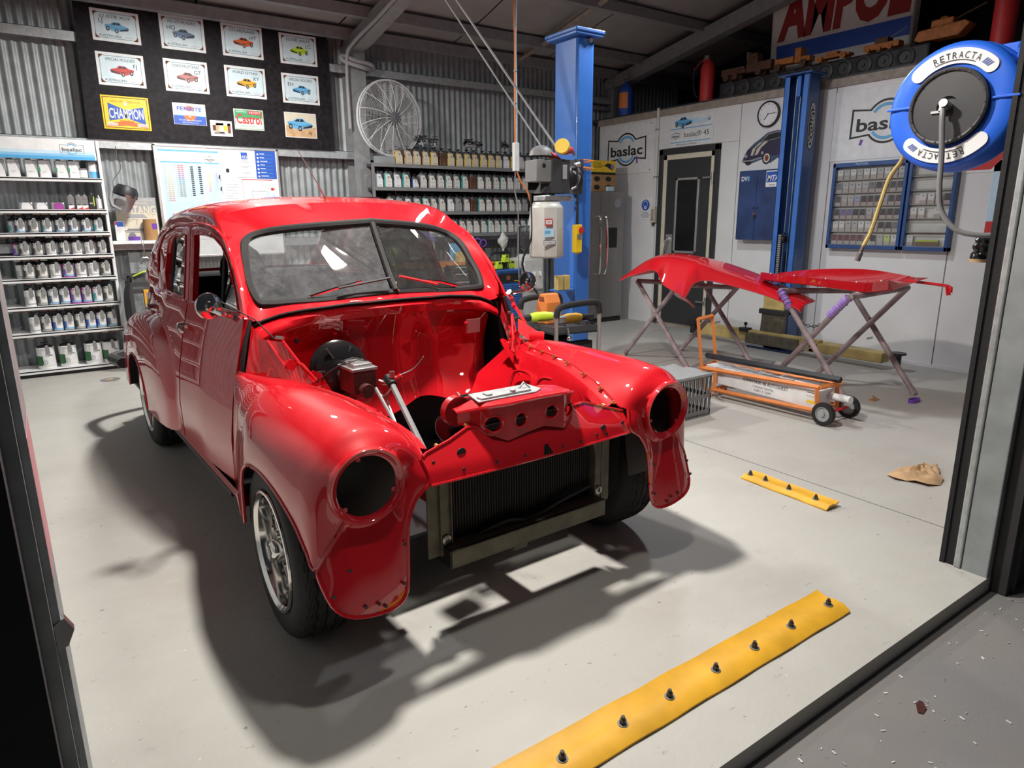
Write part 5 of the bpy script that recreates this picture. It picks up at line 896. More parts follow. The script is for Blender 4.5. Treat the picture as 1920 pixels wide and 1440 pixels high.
m=MB('plastic'); m.lathe([(0,0),(.06,0),(.065,.12),(.05,.16),(.05,.19),(0,.19)],n=16); m.build('mixing_cup',loc=(3.2,6.97,.842),label='pale plastic mixing container behind the lime funnel',cat='container')
# ------------------------------------------------------------------ water cooler
t=thing('water_cooler',(4.93,6.75,0),'white water cooler standing left of the blue hoist post','water cooler')
m=MB('plastic'); m.bx((-.16,-.15,.0),(.16,.16,.86)); m.lathe([(.13,.86),(.10,.90),(.075,.905)],n=22); m.build('cabinet',t,bevel=.03,smooth=40)
m=MB('offwhite'); m.lathe([(.075,0),(.07,-.012),(.0,-.02)],(.03,-.152,.72),(0,-1,0),20); m.bx((-.07,-.156,.48),(.13,-.15,.70)); m.build('tap_recess',t,smooth=40)
for x in(-.01,.08): m=MB('white'); m.cyl((x,-.15,.69),(x,-.19,.68),.012); m.cyl((x,-.185,.70),(x,-.185,.65),.014); m.build('tap',t)
m=MB('grey'); m.bx((-.07,-.19,.47),(.13,-.15,.49)); m.build('drip_tray',t,smooth=0,bevel=.004)
m=MB('bottle'); m.lathe([(.03,.90),(.05,.94),(.115,.98),(.122,1.0),(.112,1.03),(.122,1.06),(.112,1.09),(.122,1.12),(.112,1.15),(.12,1.20),(.10,1.23),(0,1.24)],n=24); m.build('water_bottle',t,smooth=60)
m=MB('white'); m.lathe([(.04,1.24),(.03,1.27),(.02,1.31),(.004,1.40)],(.06,0,0),n=12); m.build('bottle_cloth',t)
# ------------------------------------------------------------------ blue two-post hoist
hp=thing('hoist_post',(3.565,4.265,0),'tall blue closed hoist post with motor and white oil tank','hoist post')
m=MB('blue'); m.bx((-.083,-.137,.02),(.083,.137,2.635)); m.build('column',hp,bevel=.02,smooth=35)
m=MB('blue'); m.bx((-.15,-.2,2.635),(.13,.175,2.66)); m.bx((-.14,-.19,2.615),(.12,.165,2.637)); m.build('top_plate',hp,bevel=.006,smooth=0)
MB('blue').bx((-.2,-.2,0),(.25,.2,.02)).build('base_plate',hp,smooth=0); MB('steel').cyl((.02,-.17,2.59),(.02,-.14,2.6),.018).build('pulley_bolt',hp)
b=MB('blue'); b.bx((-.40,-.15,.772),(-.17,-.05,.782)); 
m=MB('blue'); m.prism([(-.31,-.215,.775),(-.17,-.215,.775),(-.085,-.137,.775),(-.085,-.0,.775),(-.31,-.1,.775)],(0,0,.008)); m.prism([(-.19,-.215,.775),(-.13,-.18,.775),(-.16,-.19,.69)],(.01,.0,0),'deepblue'); m.build('lug_shelf',hp,smooth=0)
for k_,x in enumerate((-.28,-.215)): m=MB('dulyellow'); m.bx((x-.026,-.215,.784),(x+.026,-.16,.895)); m.build('arm_adapter',hp,smooth=0,bevel=.004)
# power unit: box, motor, pump block and oil tank hung on the -X face
m=MB('darkgrey'); m.bx((-.535,-.24,1.58),(-.40,-.10,1.73),'grey'); m.bx((-.40,-.245,1.50),(-.23,-.09,1.74)); m.bx((-.30,-.25,1.60),(-.26,-.244,1.70),'midgrey'); m.cyl((-.47,-.245,1.69),(-.47,-.235,1.69),.016,m='ink'); m.prism([(-.46,-.2,1.50),(-.2,-.2,1.50),(-.17,-.2,1.62),(-.36,-.2,1.62)],(0,.1,0)); m.cyl((-.23,-.17,1.62),(-.12,-.17,1.62),.085,n=18,m='ink'); m.bx((-.12,-.22,1.5),(-.08,-.1,1.75)); m.build('motor',hp,bevel=.008,smooth=30)
m=MB('alu'); m.bx((-.46,-.24,1.445),(-.22,-.1,1.485)); m.cyl((-.22,-.2,1.465),(-.17,-.2,1.465),.018); m.tube([(-.20,-.24,1.66),(-.15,-.26,1.62),(-.17,-.25,1.55),(-.22,-.25,1.53)],.012,6); m.cyl((-.18,-.24,1.70),(-.14,-.25,1.71),.02); m.build('pump_block',hp,bevel=.005,smooth=30)
m=MB('frost'); m.lathe([(.10,1.44),(.10,1.425),(.125,1.41),(.128,1.05),(.12,1.035),(0,1.03)],(-.39,-.17,0),(0,0,1),8); tk=m.build('oil_tank',hp,bevel=.012,smooth=30)
p=Pr((-.535,-.300,1.0)); p.rect(.03,.27,.10,.32,'signred',1); p.rect(.037,.28,.093,.31,'white',2); p.text('CMX',.045,.287,.016,'signred',3,w=.04); p.rect(.02,.19,.115,.25,'paleblue',1); p.rect(.03,.215,.08,.235,'skyblue',2); p.rect(.02,.135,.125,.165,'white',1); p.line([(.02,.135),(.125,.135),(.125,.165),(.02,.165)],.003,'ink',2,True); p.text('OUT FRIDGE',.026,.143,.013,'ink',2,w=.09); p.build('tank_label',tk,smooth=0)
for z in(1.68,1.735): MB('hiorange').tube([(.0,-.14,z),(.0,-.24,z+.005),(-.10,-.25,z+.01)],.006,5).build('hook_prong',hp)
for k_ in range(1,2): MB('ink').tube([(-.5,-.12,1.5),(-.53+.02*k_,-.15,1.2),(-.50,-.02,.95),(-.25,-.04,.6),(-.12,-.1,.3)],.009,6,res=20).build('oil_hose',hp)
m=MB('ink'); m.tube([(-.12,-.27,1.66),(-.16,-.25,1.5),(-.175,-.24,1.28)],.007,6); cb=bpy.data.objects
t=thing('lift_pendant',(3.365,3.965,1.07),'yellow push-button pendant with a red stop button hanging in front of the blue post','pendant control')
m=MB('brightyellow'); m.bx((-.03,-.025,0),(.03,.025,.205)); m.build('case',t,bevel=.006,smooth=0)
m=MB('signred'); m.lathe([(.012,0),(.024,.012),(.024,.02),(0,.022)],(.008,-.025,.165),(0,-1,0),16); m.build('stop_button',t)
m=MB('grey'); m.bx((-.02,-.03,.10),(.02,-.025,.135)); m.build('button_plate',t,smooth=0); MB('brightyellow').cyl((0,0,-.012),(0,0,0),.012).build('end_cap',t)
MB('ink').tube([(0,0,.2),(.002,.0,.4),(.006,.02,.62)],[.012,.008,.007],6).build('lead',t)
# cap and polisher on the power unit
t=thing('cap',(3.16,4.10,1.762),'dark cap with a red underside lying on the hoist motor','cap'); m=MB('grey'); m.loft([[(.10*math.cos(a)*q-.03,.075*math.sin(a)*q,.075*math.sqrt(max(0,1-q*q))) for a in np.linspace(0,2*PI,18,endpoint=False)] for q in(1,.9,.7,.4,.05)],cu=True); m.build('crown',t,smooth=60); m=MB('signred'); m.loft([[(.03+.0*k_,-.08,.0),(.10,-.07,-.02),(.12,.0,-.02),(.07,.07,0)],[(.0,-.06,.03),(.06,-.05,.02),(.08,.0,.02),(.04,.05,.03)]]); m.build('brim',t)
t=thing('polisher',(3.26,4.02,1.80),'small polisher with a yellow foam pad resting on the hoist motor','polisher'); m=MB('brightyellow'); m.lathe([(0,.02),(.05,.02),(.055,.012),(.055,-.006),(.04,-.012)],(-.04,-.05,.02),(-.75,-.6,.2),24); m.build('foam_pad',t,smooth=40); m=MB('signred'); m.tube([(-.03,-.04,.01),(.03,.0,.0),(.1,.02,.01)],[.025,.03,.022],10); m.build('body',t); MB('steel').tube([(.1,.02,.01),(.14,.03,-.02)],.012,8).build('air_fitting',t)
# second post
h2=thing('hoist_post',(6.19,4.05,0),'blue open hoist post with chain and yellow arms by the white wall','hoist post')
m=MB('deepblue'); m.bx((-.09,-.13,.02),(.09,-.118,2.605)); m.bx((-.09,.118,.02),(.09,.13,2.605)); m.bx((.078,-.13,.02),(.09,.13,2.605)); m.bx((-.09,-.13,.02),(-.082,-.07,2.605),'blue'); m.bx((-.09,.075,.02),(-.082,.13,2.605),'blue'); m.build('column',h2,smooth=0,bevel=.006)
m=MB('deepblue'); m.bx((-.13,-.17,2.605),(.13,.17,2.62)); m.build('top_plate',h2,smooth=0,bevel=.003); MB('deepblue').bx((-.2,-.25,0),(.25,.25,.02)).build('base_plate',h2,smooth=0)
for y in(-.02,.03): m=MB('steel'); m.cyl((-.04,y,.4),(-.04,y,2.5 if y<0 else 2.58),.005,n=6); m.build('lift_cable',h2)
m=MB('blue'); m.bx((-.07,-.03,2.42),(-.05,.01,2.6)); m.build('cable_guide',h2,smooth=0)
m=MB('ink'); m.tube([(-.07,-.01,1.15),(-.085,.0,1.16),(-.09,.03,1.13),(-.09,.035,.55)],.012,6); m.cyl((-.07,-.01,1.1),(-.07,.03,1.1),.035,n=16); ch=m.build('chain_wheel',h2)
m=MB('midgrey')
for z in np.arange(.56,1.14,.018): m.bx((-.104,.02,z),(-.09,.05,z+.01))
m.build('chain_link',ch,smooth=0,kind='stuff')
p=Pr((-.055,-.1305,1.93)); p.disc(.055,.22,.052,'ink',1,ry=.215,n=36); p.band(.055,.22,.043,.049,0,360,'offwhite',2,40,4.15); p.text('TUFFDXX',.035,.40,.05,'offwhite',3,w=.34,bold=.02,ang=-PI/2); p.build('maker_badge',h2,smooth=0)
p=Pr((-.055,-.1305,.9)); p.band(.06,.05,.03,.035,0,360,'royal',1,24); p.build('round_emblem',h2,smooth=0)
m=MB('brightyellow'); m.bx((-.13,-.10,.30),(-.085,.14,.62),'dulyellow'); m.build('carriage',h2,smooth=0,bevel=.006)
m=MB('darkgrey'); m.prism([(-.16,-.12,.13),(-.14,-.12,.38),(-.02,-.12,.38),(-.02,-.12,.13)],(0,.26,0),'olive'); m.bx((-.17,-.13,.36),(-.0,.16,.41),'ink'); m.build('arm_socket',h2,smooth=0,bevel=.006)
m=MB('dulyellow'); m.prism([(-.22,-.55,.06),(-.14,-.55,.06),(-.10,.9,.06),(-.22,.9,.06)],(0,0,.12)); m.bx((-.24,-.35,.05),(-.12,.25,.16),'olive'); m.build('lift_arm',h2,smooth=0,bevel=.008)
m=MB('dulyellow'); m.prism([(-.22,-1.15,.06),(-.08,-1.15,.06),(-.04,-.45,.06),(-.22,-.45,.06)],(0,0,.09)); m.build('lift_arm',h2,smooth=0,bevel=.008)
m=MB('ink'); m.cyl((-.15,-1.25,.05),(-.15,-1.25,.15),.03); m.cyl((-.15,-1.25,.15),(-.15,-1.25,.165),.065,n=18); m.build('lift_pad',h2); m=MB('ink'); m.cyl((-.16,.98,.05),(-.16,.98,.16),.05); m.cyl((-.16,.98,.16),(-.16,.98,.18),.075,n=16); m.build('lift_pad',h2)
m=MB('ink'); m.cyl((-.2,.28,.15),(-.2,.28,.23),.006,n=6); m.sph((-.2,.28,.24),.02,10,6); m.bx((-.24,.23,.16),(-.16,.33,.2)); m.build('lock_knob',h2)
# ------------------------------------------------------------------ ceiling cables
for k_,(a,b) in enumerate((((2.62,5.2,3.55),(3.35,4.16,1.80)),((2.53,5.2,3.55),(3.17,4.14,1.82)))):
    m=MB('midgrey'); m.tube([a,((a[0]+b[0])/2+.01,(a[1]+b[1])/2,(a[2]+b[2])/2-.015),b],.009-.003*k_,6); m.build('ceiling_hung_cable',label='%s pale cable slanting from the ceiling down to the hoist motor'%('thicker','thinner')[k_],cat='cable',group='slanting cables to the hoist')
t=thing('hanging_power_lead',(3.54,5.0,1.72),'vertical power lead with a white socket block hanging from the ceiling','power lead')
m=MB('plastic'); m.bx((-.025,-.02,0),(.025,.02,.235)); m.build('socket_block',t,bevel=.005,smooth=0)
MB('hiorange').tube([(-.005,0,.23),(-.008,.0,.6),(-.004,0,1.0),(-.012,0,1.4),(-.0,0,1.85)],.007,6,res=20).build('orange_lead',t); MB('paleblue').tube([(.008,0,.23),(.010,.0,.6),(.004,0,1.0),(.014,0,1.4),(-.0,0,1.85)],.007,6,res=20).build('grey_lead',t)
for z in(.55,.8,1.15,1.4): m=MB('midgrey'); m.cyl((0,0,z),(0,0,z+.01),.016,n=8); m.build('cable_tie',t)
MB('hiorange').tube([(.01,0,0),(.05,.0,-.08),(.12,.0,-.16),(.16,0,-.26)],.007,6,res=16).build('plugged_orange_lead',t); MB('grey').tube([(-.005,0,0),(.0,.02,-.15),(.02,.0,-.3),(.035,.02,-.5),(.02,0,-.7),(.03,0,-.95)],.006,6,res=20).build('plugged_grey_lead',t)
# ------------------------------------------------------------------ fridge and boxes
t=thing('fridge',(6.05,6.9,0),'grey two-door fridge with curved handles between blue post and white wall','fridge')
m=MB('fridge'); m.bx((-.36,-.37,.05),(.235,.33,1.64)); m.build('cabinet',t,bevel=.01,smooth=0)
for a,b in((-.36,-.165),(-.16,.235)): m=MB('fridge'); m.bx((a,-.415,.06),(b,-.372,1.638)); m.build('door',t,bevel=.008,smooth=0)
for x,q in((-.205,-1),(-.12,1)): m=MB('chrome'); m.tube([(x,-.42,.62),(x+.01*q,-.47,.66),(x+.02*q,-.485,.95),(x+.01*q,-.47,1.30),(x,-.42,1.34)],.012,8,res=20); m.build('handle',t)
m=MB('black'); m.bx((-.06,-.42,.95),(.12,-.414,1.2)); m.bx((-.02,-.425,1.15),(.10,-.42,1.17),'ink'); m.build('water_dispenser',t,smooth=0,bevel=.004); m=MB('midgrey'); m.cyl((.12,-.416,1.5),(.12,-.414,1.5),.055,n=22); m.build('round_magnet',t)
m=MB('black'); m.bx((-.36,-.40,0),(.235,.3,.05)); m.build('plinth',t,smooth=0)
t=thing('carton',(5.98,6.7,1.642),'brown cardboard bottle carton with oval holes on top of the fridge','carton'); m=MB('cardboard'); m.bx((-.2,-.16,0),(.2,.16,.2)); m.build('carton_body',t,smooth=0,bevel=.003)
for x,z in((-.12,.05),(-.12,.15),(.07,.05),(.07,.15)): m=MB('ink'); m.lathe([(.0,.001),(.05,.001)],(x,-.16,z),(0,-1,0),20); m.v=[(v[0],v[1],z+(v[2]-z)*.62) for v in m.v]; m.build('oval_hole',t)
m=MB('paleblue'); m.bx((.02,-.20,0),(.14,-.165,.06)); m.build('cloth',t,bevel=.01,smooth=0)
m=MB('brightyellow'); m.bx((-.2,-.1,.03),(.2,.1,.17)); m.bx((-.2,-.1,0),(.2,.1,.03),'ink'); o=m.build('tool_box_carton',loc=(5.99,6.66,1.843),smooth=0,bevel=.003,label='yellow carton with a dark tool picture stacked on the brown carton',cat='box'); p=Pr((-.2,-.1003,0)); p.text('LP TOOL',.03,.125,.022,'ink',1); p.text('KIT WAXED',.03,.095,.022,'ink',1); p.rect(.03,.085,.16,.089,'ink',1); p.build('carton_print',o,smooth=0); p=Pr((-.2,-.1003,0)); p.pg([(.2,.11),(.26,.14),(.32,.13),(.37,.10),(.35,.06),(.30,.07),(.26,.09)],'ink',1); p.disc(.34,.10,.03,'lilac',2); p.build('carton_print',o,smooth=0)
# ------------------------------------------------------------------ things on the white booth wall (facing -X)
UX=(0,-1,0)
def wpanel(name,ya,yb,z0,z1,mm,label,cat,th=.008,bev=.002,x=XR):
    m=MB(mm); m.bx((-th,-(ya-yb),0),(0,0,z1-z0)); o=m.build(name,loc=(x-.0005,ya,z0),smooth=0,bevel=bev,label=label,cat=cat); p=Pr((-th-.0003,0,0),UX,(0,0,1)); return o,p,ya-yb,z1-z0
o,p,w_,h_=wpanel('wall_sign',7.12,6.19,1.87,2.475,'signwhite','big white sign with a black and blue badge above the fridge','sign')
logo(p,.48,.30,.70,'ink','skyblue',t=.028); 
for q in((.03,.03),(w_-.03,.03),(.03,h_-.03),(w_-.03,h_-.03)): p.disc(*q,.007,'ink',1,n=8)
p.build('sign_print',o,smooth=0)
o,p,w_,h_=wpanel('wall_sign',5.90,5.27,2.125,2.47,'signwhite','white banner sign with a blue sports car above the booth door','sign')
p.rect(.0,.20,w_-.03,.21,'skyblue',1); p.rect(.0,.05,w_-.03,.06,'skyblue',1); p.pg([(.26,.24),(.55,.245),(.55,.28),(.30,.31)],'paleblue',.7); carpic(p,.19,.275,.26,'skyblue',1,-1); p.disc(.565,.275,.022,'ink',1,n=14); p.disc(.565,.275,.018,'white',2,n=14); p.disc(.565,.272,.008,'ink',3,ry=.012,n=10)
logo(p,.085,.13,.13,'ink','skyblue',t=.03); p.text('baslac® 45',.21,.105,.055,'ink',1,w=.36); p.text('Be more effective with baslac',.10,.02,.018,'ink',1,w=.30); p.build('sign_print',o,smooth=0)
o,p,w_,h_=wpanel('safety_sign',6.372,6.16,1.298,1.562,'signwhite','small white safety sign with a blue respirator symbol beside the booth door','sign',.004)
p.disc(.105,.175,.068,'royal',1,n=30); p.disc(.105,.19,.035,'white',2,ry=.042,n=18); p.disc(.105,.188,.029,'royal',3,ry=.036,n=18); p.disc(.105,.145,.022,'white',4,n=6); p.disc(.105,.145,.008,'royal',5,n=10); p.rect(.075,.19,.135,.2,'royal',4)
for t_,z,w2 in(('PC MASK',.072,.09),('MUST BE WORN',.047,.15),('IN THIS AREA',.022,.13)): p.text(t_,.106,z,.016,'ink',1,w=w2,align='c')
p.build('sign_print',o,smooth=0)
t=thing('wall_conduit',(XR-.001,6.10,1.25),'pale vertical conduit with a switch box left of the booth door','conduit'); m=MB('plastic'); m.cyl((-.018,0,.18),(-.018,0,1.35),.016,n=10); m.build('pipe',t); m=MB('cream'); m.bx((-.05,-.03,.01),(0,.035,.2)); m.bx((-.056,-.02,.03),(-.05,.02,.17),'beigetrim'); m.build('switch_box',t,smooth=0,bevel=.004); m=MB('ink'); m.cyl((-.025,.01,-.03),(-.025,.01,.01),.016,n=10); m.build('gland',t)
for z in(.55,1.1): m=MB('alu'); m.bx((-.036,-.025,z),(0,.025,z+.015)); m.build('saddle',t,smooth=0)
t=thing('wall_clock',(XR-.001,4.565,2.35),'round white clock with a black rim above the car cut-out','clock'); m=MB('ink'); m.lathe([(.128,0),(.128,.03),(.118,.036),(.113,.03)],(0,0,0),(-1,0,0),40); m.build('rim',t); m=MB('white'); m.lathe([(.115,.024),(0,.024)],(0,0,0),(-1,0,0),40); m.build('dial',t)
p=Pr((-.0245,0,0),UX,(0,0,1))
for k_ in range(12): a=R(90-30*k_); p.text(str(k_ or 12),.095*math.cos(a),.095*math.sin(a)-.007,.014,'ink',1,align='c')
p.build('numerals',t,smooth=0); p=Pr((-.027,0,0),UX,(0,0,1)); p.line([(0,0),(.088,.004)],.005,'ink'); p.build('minute_hand',t,smooth=0); p=Pr((-.0285,0,0),UX,(0,0,1)); p.line([(0,0),(-.042,-.055)],.007,'ink'); p.disc(0,0,.007,'ink',2); p.build('hour_hand',t,smooth=0)
# car cut-out
m=MB('ink'); W=.55
out=[(.0,.045),(.03,.03),(.1,.0),(.17,.02),(.30,.06),(.36,.01),(.43,.0),(.52,.06),(.75,.09),(.78,.3),(.70,.40),(.5,.44),(.36,.42),(.25,.34),(.17,.29),(.07,.2),(.03,.12)]
m.prism([(-.006,-x*.82,z*.72) for x,z in out],(.006,0,0),'navytin'); o=m.build('car_cutout',loc=(XR-.0005,4.862,1.868),smooth=0,label='flat cut-out of a round dark blue car with pale stripes above the blue cabinet',cat='cut-out')
p=Pr((-.0065,0,0),UX,(0,0,1)); q=lambda P:[(x*.82,z*.72) for x,z in P]
mat('cutpurple',(.03,.022,.06),.45); mat('cutstripe',(.5,.48,.4),.5)
p.pg(q([(.03,.06),(.3,.09),(.5,.1),(.75,.12),(.76,.3),(.45,.33),(.25,.29),(.08,.2),(.04,.12)]),'cutpurple',.5); p.pg(q([(.27,.30),(.47,.315),(.56,.34),(.62,.40),(.5,.425),(.37,.405)]),'grey',.8); p.pg(q([(.29,.31),(.46,.325),(.55,.345),(.59,.395),(.5,.41),(.38,.39)]),'ink',1); p.pg(q([(.13,.12),(.165,.12),(.20,.22),(.30,.30),(.25,.29),(.15,.21)]),'cutstripe',1); p.pg(q([(.19,.12),(.235,.13),(.28,.22),(.38,.30),(.32,.30),(.22,.21)]),'cutstripe',1)
p.disc(.37*.82,.065*.72,.05,'ink',1,ry=.057); p.disc(.375*.82,.07*.72,.037,'offwhite',2,ry=.045); p.disc(.375*.82,.07*.72,.025,'rust',3,ry=.032); p.disc(.10*.82,.03*.72,.04,'ink',1,ry=.03); p.line(q([(.0,.05),(.15,.05),(.30,.085)]),.012,'midgrey',2); p.disc(.05,.085,.018,'midgrey',2); p.disc(.25,.105,.016,'midgrey',2); p.build('cutout_print',o,smooth=0)
t=thing('wall_cabinet',(XR-.001,4.79,1.08),'dark blue two-door wall cabinet behind the open hoist post','cabinet'); m=MB('cabblue'); m.bx((-.115,-.52,0),(0,0,.715)); m.build('carcass',t,smooth=0,bevel=.003)
for a,b in((0,-.222),(-.226,-.52)):
    m=MB('cabblue'); m.bx((-.122,b,.003),(-.116,a,.712)); d_=m.build('door',t,smooth=0,bevel=.002); m=MB('ink'); yc=-.2 if a==0 else -.25; m.cyl((-.123,yc,.33),(-.121,yc,.33),.013); m.build('finger_hole',d_)
m=MB('chrome'); m.bx((-.132,-.25,.26),(-.122,-.2,.285)); m.bx((-.135,-.235,.22),(-.125,-.215,.265),'ink'); m.build('hasp',t,smooth=0,bevel=.003)
p=Pr((-.1225,0,0),UX,(0,0,1)); p.text('DV',.03,.61,.045,'white',1,w=.075,bold=.02); p.text('1',.108,.61,.045,'skyblue',1,w=.02,bold=.02); p.build('door_sticker',t,smooth=0); p=Pr((-.1225,0,0),UX,(0,0,1)); p.rect(.33,.54,.50,.70,'white',1); p.rect(.335,.585,.495,.69,'royal',2); p.text('MTA',.345,.60,.055,'white',3,w=.13,shear=.3,bold=.02); p.rect(.37,.555,.44,.562,'grey',2); p.build('door_sticker',t,smooth=0)
# colour-chip display cases
def chipcase(name,ya,yb,label,ncol,split):
    z0,z1=1.02,1.805; t=thing(name,(XR-.001,ya,z0),label,'display case'); w_=ya-yb; h_=z1-z0; fr=.028
    m=MB('deepblue'); m.bx((-.08,-fr,0),(0,0,h_)); m.bx((-.08,-w_,0),(0,-w_+fr,h_)); m.bx((-.08,-w_,h_-fr*1.4),(0,0,h_)); m.bx((-.08,-w_,0),(0,0,fr*1.3)); m.build('case_frame',t,smooth=0,bevel=.004)
    m=MB('offwhite'); m.bx((-.012,-w_+fr,fr),(-.004,-fr,h_-fr)); m.build('back_panel',t,smooth=0)
    ih=(h_-fr*2.7)/6
    for r_ in range(6):
        zz=fr*1.3+ih*(5-r_)
        m=MB('plastic'); m.bx((-.055,-w_+fr,zz),(-.012,-fr,zz+.005)); m.build('shelf_ledge',t,smooth=0)
        m=MB('acrylic'); m.loft([[(-.06,-fr,zz),(-.06,-w_+fr,zz)],[(-.07,-fr,zz+ih*.5),(-.07,-w_+fr,zz+ih*.5)],[(-.05,-fr,zz+ih*.9),(-.05,-w_+fr,zz+ih*.9)]]); m.build('clear_cover',t,smooth=0)
    return t,w_,ih,fr,z0
mat('chipwhite',(.75,.75,.74),.5); mat('chipgrey',(.18,.18,.2),.5); mat('chipdark',(.03,.03,.04),.5); mat('chipviolet',(.2,.17,.36),.5); mat('chipred',(.16,.02,.035),.5); mat('chipblue',(.35,.42,.6),.5); mat('chiplime',(.6,.7,.2),.5); mat('chippale',(.5,.5,.5),.5)
def chip(mm):
    m=MB('chipwhite'); m.bx((-.012,-.026,0),(0,.026,.088)); m.bx((-.0125,-.025,.03),(-.012,.025,.087),mm); m.bx((-.0128,-.008,.068),(-.0125,.008,.074),'ink'); return m
CN=dict(chipwhite='white',chipgrey='grey',chipdark='black',chipviolet='violet',chipred='dark red',chipblue='pale blue',chiplime='lime',chippale='light grey')
def fill(t,w_,ih,fr,z0,ya,rowsc,tag_,grp,xsl):
    for r_,rw in enumerate(rowsc):
        zz=z0+fr*1.3+ih*(5-r_)+.006
        for c_,k_ in enumerate(rw):
            if not k_: continue
            chip(k_).build('colour_card',loc=(XR-.035,ya-xsl[c_],zz),smooth=0,label='%s colour card, %s from left in the %s row of the %s chip case'%(CN[k_],ORD[c_],ORD[r_],tag_),cat='card',group=grp)
W_,G_,D_,V_,R_,B_,L_,P_='chipwhite','chipgrey','chipdark','chipviolet','chipred','chipblue','chiplime','chippale'
t1=chipcase('colour_chip_case',3.765,3.075,'wide blue-framed case of colour cards right of the open hoist post',10,5)
xs10=[.062+.0628*i for i in range(10)]
fill(*t1,3.765,[[W_,P_,W_,P_,W_,W_,P_,W_,P_,P_],[G_,P_,P_,P_,P_,G_,D_,D_,D_,D_],[D_,P_,P_,B_,D_,D_,D_,B_,D_,D_],[D_,V_,V_,D_,D_,P_,P_,D_,D_,D_],[W_,W_,P_,P_,W_,W_,P_,D_,D_,G_],[R_,R_,R_,R_,R_,None,D_,P_,L_,W_]],'wide','cards in the wide chip case',xs10)
t2=chipcase('colour_chip_case',3.062,2.672,'narrow blue-framed case, half empty of colour cards, under the hose reel',5,5)
xs5=[.065+.065*i for i in range(5)]
fill(*t2,3.062,[[None]*5,[None]*5,[None,W_,W_,W_,D_],[W_,W_,None,W_,None],[None]*5,[None]*5],'narrow','cards in the narrow chip case',xs5)
m=MB('cardboard'); m.bx((-.02,-.19,0),(0,0,.05)); m.bx((-.021,-.19,.035),(0,0,.05),'lime'); m.build('card_stack',loc=(XR-.03,2.95,1.063),smooth=0,label='flat brown box in the bottom row of the narrow chip case',cat='box')
chip('chipwhite').build('colour_card',loc=(XR-.035,3.0,1.063),smooth=0,label='white card beside the flat brown box in the narrow chip case',cat='card')
p=Pr((-.0805,-.2,.755),UX,(0,0,1)); p.text('Fast Finder',.02,.006,.018,'paleblue',1,w=.12); p.build('case_title',t1[0],smooth=0)
o,p,w_,h_=wpanel('wall_sign',3.85,2.70,1.83,2.45,'signwhite','white sign with a black badge half hidden by the blue hose reel','sign',.005)
logo(p,.50,.32,.66,'ink','skyblue',t=.028); p.build('sign_print',o,smooth=0)
o,p,w_,h_=wpanel('wall_sign',2.68,1.9,1.66,2.3,'signwhite','white sign with a red diagonal flash behind the hose reel','sign',.005)
p.pg([(.02,.02),(.22,.02),(.75,.6),(.55,.6)],'signred',1); p.build('sign_print',o,smooth=0)
o,p,w_,h_=wpanel('wall_poster',2.44,2.0,1.15,1.75,'paleblue','narrow pale poster with a red foot beside the steel jamb','poster',.005); p.rect(0,0,w_,.12,'signred',1); p.build('poster_print',o,smooth=0)
m=MB('purple'); m.bx((-.002,-.012,0),(0,.012,.05)); o=m.build('tape_scrap',loc=(XR-.0075,3.57,1.96),smooth=0,label='scrap of purple tape stuck below the half-hidden badge sign',cat='tape'); o.rotation_euler=(.3,0,0)
m=MB('purple'); m.bx((-.002,-.012,0),(0,.012,.09)); o=m.build('tape_scrap',loc=(XR-.0105,6.44,1.99),smooth=0,label='scrap of purple tape stuck on the big badge sign above the fridge',cat='tape'); o.rotation_euler=(-.15,0,0)
# ------------------------------------------------------------------ loft ledge
t=thing('service_station_sign',(6.98,4.25,2.62),'large curved old fuel sign with red lettering and blue band on the loft','sign'); P=[(.70,.0),(-.70,.0),(-.745,.1),(-.76,.8),(-.74,1.0),(.74,1.0),(.76,.85),(.745,.1)]
m=MB('offwhite'); m.prism([(0,y,z) for y,z in P],(.14,0,0)); m.build('sign_box',t,smooth=0,bevel=.03); p=Pr((-.0005,.76,0),UX,(0,0,1)); p.pg([(.10,.34),(1.50,.34),(1.50,.50),(.09,.50)],'royal',1); p.text('AMPOL',.09,.57,.46,'ampolred',1,w=1.40,shear=.12,bold=.05); p.build('sign_lettering',t,smooth=0)
t=thing('track_model',(6.72,4.3,2.601),'long black model crawler track with wheels along the loft ledge','model'); m=MB('ink'); m.bx((-.08,-1.15,0),(.08,1.09,.19)); m.build('track_body',t,smooth=0,bevel=.02)
for y in np.arange(-.95,1.1,.19): m=MB('darkgrey'); m.lathe([(.085,0),(.085,.012),(.06,.02),(.05,.008),(.02,.008),(.02,.022),(0,.022)],(-.08,y,.095),(-1,0,0),18); m.build('track_wheel',t,smooth=40)
def toy(name,loc,label,parts,wheels,wr=.035):
    t=thing(name,loc,label,'toy'); 
    for nm,mm,bxs in parts:
        m=MB(mm)
        for a,b in bxs: m.bx((-.05,-a[0],a[1]),(.05,-b[0],b[1]))
        m.build(nm,t,smooth=0,bevel=.006)
    for x,z in wheels:
        for sd in(-1,1): m=MB('wood' if name!='toy_truck' else 'darkwood'); m.lathe([(wr*.4,0),(wr,0),(wr,.02),(wr*.4,.02),(wr*.35,.012),(0,.012)],(sd*.045-.01,-x,z),(-1,0,0),14); m.build('wheel',t,smooth=40)
    return t
toy('toy_truck',(6.70,5.38,2.792),'dark wooden toy truck with a long tray on the loft',[('tray','darkwood',[((0,.06),(.32,.10)),((0,.10),(.30,.13))]),('cab','darkwood',[((.33,.05),(.47,.20)),((.34,.20),(.46,.235))]),('hood','darkwood',[((.47,.05),(.64,.14))]),('stack','grey',[((.33,.1),(.345,.26))])],[(.08,.036),(.5,.036),(.2,.036)])
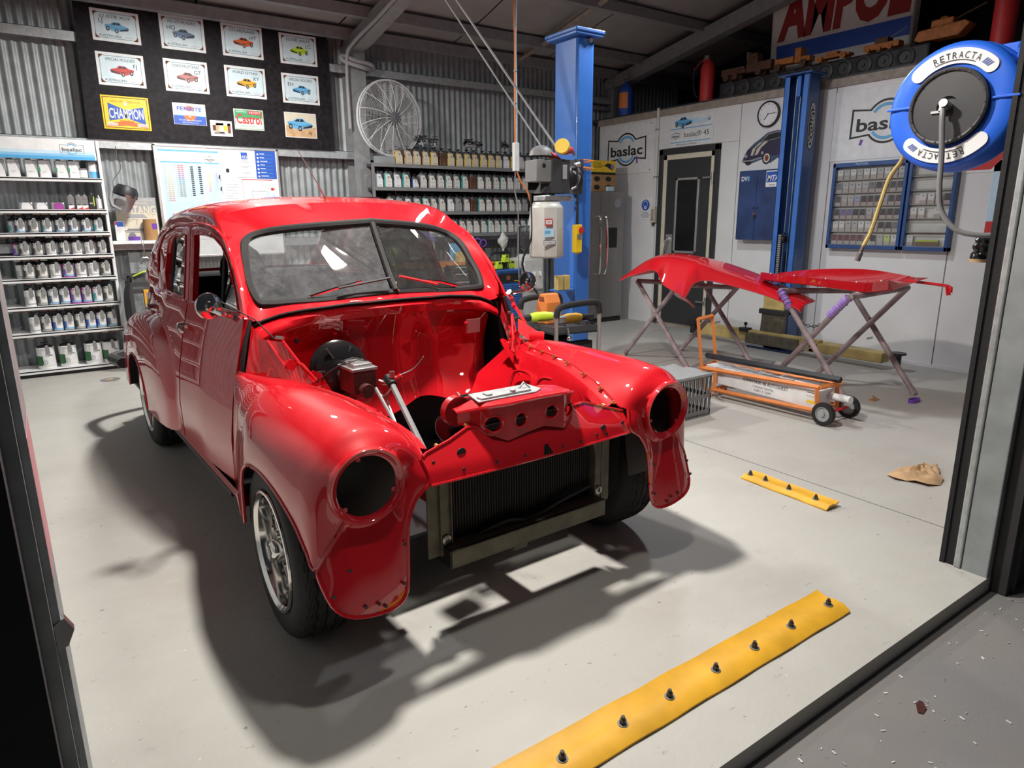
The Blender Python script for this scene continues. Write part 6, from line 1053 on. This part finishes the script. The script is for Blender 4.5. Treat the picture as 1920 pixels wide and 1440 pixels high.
toy('toy_truck',(6.70,4.70,2.792),'pale wooden toy tip truck in front of the old fuel sign',[('tray','wood',[((.0,.06),(.22,.12))]),('cab','wood',[((.23,.05),(.30,.19)),((.30,.05),(.40,.10))])],[(.05,.036),(.34,.036)])
toy('toy_car',(6.70,4.23,2.792),'low wooden toy racing car in front of the old fuel sign',[('body','wood',[((.0,.03),(.34,.055)),((.1,.055),(.22,.085))])],[(.05,.03),(.29,.03)],.03)
tk=toy('toy_tank',(6.70,3.75,2.792),'small dark toy tank at the right of the old fuel sign',[('hull','wood',[((0,.02),(.32,.07))]),('turret','darkwood',[((.1,.07),(.22,.115))])],[(.05,.02),(.15,.02),(.25,.02)],.02); MB('grey').tube([(-.01,-.2,.1),(-.01,-.36,.17)],.004,5).build('gun_barrel',tk)
tk=thing('toy_tank',(6.72,3.3,2.80),'large orange wooden toy tank at the right end of the loft','toy'); m=MB('wood'); m.prism([(-.07,0,.02),(-.07,-.04,.0),(-.07,-.36,.0),(-.07,-.44,.08),(-.07,-.40,.11),(-.07,-.03,.09)],(.14,0,0)); m.build('hull',tk,smooth=0,bevel=.008); m=MB('wood'); m.bx((-.05,-.30,.10),(.05,-.12,.16)); m.bx((-.03,-.24,.16),(.03,-.18,.18)); m.build('turret',tk,smooth=0,bevel=.01); MB('darkwood').tube([(0,-.28,.14),(0,-.52,.22)],.007,6).build('gun_barrel',tk); m=MB('wood'); m.bx((-.03,-.40,-.0),(.03,-.04,.0)); 
def exting(loc,label):
    t=thing('fire_extinguisher',loc,label,'fire extinguisher'); m=MB('signred'); m.lathe([(0,0),(.075,0),(.078,.02),(.078,.38),(.06,.44),(.03,.47),(.025,.49)],n=22); m.build('cylinder',t,smooth=50); m=MB('signred'); m.tube([(0,0,.50),(-.02,.10,.46),(-.02,.18,.40)],.012,6); m.bx((-.03,-.03,.48),(.03,.03,.52),'steel'); m.build('valve_handle',t); MB('ink').tube([(0,.03,.49),(-.05,.13,.42),(-.06,.15,.25),(-.06,.10,.10),(-.06,.02,.08)],.008,6,res=20).build('hose',t); return t
exting((6.60,5.53,2.578),'red fire extinguisher standing at the left end of the loft ledge'); 
t=thing('red_pipe',(6.62,2.59,2.578),'thick red pipe rising from the wall rail above the hose reel','pipe'); m=MB('signred'); m.cyl((0,0,0),(0,0,1.2),.085,n=22); m.lathe([(.10,0),(.10,.02)],n=22); m.build('pipe',t)
t=thing('gas_bottle',(6.62,6.86,2.601),'blue gas bottle with an orange label standing on the booth roof corner','gas bottle'); m=MB('royal'); m.lathe([(0,0),(.088,0),(.09,.02),(.09,.30),(.07,.36),(.03,.40),(.025,.43)],n=22); m.build('cylinder',t,smooth=50); m=MB('rust2'); A=np.linspace(R(120),R(240),10); m.loft([[(.0915*math.cos(a),.0915*math.sin(a),z) for a in A] for z in(.10,.29)],m='hiorange'); m.build('label',t); m=MB('steel'); m.cyl((0,0,.43),(0,0,.47),.014); m.lathe([(.03,.47),(.03,.485),(0,.485)],n=12); m.tube([(0,0,.45),(-.06,-.02,.46)],.008,6); m.build('valve',t)
m=MB('grey'); m.tube([(6.95,7.32,2.75),(6.2,7.32,2.78),(5.9,7.32,2.76)],.03,8); m.tube([(6.0,7.3,2.78),(5.95,7.28,2.7),(6.15,7.28,2.55),(6.2,7.28,2.3)],.012,6,res=14); m.build('wall_pipe',label='grey pipe along the corrugated wall beside the blue post',cat='pipe')
# ------------------------------------------------------------------ hose reel by the jamb
t=thing('hose_reel',(2.80,1.217,1.70),'big blue round hose reel with a black hub hung by the right jamb','hose reel')
m=MB('reelblue'); m.lathe([(.13,.035),(.16,.04),(.20,.036),(.212,.026),(.218,.012),(.214,0),(.205,-.005),(.205,-.02),(.214,-.026),(.222,-.04),(.222,-.06),(.21,-.075),(.0,-.08)],(0,0,0),(-1,0,0),64); m.build('casing',t,smooth=45)
for a in(PI,.0): m=MB('reelblue'); m.box((-.04,math.cos(a)*.175,.012),(.012,.085,.008)); m.build('rib',t,smooth=0,bevel=.002)
m=MB('darkgrey'); m.lathe([(.128,.03),(.13,.058),(.124,.062),(.118,.060),(.116,.054),(.035,.056),(.033,.045),(0,.045)],(0,0,0),(-1,0,0),48); h_=m.build('hub',t,smooth=40)
for k_ in range(18): a=2*PI*k_/18; m=MB('ink'); m.cyl((-.0625,.122*math.cos(a),.122*math.sin(a)),(-.061,.122*math.cos(a),.122*math.sin(a)),.004,n=8); m.build('hub_screw',h_)
p=Pr((-.0425,0,0),UX,(0,0,1))
for s_ in(1,-1):
    p=Pr((-.0425,0,0),UX,(0,0,1))
    A0,A1=(38,142) if s_>0 else (218,322)
    p.band(0,0,.142,.192,A0+8,A1-8,'white',1,30)
    for a in(A0+8,A1-8): p.disc(.167*math.cos(R(a)),.167*math.sin(R(a)),.025,'white',1.02)
    for i,c_ in enumerate('RETRACTA'):
        a=R(90+s_*0+ (24-i*7.0) if s_>0 else 270+(24-i*7.0)); p.text(c_,.158*math.cos(a),.158*math.sin(a),.022,'ink',3,w=.014,ang=a-PI/2)
    for k_ in range(4): a=R((90 if s_>0 else 270)-34-k_*2.6); p.line([(.158*math.cos(a),.158*math.sin(a)),(.178*math.cos(a-.04),.178*math.sin(a-.04))],.003,'royal',3)
    p.band(0,0,.152,.1545,(90 if s_>0 else 270)-26,(90 if s_>0 else 270)+24,'ink',3,16)
    p.build('reel_label',t,smooth=0)
m=MB('reelblue'); m.bx((.06,-.16,.05),(.10,-.05,.2)); m.bx((.0,-.20,.13),(.1,-.17,.17)); m.build('bracket',t,smooth=0,bevel=.01)
m=MB('alu'); m.cyl((-.045,0,0),(-.10,-.005,.008),.014,n=12); m.tube([(-.06,0,.0),(-.085,0,.0),(-.09,0,-.02)],.012,8); m.bx((-.062,.0,-.02),(-.05,.05,-.012)); m.build('swivel',t)
MB('grey').tube([(-.085,-.0,.0),(-.10,-.01,-.05),(-.09,-.02,-.17),(-.085,-.025,-.28),(-.08,-.04,-.36),(-.07,-.09,-.425),(-.05,-.15,-.445),(-.02,-.21,-.445)],.0095,10,res=40).build('inlet_hose',t)
m=MB('dulyellow'); m.tube([(.03,.165,-.13),(.045,.185,-.17),(.05,.225,-.23),(.05,.25,-.33),(.05,.275,-.44),(.05,.30,-.50)],.0085,8,res=30); ho=m.build('outlet_hose',t); m=MB('steel'); m.cyl((.05,.298,-.495),(.05,.308,-.525),.009,n=6); m.cyl((.05,.308,-.525),(.05,.318,-.56),.0115,n=12); m.build('hose_coupling',ho)
t=thing('air_filter_spool',(2.86,1.077,1.155),'ribbed dark spool with a tan base hanging beside the steel jamb','spool'); m=MB('blackgloss'); m.lathe([(.0,.012),(.038,.012),(.036,.03),(.028,.04),(.034,.05),(.034,.06),(.026,.068),(.03,.08),(.02,.092),(0,.095)],n=22); m.build('spool_body',t,smooth=40); MB('tan').lathe([(0,0),(.036,0),(.04,.012),(0,.0125)],n=22).build('spool_base',t); m=MB('steel'); m.tube([(0,0,.09),(-.01,-.03,.10),(-.04,-.06,.10)],.006,6); m.build('hanger',t)
# ------------------------------------------------------------------ folding trestles
def trestle(label,frames,wraps,top):
    """frames: (foot A, top A, foot B, top B) of each X frame"""
    t=thing('trestle',frames[0][0],label,'trestle'); o0=V3(frames[0][0])
    for f in frames:
        a,b,c,d=[V3(q)-o0 for q in f]
        for P in((a,b),(c,d)): m=MB('trestle'); m.tube([P[0]+(0,0,.005),P[1]],.021,10); m.lathe([(.024,0),(.024,.03)],P[0],P[1]-P[0],10,m='pink' if rnd.random()<.5 else 'trestle'); m.build('leg',t)
        x=(a+d)/2; k1=a+(b-a)*.74; k2=c+(d-c)*.74
        m=MB('ink'); n=9
        for i in range(n):
            u=(i+.5)/n; q=k1+(k2-k1)*u-(0,0,.03*math.sin(PI*u)); dd=(k2-k1)/n; w_=np.array((0,0,.009)) if i%2 else np.array((.009,0,0)); m.tube([q-dd*.6,q-dd*.3+w_,q+dd*.3+w_,q+dd*.6,q+dd*.3-w_,q-dd*.3-w_],.0032,4,closed=True)
        m.build('chain',t)
        ctr=(a+(b-a)*.5+c+(d-c)*.5)/2; m=MB('steel'); m.cyl(ctr-(.035,0,0),ctr+(.035,0,0),.008,n=8); m.build('pivot_bolt',t)
    for i in(1,3):
        P=[V3(f[i])-o0 for f in frames]; m=MB('trestle'); m.tube([P[0],P[1]],.022,10); m.build('top_rail',t)
    for a,b in wraps:
        m=MB('lilac'); a,b=V3(a)-o0,V3(b)-o0; m.tube([a+(b-a)*u for u in np.linspace(0,1,24)],[.027+.005*math.sin(i*2.3)+.003*math.cos(i*5.1) for i in range(24)],10); m.build('tape_wrap',t)
    return t
trestle('scissor trestle under the left end of the long red panel, nearest the booth door',[((4.66,3.936,0),(4.66,4.602,.74),(4.66,4.746,0),(4.66,4.10,.74)),((5.27,3.71,0),(5.27,4.314,.69),(5.27,4.566,0),(5.27,3.93,.69))],[],0)
trestle('scissor trestle with lilac tape wraps under both red panels beside the orange trolley',[((4.45,2.30,0),(4.53,2.994,.785),(4.62,3.14,0),(4.53,2.46,.785)),((5.34,2.32,0),(5.34,2.90,.74),(5.30,3.11,0),(5.32,2.46,.80))],[((4.53,2.994,.785),(4.515,2.89,.665)),((4.53,2.47,.78),(4.545,2.60,.64))],0)
# ------------------------------------------------------------------ loose red panels on the trestles
t=thing('fender_panel',(4.66,4.3,.62),'long curved glossy red body panel with arched cut-outs lying across both trestles','car panel')
O0=V3((4.66,4.3,.62)); m=MB('red')
NE=spl([(4.45,4.62,.755),(4.45,4.50,.80),(4.44,4.33,.845),(4.43,4.22,.875),(4.42,4.13,.865),(4.42,4.08,.79),(4.42,4.02,.745),(4.44,3.90,.70),(4.44,3.84,.665),(4.44,3.80,.70),(4.44,3.74,.79),(4.45,3.62,.825),(4.47,3.4,.80),(4.5,3.1,.745),(4.5,2.84,.675),(4.5,2.80,.645)],60)
CR=spl([(4.50,4.66,.765),(4.62,4.62,.84),(4.74,4.52,.94),(4.82,4.42,.99),(4.85,4.30,1.0),(4.87,4.20,.995),(4.87,4.12,.985),(4.87,4.06,.975),(4.87,4.02,.97),(4.87,3.96,.96),(4.86,3.86,.945),(4.85,3.68,.91),(4.82,3.45,.865),(4.78,3.15,.795),(4.74,2.86,.72),(4.74,2.84,.70)],60)
FE=spl([(4.58,4.72,.75),(4.8,4.8,.76),(5.0,4.78,.78),(5.15,4.68,.80),(5.2,4.5,.80),(5.22,4.3,.80),(5.24,4.2,.79),(5.24,4.1,.79),(5.24,4.0,.79),(5.24,3.9,.78),(5.22,3.8,.78),(5.2,3.65,.76),(5.12,3.45,.745),(4.98,3.2,.725),(4.85,3.02,.70),(4.80,2.97,.685)],60)
rows=[]
for i in range(60):
    a,c_,f=NE[i],CR[i],FE[i]; b1=a*.45+c_*.55; b1[2]=a[2]+(c_[2]-a[2])*.82; b1[0]=a[0]+(c_[0]-a[0])*.42; b2=f*.5+c_*.5; b2[2]=f[2]+(c_[2]-f[2])*.8; rows.append(spl([a,b1,c_,b2,f],17)-O0)
m.loft(rows); m.build('panel_skin',t,smooth=60); m=MB('red'); m.tube([p-O0 for p in NE],.006,6); m.build('rolled_edge',t)
m=MB('red'); fl=[NE[i]-O0 for i in range(22,34)]; m.loft([fl,[p+(.05,0,-.03) for p in fl],[p+(.16,.02,-.10) for p in fl]]); m.build('inner_flange',t)
t=thing('bonnet_panel',(4.95,2.75,.80),'red dished panel with a raised rim lying on the lilac-wrapped trestle','car panel'); O0=V3((4.95,2.75,.80)); m=MB('red')
F0=spl([(4.62,3.24,.855),(4.60,3.05,.845),(4.60,2.84,.84),(4.62,2.60,.825),(4.66,2.43,.815),(4.76,2.33,.83)],30); F1=F0+[.0,0,.045]; F1[:,2]+=np.linspace(0,.02,30)
Bk=spl([(4.74,3.30,.865),(4.9,3.16,.90),(5.02,2.95,.925),(5.15,2.7,.93),(5.22,2.5,.905),(5.24,2.38,.885)],30)
In=F1*.8+Bk*.2; In[:,2]=F0[:,2]-.012; I2=F1*.35+Bk*.65; I2[:,2]=F0[:,2]+.02
m.loft([F0-O0+(.012,0,-.006),F0-O0,F1-O0,F1-O0+(.02,0,.002),In-O0,I2-O0,Bk-O0,Bk-O0+(.03,-.0,-.03)])
m.loft([[F1[-1]-O0,In[-1]-O0,I2[-1]-O0,Bk[-1]-O0],[V3((4.80,2.26,.87))-O0,V3((4.92,2.24,.875))-O0,V3((5.1,2.26,.885))-O0,V3((5.27,2.30,.885))-O0]]); m.build('panel_skin',t,smooth=35)
m=MB('white')
for k_ in range(5): p=F1[3+k_*6]-O0; m.sph(p+(.0,0,.003),.006,8,4); q=Bk[3+k_*6]-O0; m.sph(q+(-.03,0,-.02),.006,8,4)
m.build('rivet',t,kind='stuff')
m=MB('red'); m.tube([(5.17,2.44,.865),(5.1,2.2,.86),(5.0,2.06,.862),(5.0,2.035,.85),(5.0,2.035,.82)],.011,6); m.tube([(5.0,2.06,.862),(5.0,2.045,.80)],.014,6); m.build('trim_rod',label='thin red rod with a bent tip sticking out beyond the red dished panel',cat='rod')
# ------------------------------------------------------------------ orange masking-sheet trolley
t=thing('sheet_trolley',(4.18,2.8,0),'orange steel masking-sheet trolley carrying a long white carton','trolley'); O0=np.array((4.18,2.8,0)); S=lambda *P:[V3(p)-O0 for p in P]
def bar(a,b,w_=.022,nm='frame_bar',mm='hiorange'):
    a,b=V3(a)-O0,V3(b)-O0; m=MB(mm); m.tube([a,b],w_/1.35,4); m.build(nm,t,smooth=0)
XA,XB_=4.06,4.30
for x,dy in((XA,0),(XB_,.06)): bar((x,3.27+dy,.05),(x,3.36+dy,.575)); bar((x,2.36,.245),(x,2.34,.06)); bar((x,3.17,.2),(x,3.17,.06))
bar((XA,3.36,.57),(XB_,3.42,.57)); bar((XA,3.31,.205),(XB_,3.37,.205)); bar((XB_,3.37,.20),(XB_,2.33,.235)); bar((XA,3.31,.205),(XA,2.34,.243)); bar((XA,3.27,.055),(XA,2.34,.085)); bar((XA,2.34,.243),(XB_,2.33,.24)); bar((XB_,3.31,.055),(XB_,2.34,.085)); bar((XA,3.17,.06),(XB_,3.2,.06))
bar((XA+.15,3.38,.272),(XA+.12,2.27,.29),.03,'cutter_rail','ink'); bar((XA,3.2,.05),(XA,3.2,.004),.02,'foot'); bar((XB_,3.25,.05),(XB_,3.25,.004),.02,'foot')
for x in(XA-.01,XB_+.05):
    m=MB('rubber'); q=V3((x,2.29,.078))-O0; m.lathe([(.05,-.018),(.074,-.016),(.077,0),(.074,.016),(.05,.018)],q,(1,0,0),28); m.lathe([(.05,-.014),(.044,-.016),(.042,-.008),(.016,-.008),(.015,-.02),(.0,-.021)],q,(1,0,0),24,m='midgrey'); m.lathe([(.05,.014),(.0,.014)],q,(1,0,0),24,m='grey'); m.build('wheel',t,smooth=40)
bar((XA-.02,2.29,.078),(XB_+.06,2.29,.078),.016,'axle','signred'); MB('steel').tube(S((XA-.01,3.16,.05),(XA-.04,3.10,.035),(XA-.06,3.03,.02)),.005,6).build('brake_lever',t)
m=MB('white'); m.bx((-.08,-.46,-.065),(.08,.46,.06)); o=m.build('sheet_carton',loc=(4.17,2.82,.16),smooth=0,bevel=.003,label='long white printed carton lying in the orange trolley',cat='carton'); o.rotation_euler=(R(1.6),0,0)
p=Pr((-.0803,.5,-.077),UX,(0,0,1)); p.text('KWIKMASK 48 AUTOSHEET',.38,.085,.026,'ink',1,w=.36); p.text('CORONA TREATED',.46,.055,.016,'grey',1,w=.17); p.text('4.88M X 120M',.47,.03,.016,'grey',1,w=.14); p.text('SOLL',.13,.115,.024,'grey',1); p.rect(.13,.098,.20,.102,'ink',1); p.rect(.13,.083,.22,.087,'grey',1); p.rect(.13,.07,.21,.074,'pink',1); p.band(.085,.07,.018,.022,20,300,'ink',1); p.text('R',.08,.10,.02,'ink',1); p.rect(.86,.03,.955,.13,'signwhite',.8); p.rect(.88,.115,.95,.12,'ink',1); p.rect(.88,.09,.94,.095,'pink',1); p.rect(.88,.045,.95,.065,'brightyellow',1); p.build('carton_print',o,smooth=0)
m=MB('acrylic'); rr=[]
for i in range(14): y=-.40+i*.06; rr.append([(x_,y,.012*math.sin(i*2.1+x_*40)+.008*math.sin(i*3.7)) for x_ in np.linspace(-.06,.02,6)])
m.loft(rr); o=m.build('plastic_film',loc=(4.15,2.80,.25),smooth=60,label='crumpled clear plastic film on top of the white carton',cat='film')
m=MB('white'); m.cyl((4.22,2.34,.16),(4.20,2.20,.165),.025); m.build('paper_tube',label='short white tube end sticking out above the trolley wheels',cat='tube')
# ------------------------------------------------------------------ crate beside the fender
t=thing('milk_crate',(3.47,3.05,0),'grey plastic crate with slatted sides behind the right-hand fender','crate'); m=MB('grey')
m.bx((-.19,-.17,0),(.19,.17,.012))
for z in(.02,.13,.27): 
    for a,b in(((-.19,-.17,z),(.19,-.16,z+.025)),((-.19,.16,z),(.19,.17,z+.025)),((-.19,-.17,z),(-.18,.17,z+.025)),((.18,-.17,z),(.19,.17,z+.025))): m.bx(a,b)
for i in range(11):
    u=-.185+i*.037
    for a,b in(((u,-.168,0),(u+.008,-.162,.29)),((u,.162,0),(u+.008,.168,.29))): m.bx(a,b)
    v=-.165+i*.0325
    for x in(-.186,.18): m.bx((x,v,0),(x+.006,v+.008,.29))
m.build('crate_body',t,smooth=0); m=MB('midgrey'); m.loft([[(x,y,.297+.006*math.sin(x*40)*math.cos(y*30)) for x in np.linspace(-.2,.2,9)] for y in np.linspace(-.18,.18,9)]); m.loft([[(x,-.18,.30),(x,-.182,.285)] for x in np.linspace(-.2,.2,9)]); m.build('cardboard_lid',t)
# ------------------------------------------------------------------ tool trolley behind the right fender
tt_=t=thing('tool_trolley',(2.9,3.6,0),'dark tool trolley with two padded push handles behind the right fender','trolley',R(-8)); 
for y in(-.25,.25):
    for x in(-.165,.165): m=MB('alu'); m.tube([(x,y,.05),(x,y,.72)],.014,8); m.build('leg',t); m=MB('rubber'); m.cyl((x-.012,y,.03),(x+.012,y,.03),.03); m.build('castor',t)
    m=MB('rubber'); m.tube([(-.165,y,.70),(-.15,y,.755),(-.08,y,.775),(.08,y,.785),(.15,y,.775),(.165,y,.71)],.021,10,res=24); m.build('padded_handle',t)
for z,nm in((.585,'top_tray'),(.2,'lower_tray')): m=MB('darkgrey'); m.bx((-.18,-.25,z),(.18,.25,z+.012)); m.bx((-.18,-.25,z),(-.172,.25,z+.05)); m.bx((.172,-.25,z),(.18,.25,z+.05)); m.bx((-.18,-.25,z),(.18,-.242,z+.05)); m.bx((-.18,.242,z),(.18,.25,z+.05)); m.build(nm,t,smooth=0)
m=MB('black'); m.lathe([(.0,0),(.11,.0),(.13,.02),(.135,.2),(.13,.30),(.12,.31)],n=26); o=m.build('black_tub',loc=(2.89,3.66,.214),smooth=40,label='large black tub on the lower tray of the tool trolley',cat='tub'); m=MB('offwhite'); m.lathe([(.137,.02),(.137,.05)],(0,0,0),n=26); m.build('tub_band',o)
m=MB('rubber'); m.bx((-.10,-.03,0),(.10,.03,.3)); m.bx((-.085,-.034,.02),(.085,-.03,.28),'darkgrey'); m.build('black_tray',loc=(2.945,3.44,.214),bevel=.025,smooth=40,seg=4,label='upright black rounded tray in the front of the tool trolley',cat='tray')
t=thing('fuel_can',(2.93,3.77,.598),'orange angular fuel container with a moulded handle on the tool trolley','container'); m=MB('hiorange'); m.prism([(-.05,-.06,0),(-.05,.06,0),(-.05,.06,.13),(-.05,.02,.21),(-.05,-.03,.21),(-.05,-.06,.15)],(.13,0,0)); m.build('can_body',t,smooth=0,bevel=.008); m=MB('rust'); m.bx((-.055,-.03,.165),(-.048,.02,.19)); m.build('handle_slot',t,smooth=0)
def grinder(loc,rz,mm,label):
    t=thing('angle_grinder',loc,label,'power tool',rz); m=MB(mm); m.tube([(0,0,.04),(.05,0,.042),(.13,0,.042),(.16,0,.04)],[.028,.034,.032,.026],14); m.build('body',t,smooth=50); m=MB('ink'); m.tube([(.16,0,.04),(.28,0,.036)],[.024,.02],12); m.build('grip',t); m=MB('alu'); m.bx((-.06,-.03,.02),(0,.03,.065)); m.cyl((-.03,0,.01),(-.03,0,.03),.024); m.build('gear_head',t,bevel=.006,smooth=40)
grinder((2.80,3.43,.634),R(5),'yellow','yellow-bodied polisher with black grip on the front of the tool trolley'); grinder((2.84,3.60,.634),R(168),'lime','dull green power tool lying behind the yellow polisher')
m=MB('steel'); m.T=(rotz(R(8)),-rotz(R(8))@np.array((2.9,3.6,0.))); m.tube([(2.78,3.39,.70),(2.80,3.42,.64),(2.83,3.44,.63)],.006,6); m.sph((2.775,3.33,.565),.018,10,6); m.tube([(2.775,3.33,.57),(2.79,3.37,.63)],.007,6); m.build('ball_lever',tt_)
# ------------------------------------------------------------------ yellow strips, towel, litter
def strip(name,A,B,w_,bolts,label,h=.012):
    A,B=V3((*A,0)),V3((*B,0)); d=B-A; L=np.linalg.norm(d); d/=L; n=np.array((-d[1],d[0],0)); t=thing(name,tuple((A+B)/2),label,'strip',math.atan2(d[1],d[0]))
    m=MB('yellow'); prof=[(-w_/2,.002),(-w_/2,.008),(-w_*.3,h+.010),(0,h+.012),(w_*.2,h+.006),(w_/2,h+.016),(w_/2,h+.010),(w_*.2,h-.002),(0,h),(-w_*.3,h-.002)]
    rows=[]
    for u in np.linspace(-L/2,L/2,30): rows.append([(u+.0*k_,y+.0012*math.sin(u*23),z+.001*math.sin(u*31)) for k_,(y,z) in enumerate(prof)])
    m.loft(rows,cu=True,caps=True); m.bx((-L/2+.02,-w_*.25,0),(L/2-.02,w_*.1,.012),'rubber'); m.build('strip_body',t,smooth=40)
    for u in bolts: m=MB('steel'); x=-L/2+u*L; m.cyl((x,-.01,h+.006),(x,-.01,h+.013),.015,n=16,m='grey'); m.cyl((x,-.01,h+.013),(x,-.01,h+.025),.0095,n=6,m='darkgrey'); m.cyl((x,-.01,h+.025),(x,-.01,h+.034),.0055,n=8,m='darkgrey'); m.build('bolt',t)
    return t
strip('floor_strip',(.45,1.093),(2.125,1.093),.125,(.15,.267,.39,.497,.615,.725,.84,.97),'long yellow bolted floor strip along the front edge of the slab')
strip('floor_strip',(2.90,2.02),(2.88,1.535),.095,(.06,.25,.53,.83),'short yellow bolted floor strip to the right of the car')
m=MB('tan'); rr=[]
for i in range(15):
    a=i/14; row=[]
    for j in range(15):
        b=j/14; e=.85+.2*math.sin(a*9+1)*math.cos(b*7); ang=2*PI*b; rr_=a*.14*(1+.25*math.sin(3*ang+1)+.12*math.sin(7*ang)); row.append((rr_*math.cos(ang)*1.2,rr_*math.sin(ang)*.75,.03*(1-a)**.6+.016*math.sin(a*11+b*17)*(1-a*.8)+.008*math.cos(5*ang+a*6)+.012))
    rr.append(row)
m.loft(rr); o=m.build('towel',loc=(3.63,1.50,.0),smooth=60,label='crumpled tan cloth lying on the floor beside the steel jamb',cat='cloth')
m=MB('purple'); m.lathe([(.045,-.012),(.05,-.012),(.05,.012),(.045,.012),(.045,-.012)],(0,0,.012),(0,0,1),24); o=m.build('tape_ring',loc=(5.12,2.22,.0),label='flat purple tape ring on the floor by the white wall',cat='tape'); o.scale=(1.3,.6,1)
m=MB('cardboard'); m.bx((-.04,-.025,0),(.04,.02,.006)); m.prism([(-.03,-.02,.006),(.035,-.015,.006),(.01,.02,.03)],(0,.004,.004)); m.build('crumpled_paper',loc=(4.94,2.42,0),smooth=0,label='crumpled brown scrap on the floor left of the purple tape ring',cat='scrap')
m=MB('grey'); m.lathe([(.0,0),(.075,0),(.077,.003),(.03,.004),(0,.004)],n=26); m.lathe([(.03,.0045),(.005,.005)],(-.005,.01,0),n=16,m='tan'); m.build('cutting_disc',loc=(.395,6.62,0),smooth=30,label='worn round disc lying on the floor between the display rack and the car',cat='disc')
for k_,(x,y,a,lb) in enumerate(((1.92,.70,.4,'brown curled leaf on the asphalt below the slab edge'),)): m=MB('rust2'); m.loft([[(-.03,-.008,0),(-.03,.008,.004)],[(0,-.014,.004),(0,.012,.006)],[(.03,-.006,.0),(.03,.004,.002)]]); o=m.build('leaf',loc=(x,y,-.059),label=lb,cat='leaf'); o.rotation_euler=(0,0,a)
m=MB('offwhite')
for i in range(90):
    x,y=rnd.uniform(.9,3.0),.80-abs(rnd.gauss(0,.16)); a=rnd.uniform(0,6); q=rnd.uniform(.0018,.005); m.cur=('offwhite','grey5','offwhite','midgrey')[i%4]; m.T=(rotz(a),np.array((x,y,-.0595))); m.bx((-q*1.5,-q*.5,0),(q*1.5,q*.5,.002))
m.build('litter',smooth=0,label='scattered pale chips and debris on the asphalt along the slab edge',cat='debris',kind='stuff')
# floor saw cuts and pale boards behind
m=MB('ink'); m.T=None
for a,b in(((-1.2,2.2),(6.4,2.2)),((3.109,2.7),(3.084,.9)),((3.15,7.2),(3.109,2.7)),((3.1,4.3),(6.4,4.3))):
    a,b=V3((*a,.0006)),V3((*b,.0006)); d=b-a; n_=np.array((-d[1],d[0],0)); n_=n_/np.linalg.norm(n_)*.0018; 
    if a[0]!=-1.2: m.poly([a-n_,b-n_,b+n_,a+n_])
m.build('saw_cut',fl_obj,smooth=0,kind='stuff')
m=MB('midgrey'); m.bx((-.12,-.62,0),(.12,.62,.012)); o=m.build('floor_board',loc=(4.95,3.55,0),smooth=0,bevel=.003,label='thin grey board lying flat on the floor under the trestles',cat='board'); o.rotation_euler=(0,0,R(-68))
# red and white barrier half hidden by the jamb
t=thing('plastic_barrier',(4.62,1.35,0),'red and white plastic barrier half hidden behind the right jamb','barrier')
rows=[]; m=MB('white')
for z,w_ in((0,.62),(.1,.615),(.30,.60),(.34,.585),(.56,.58),(.62,.575),(.72,.55),(.80,.50),(.86,.42)): rows.append([(-w_,-.12,z),(w_,-.12,z),(w_,.14,z),(-w_,.14,z)])
m.loft(rows,cu=True,caps=True); m.build('barrier_body',t,smooth=0,bevel=.012); m=MB('signred'); m.loft([[(-w_-.003,-.123,z),(w_+.003,-.123,z),(w_+.003,.143,z),(-w_-.003,.143,z)] for z,w_ in((.33,.59),(.36,.586),(.56,.58),(.585,.579))],cu=True); m.build('red_band',t,smooth=0)
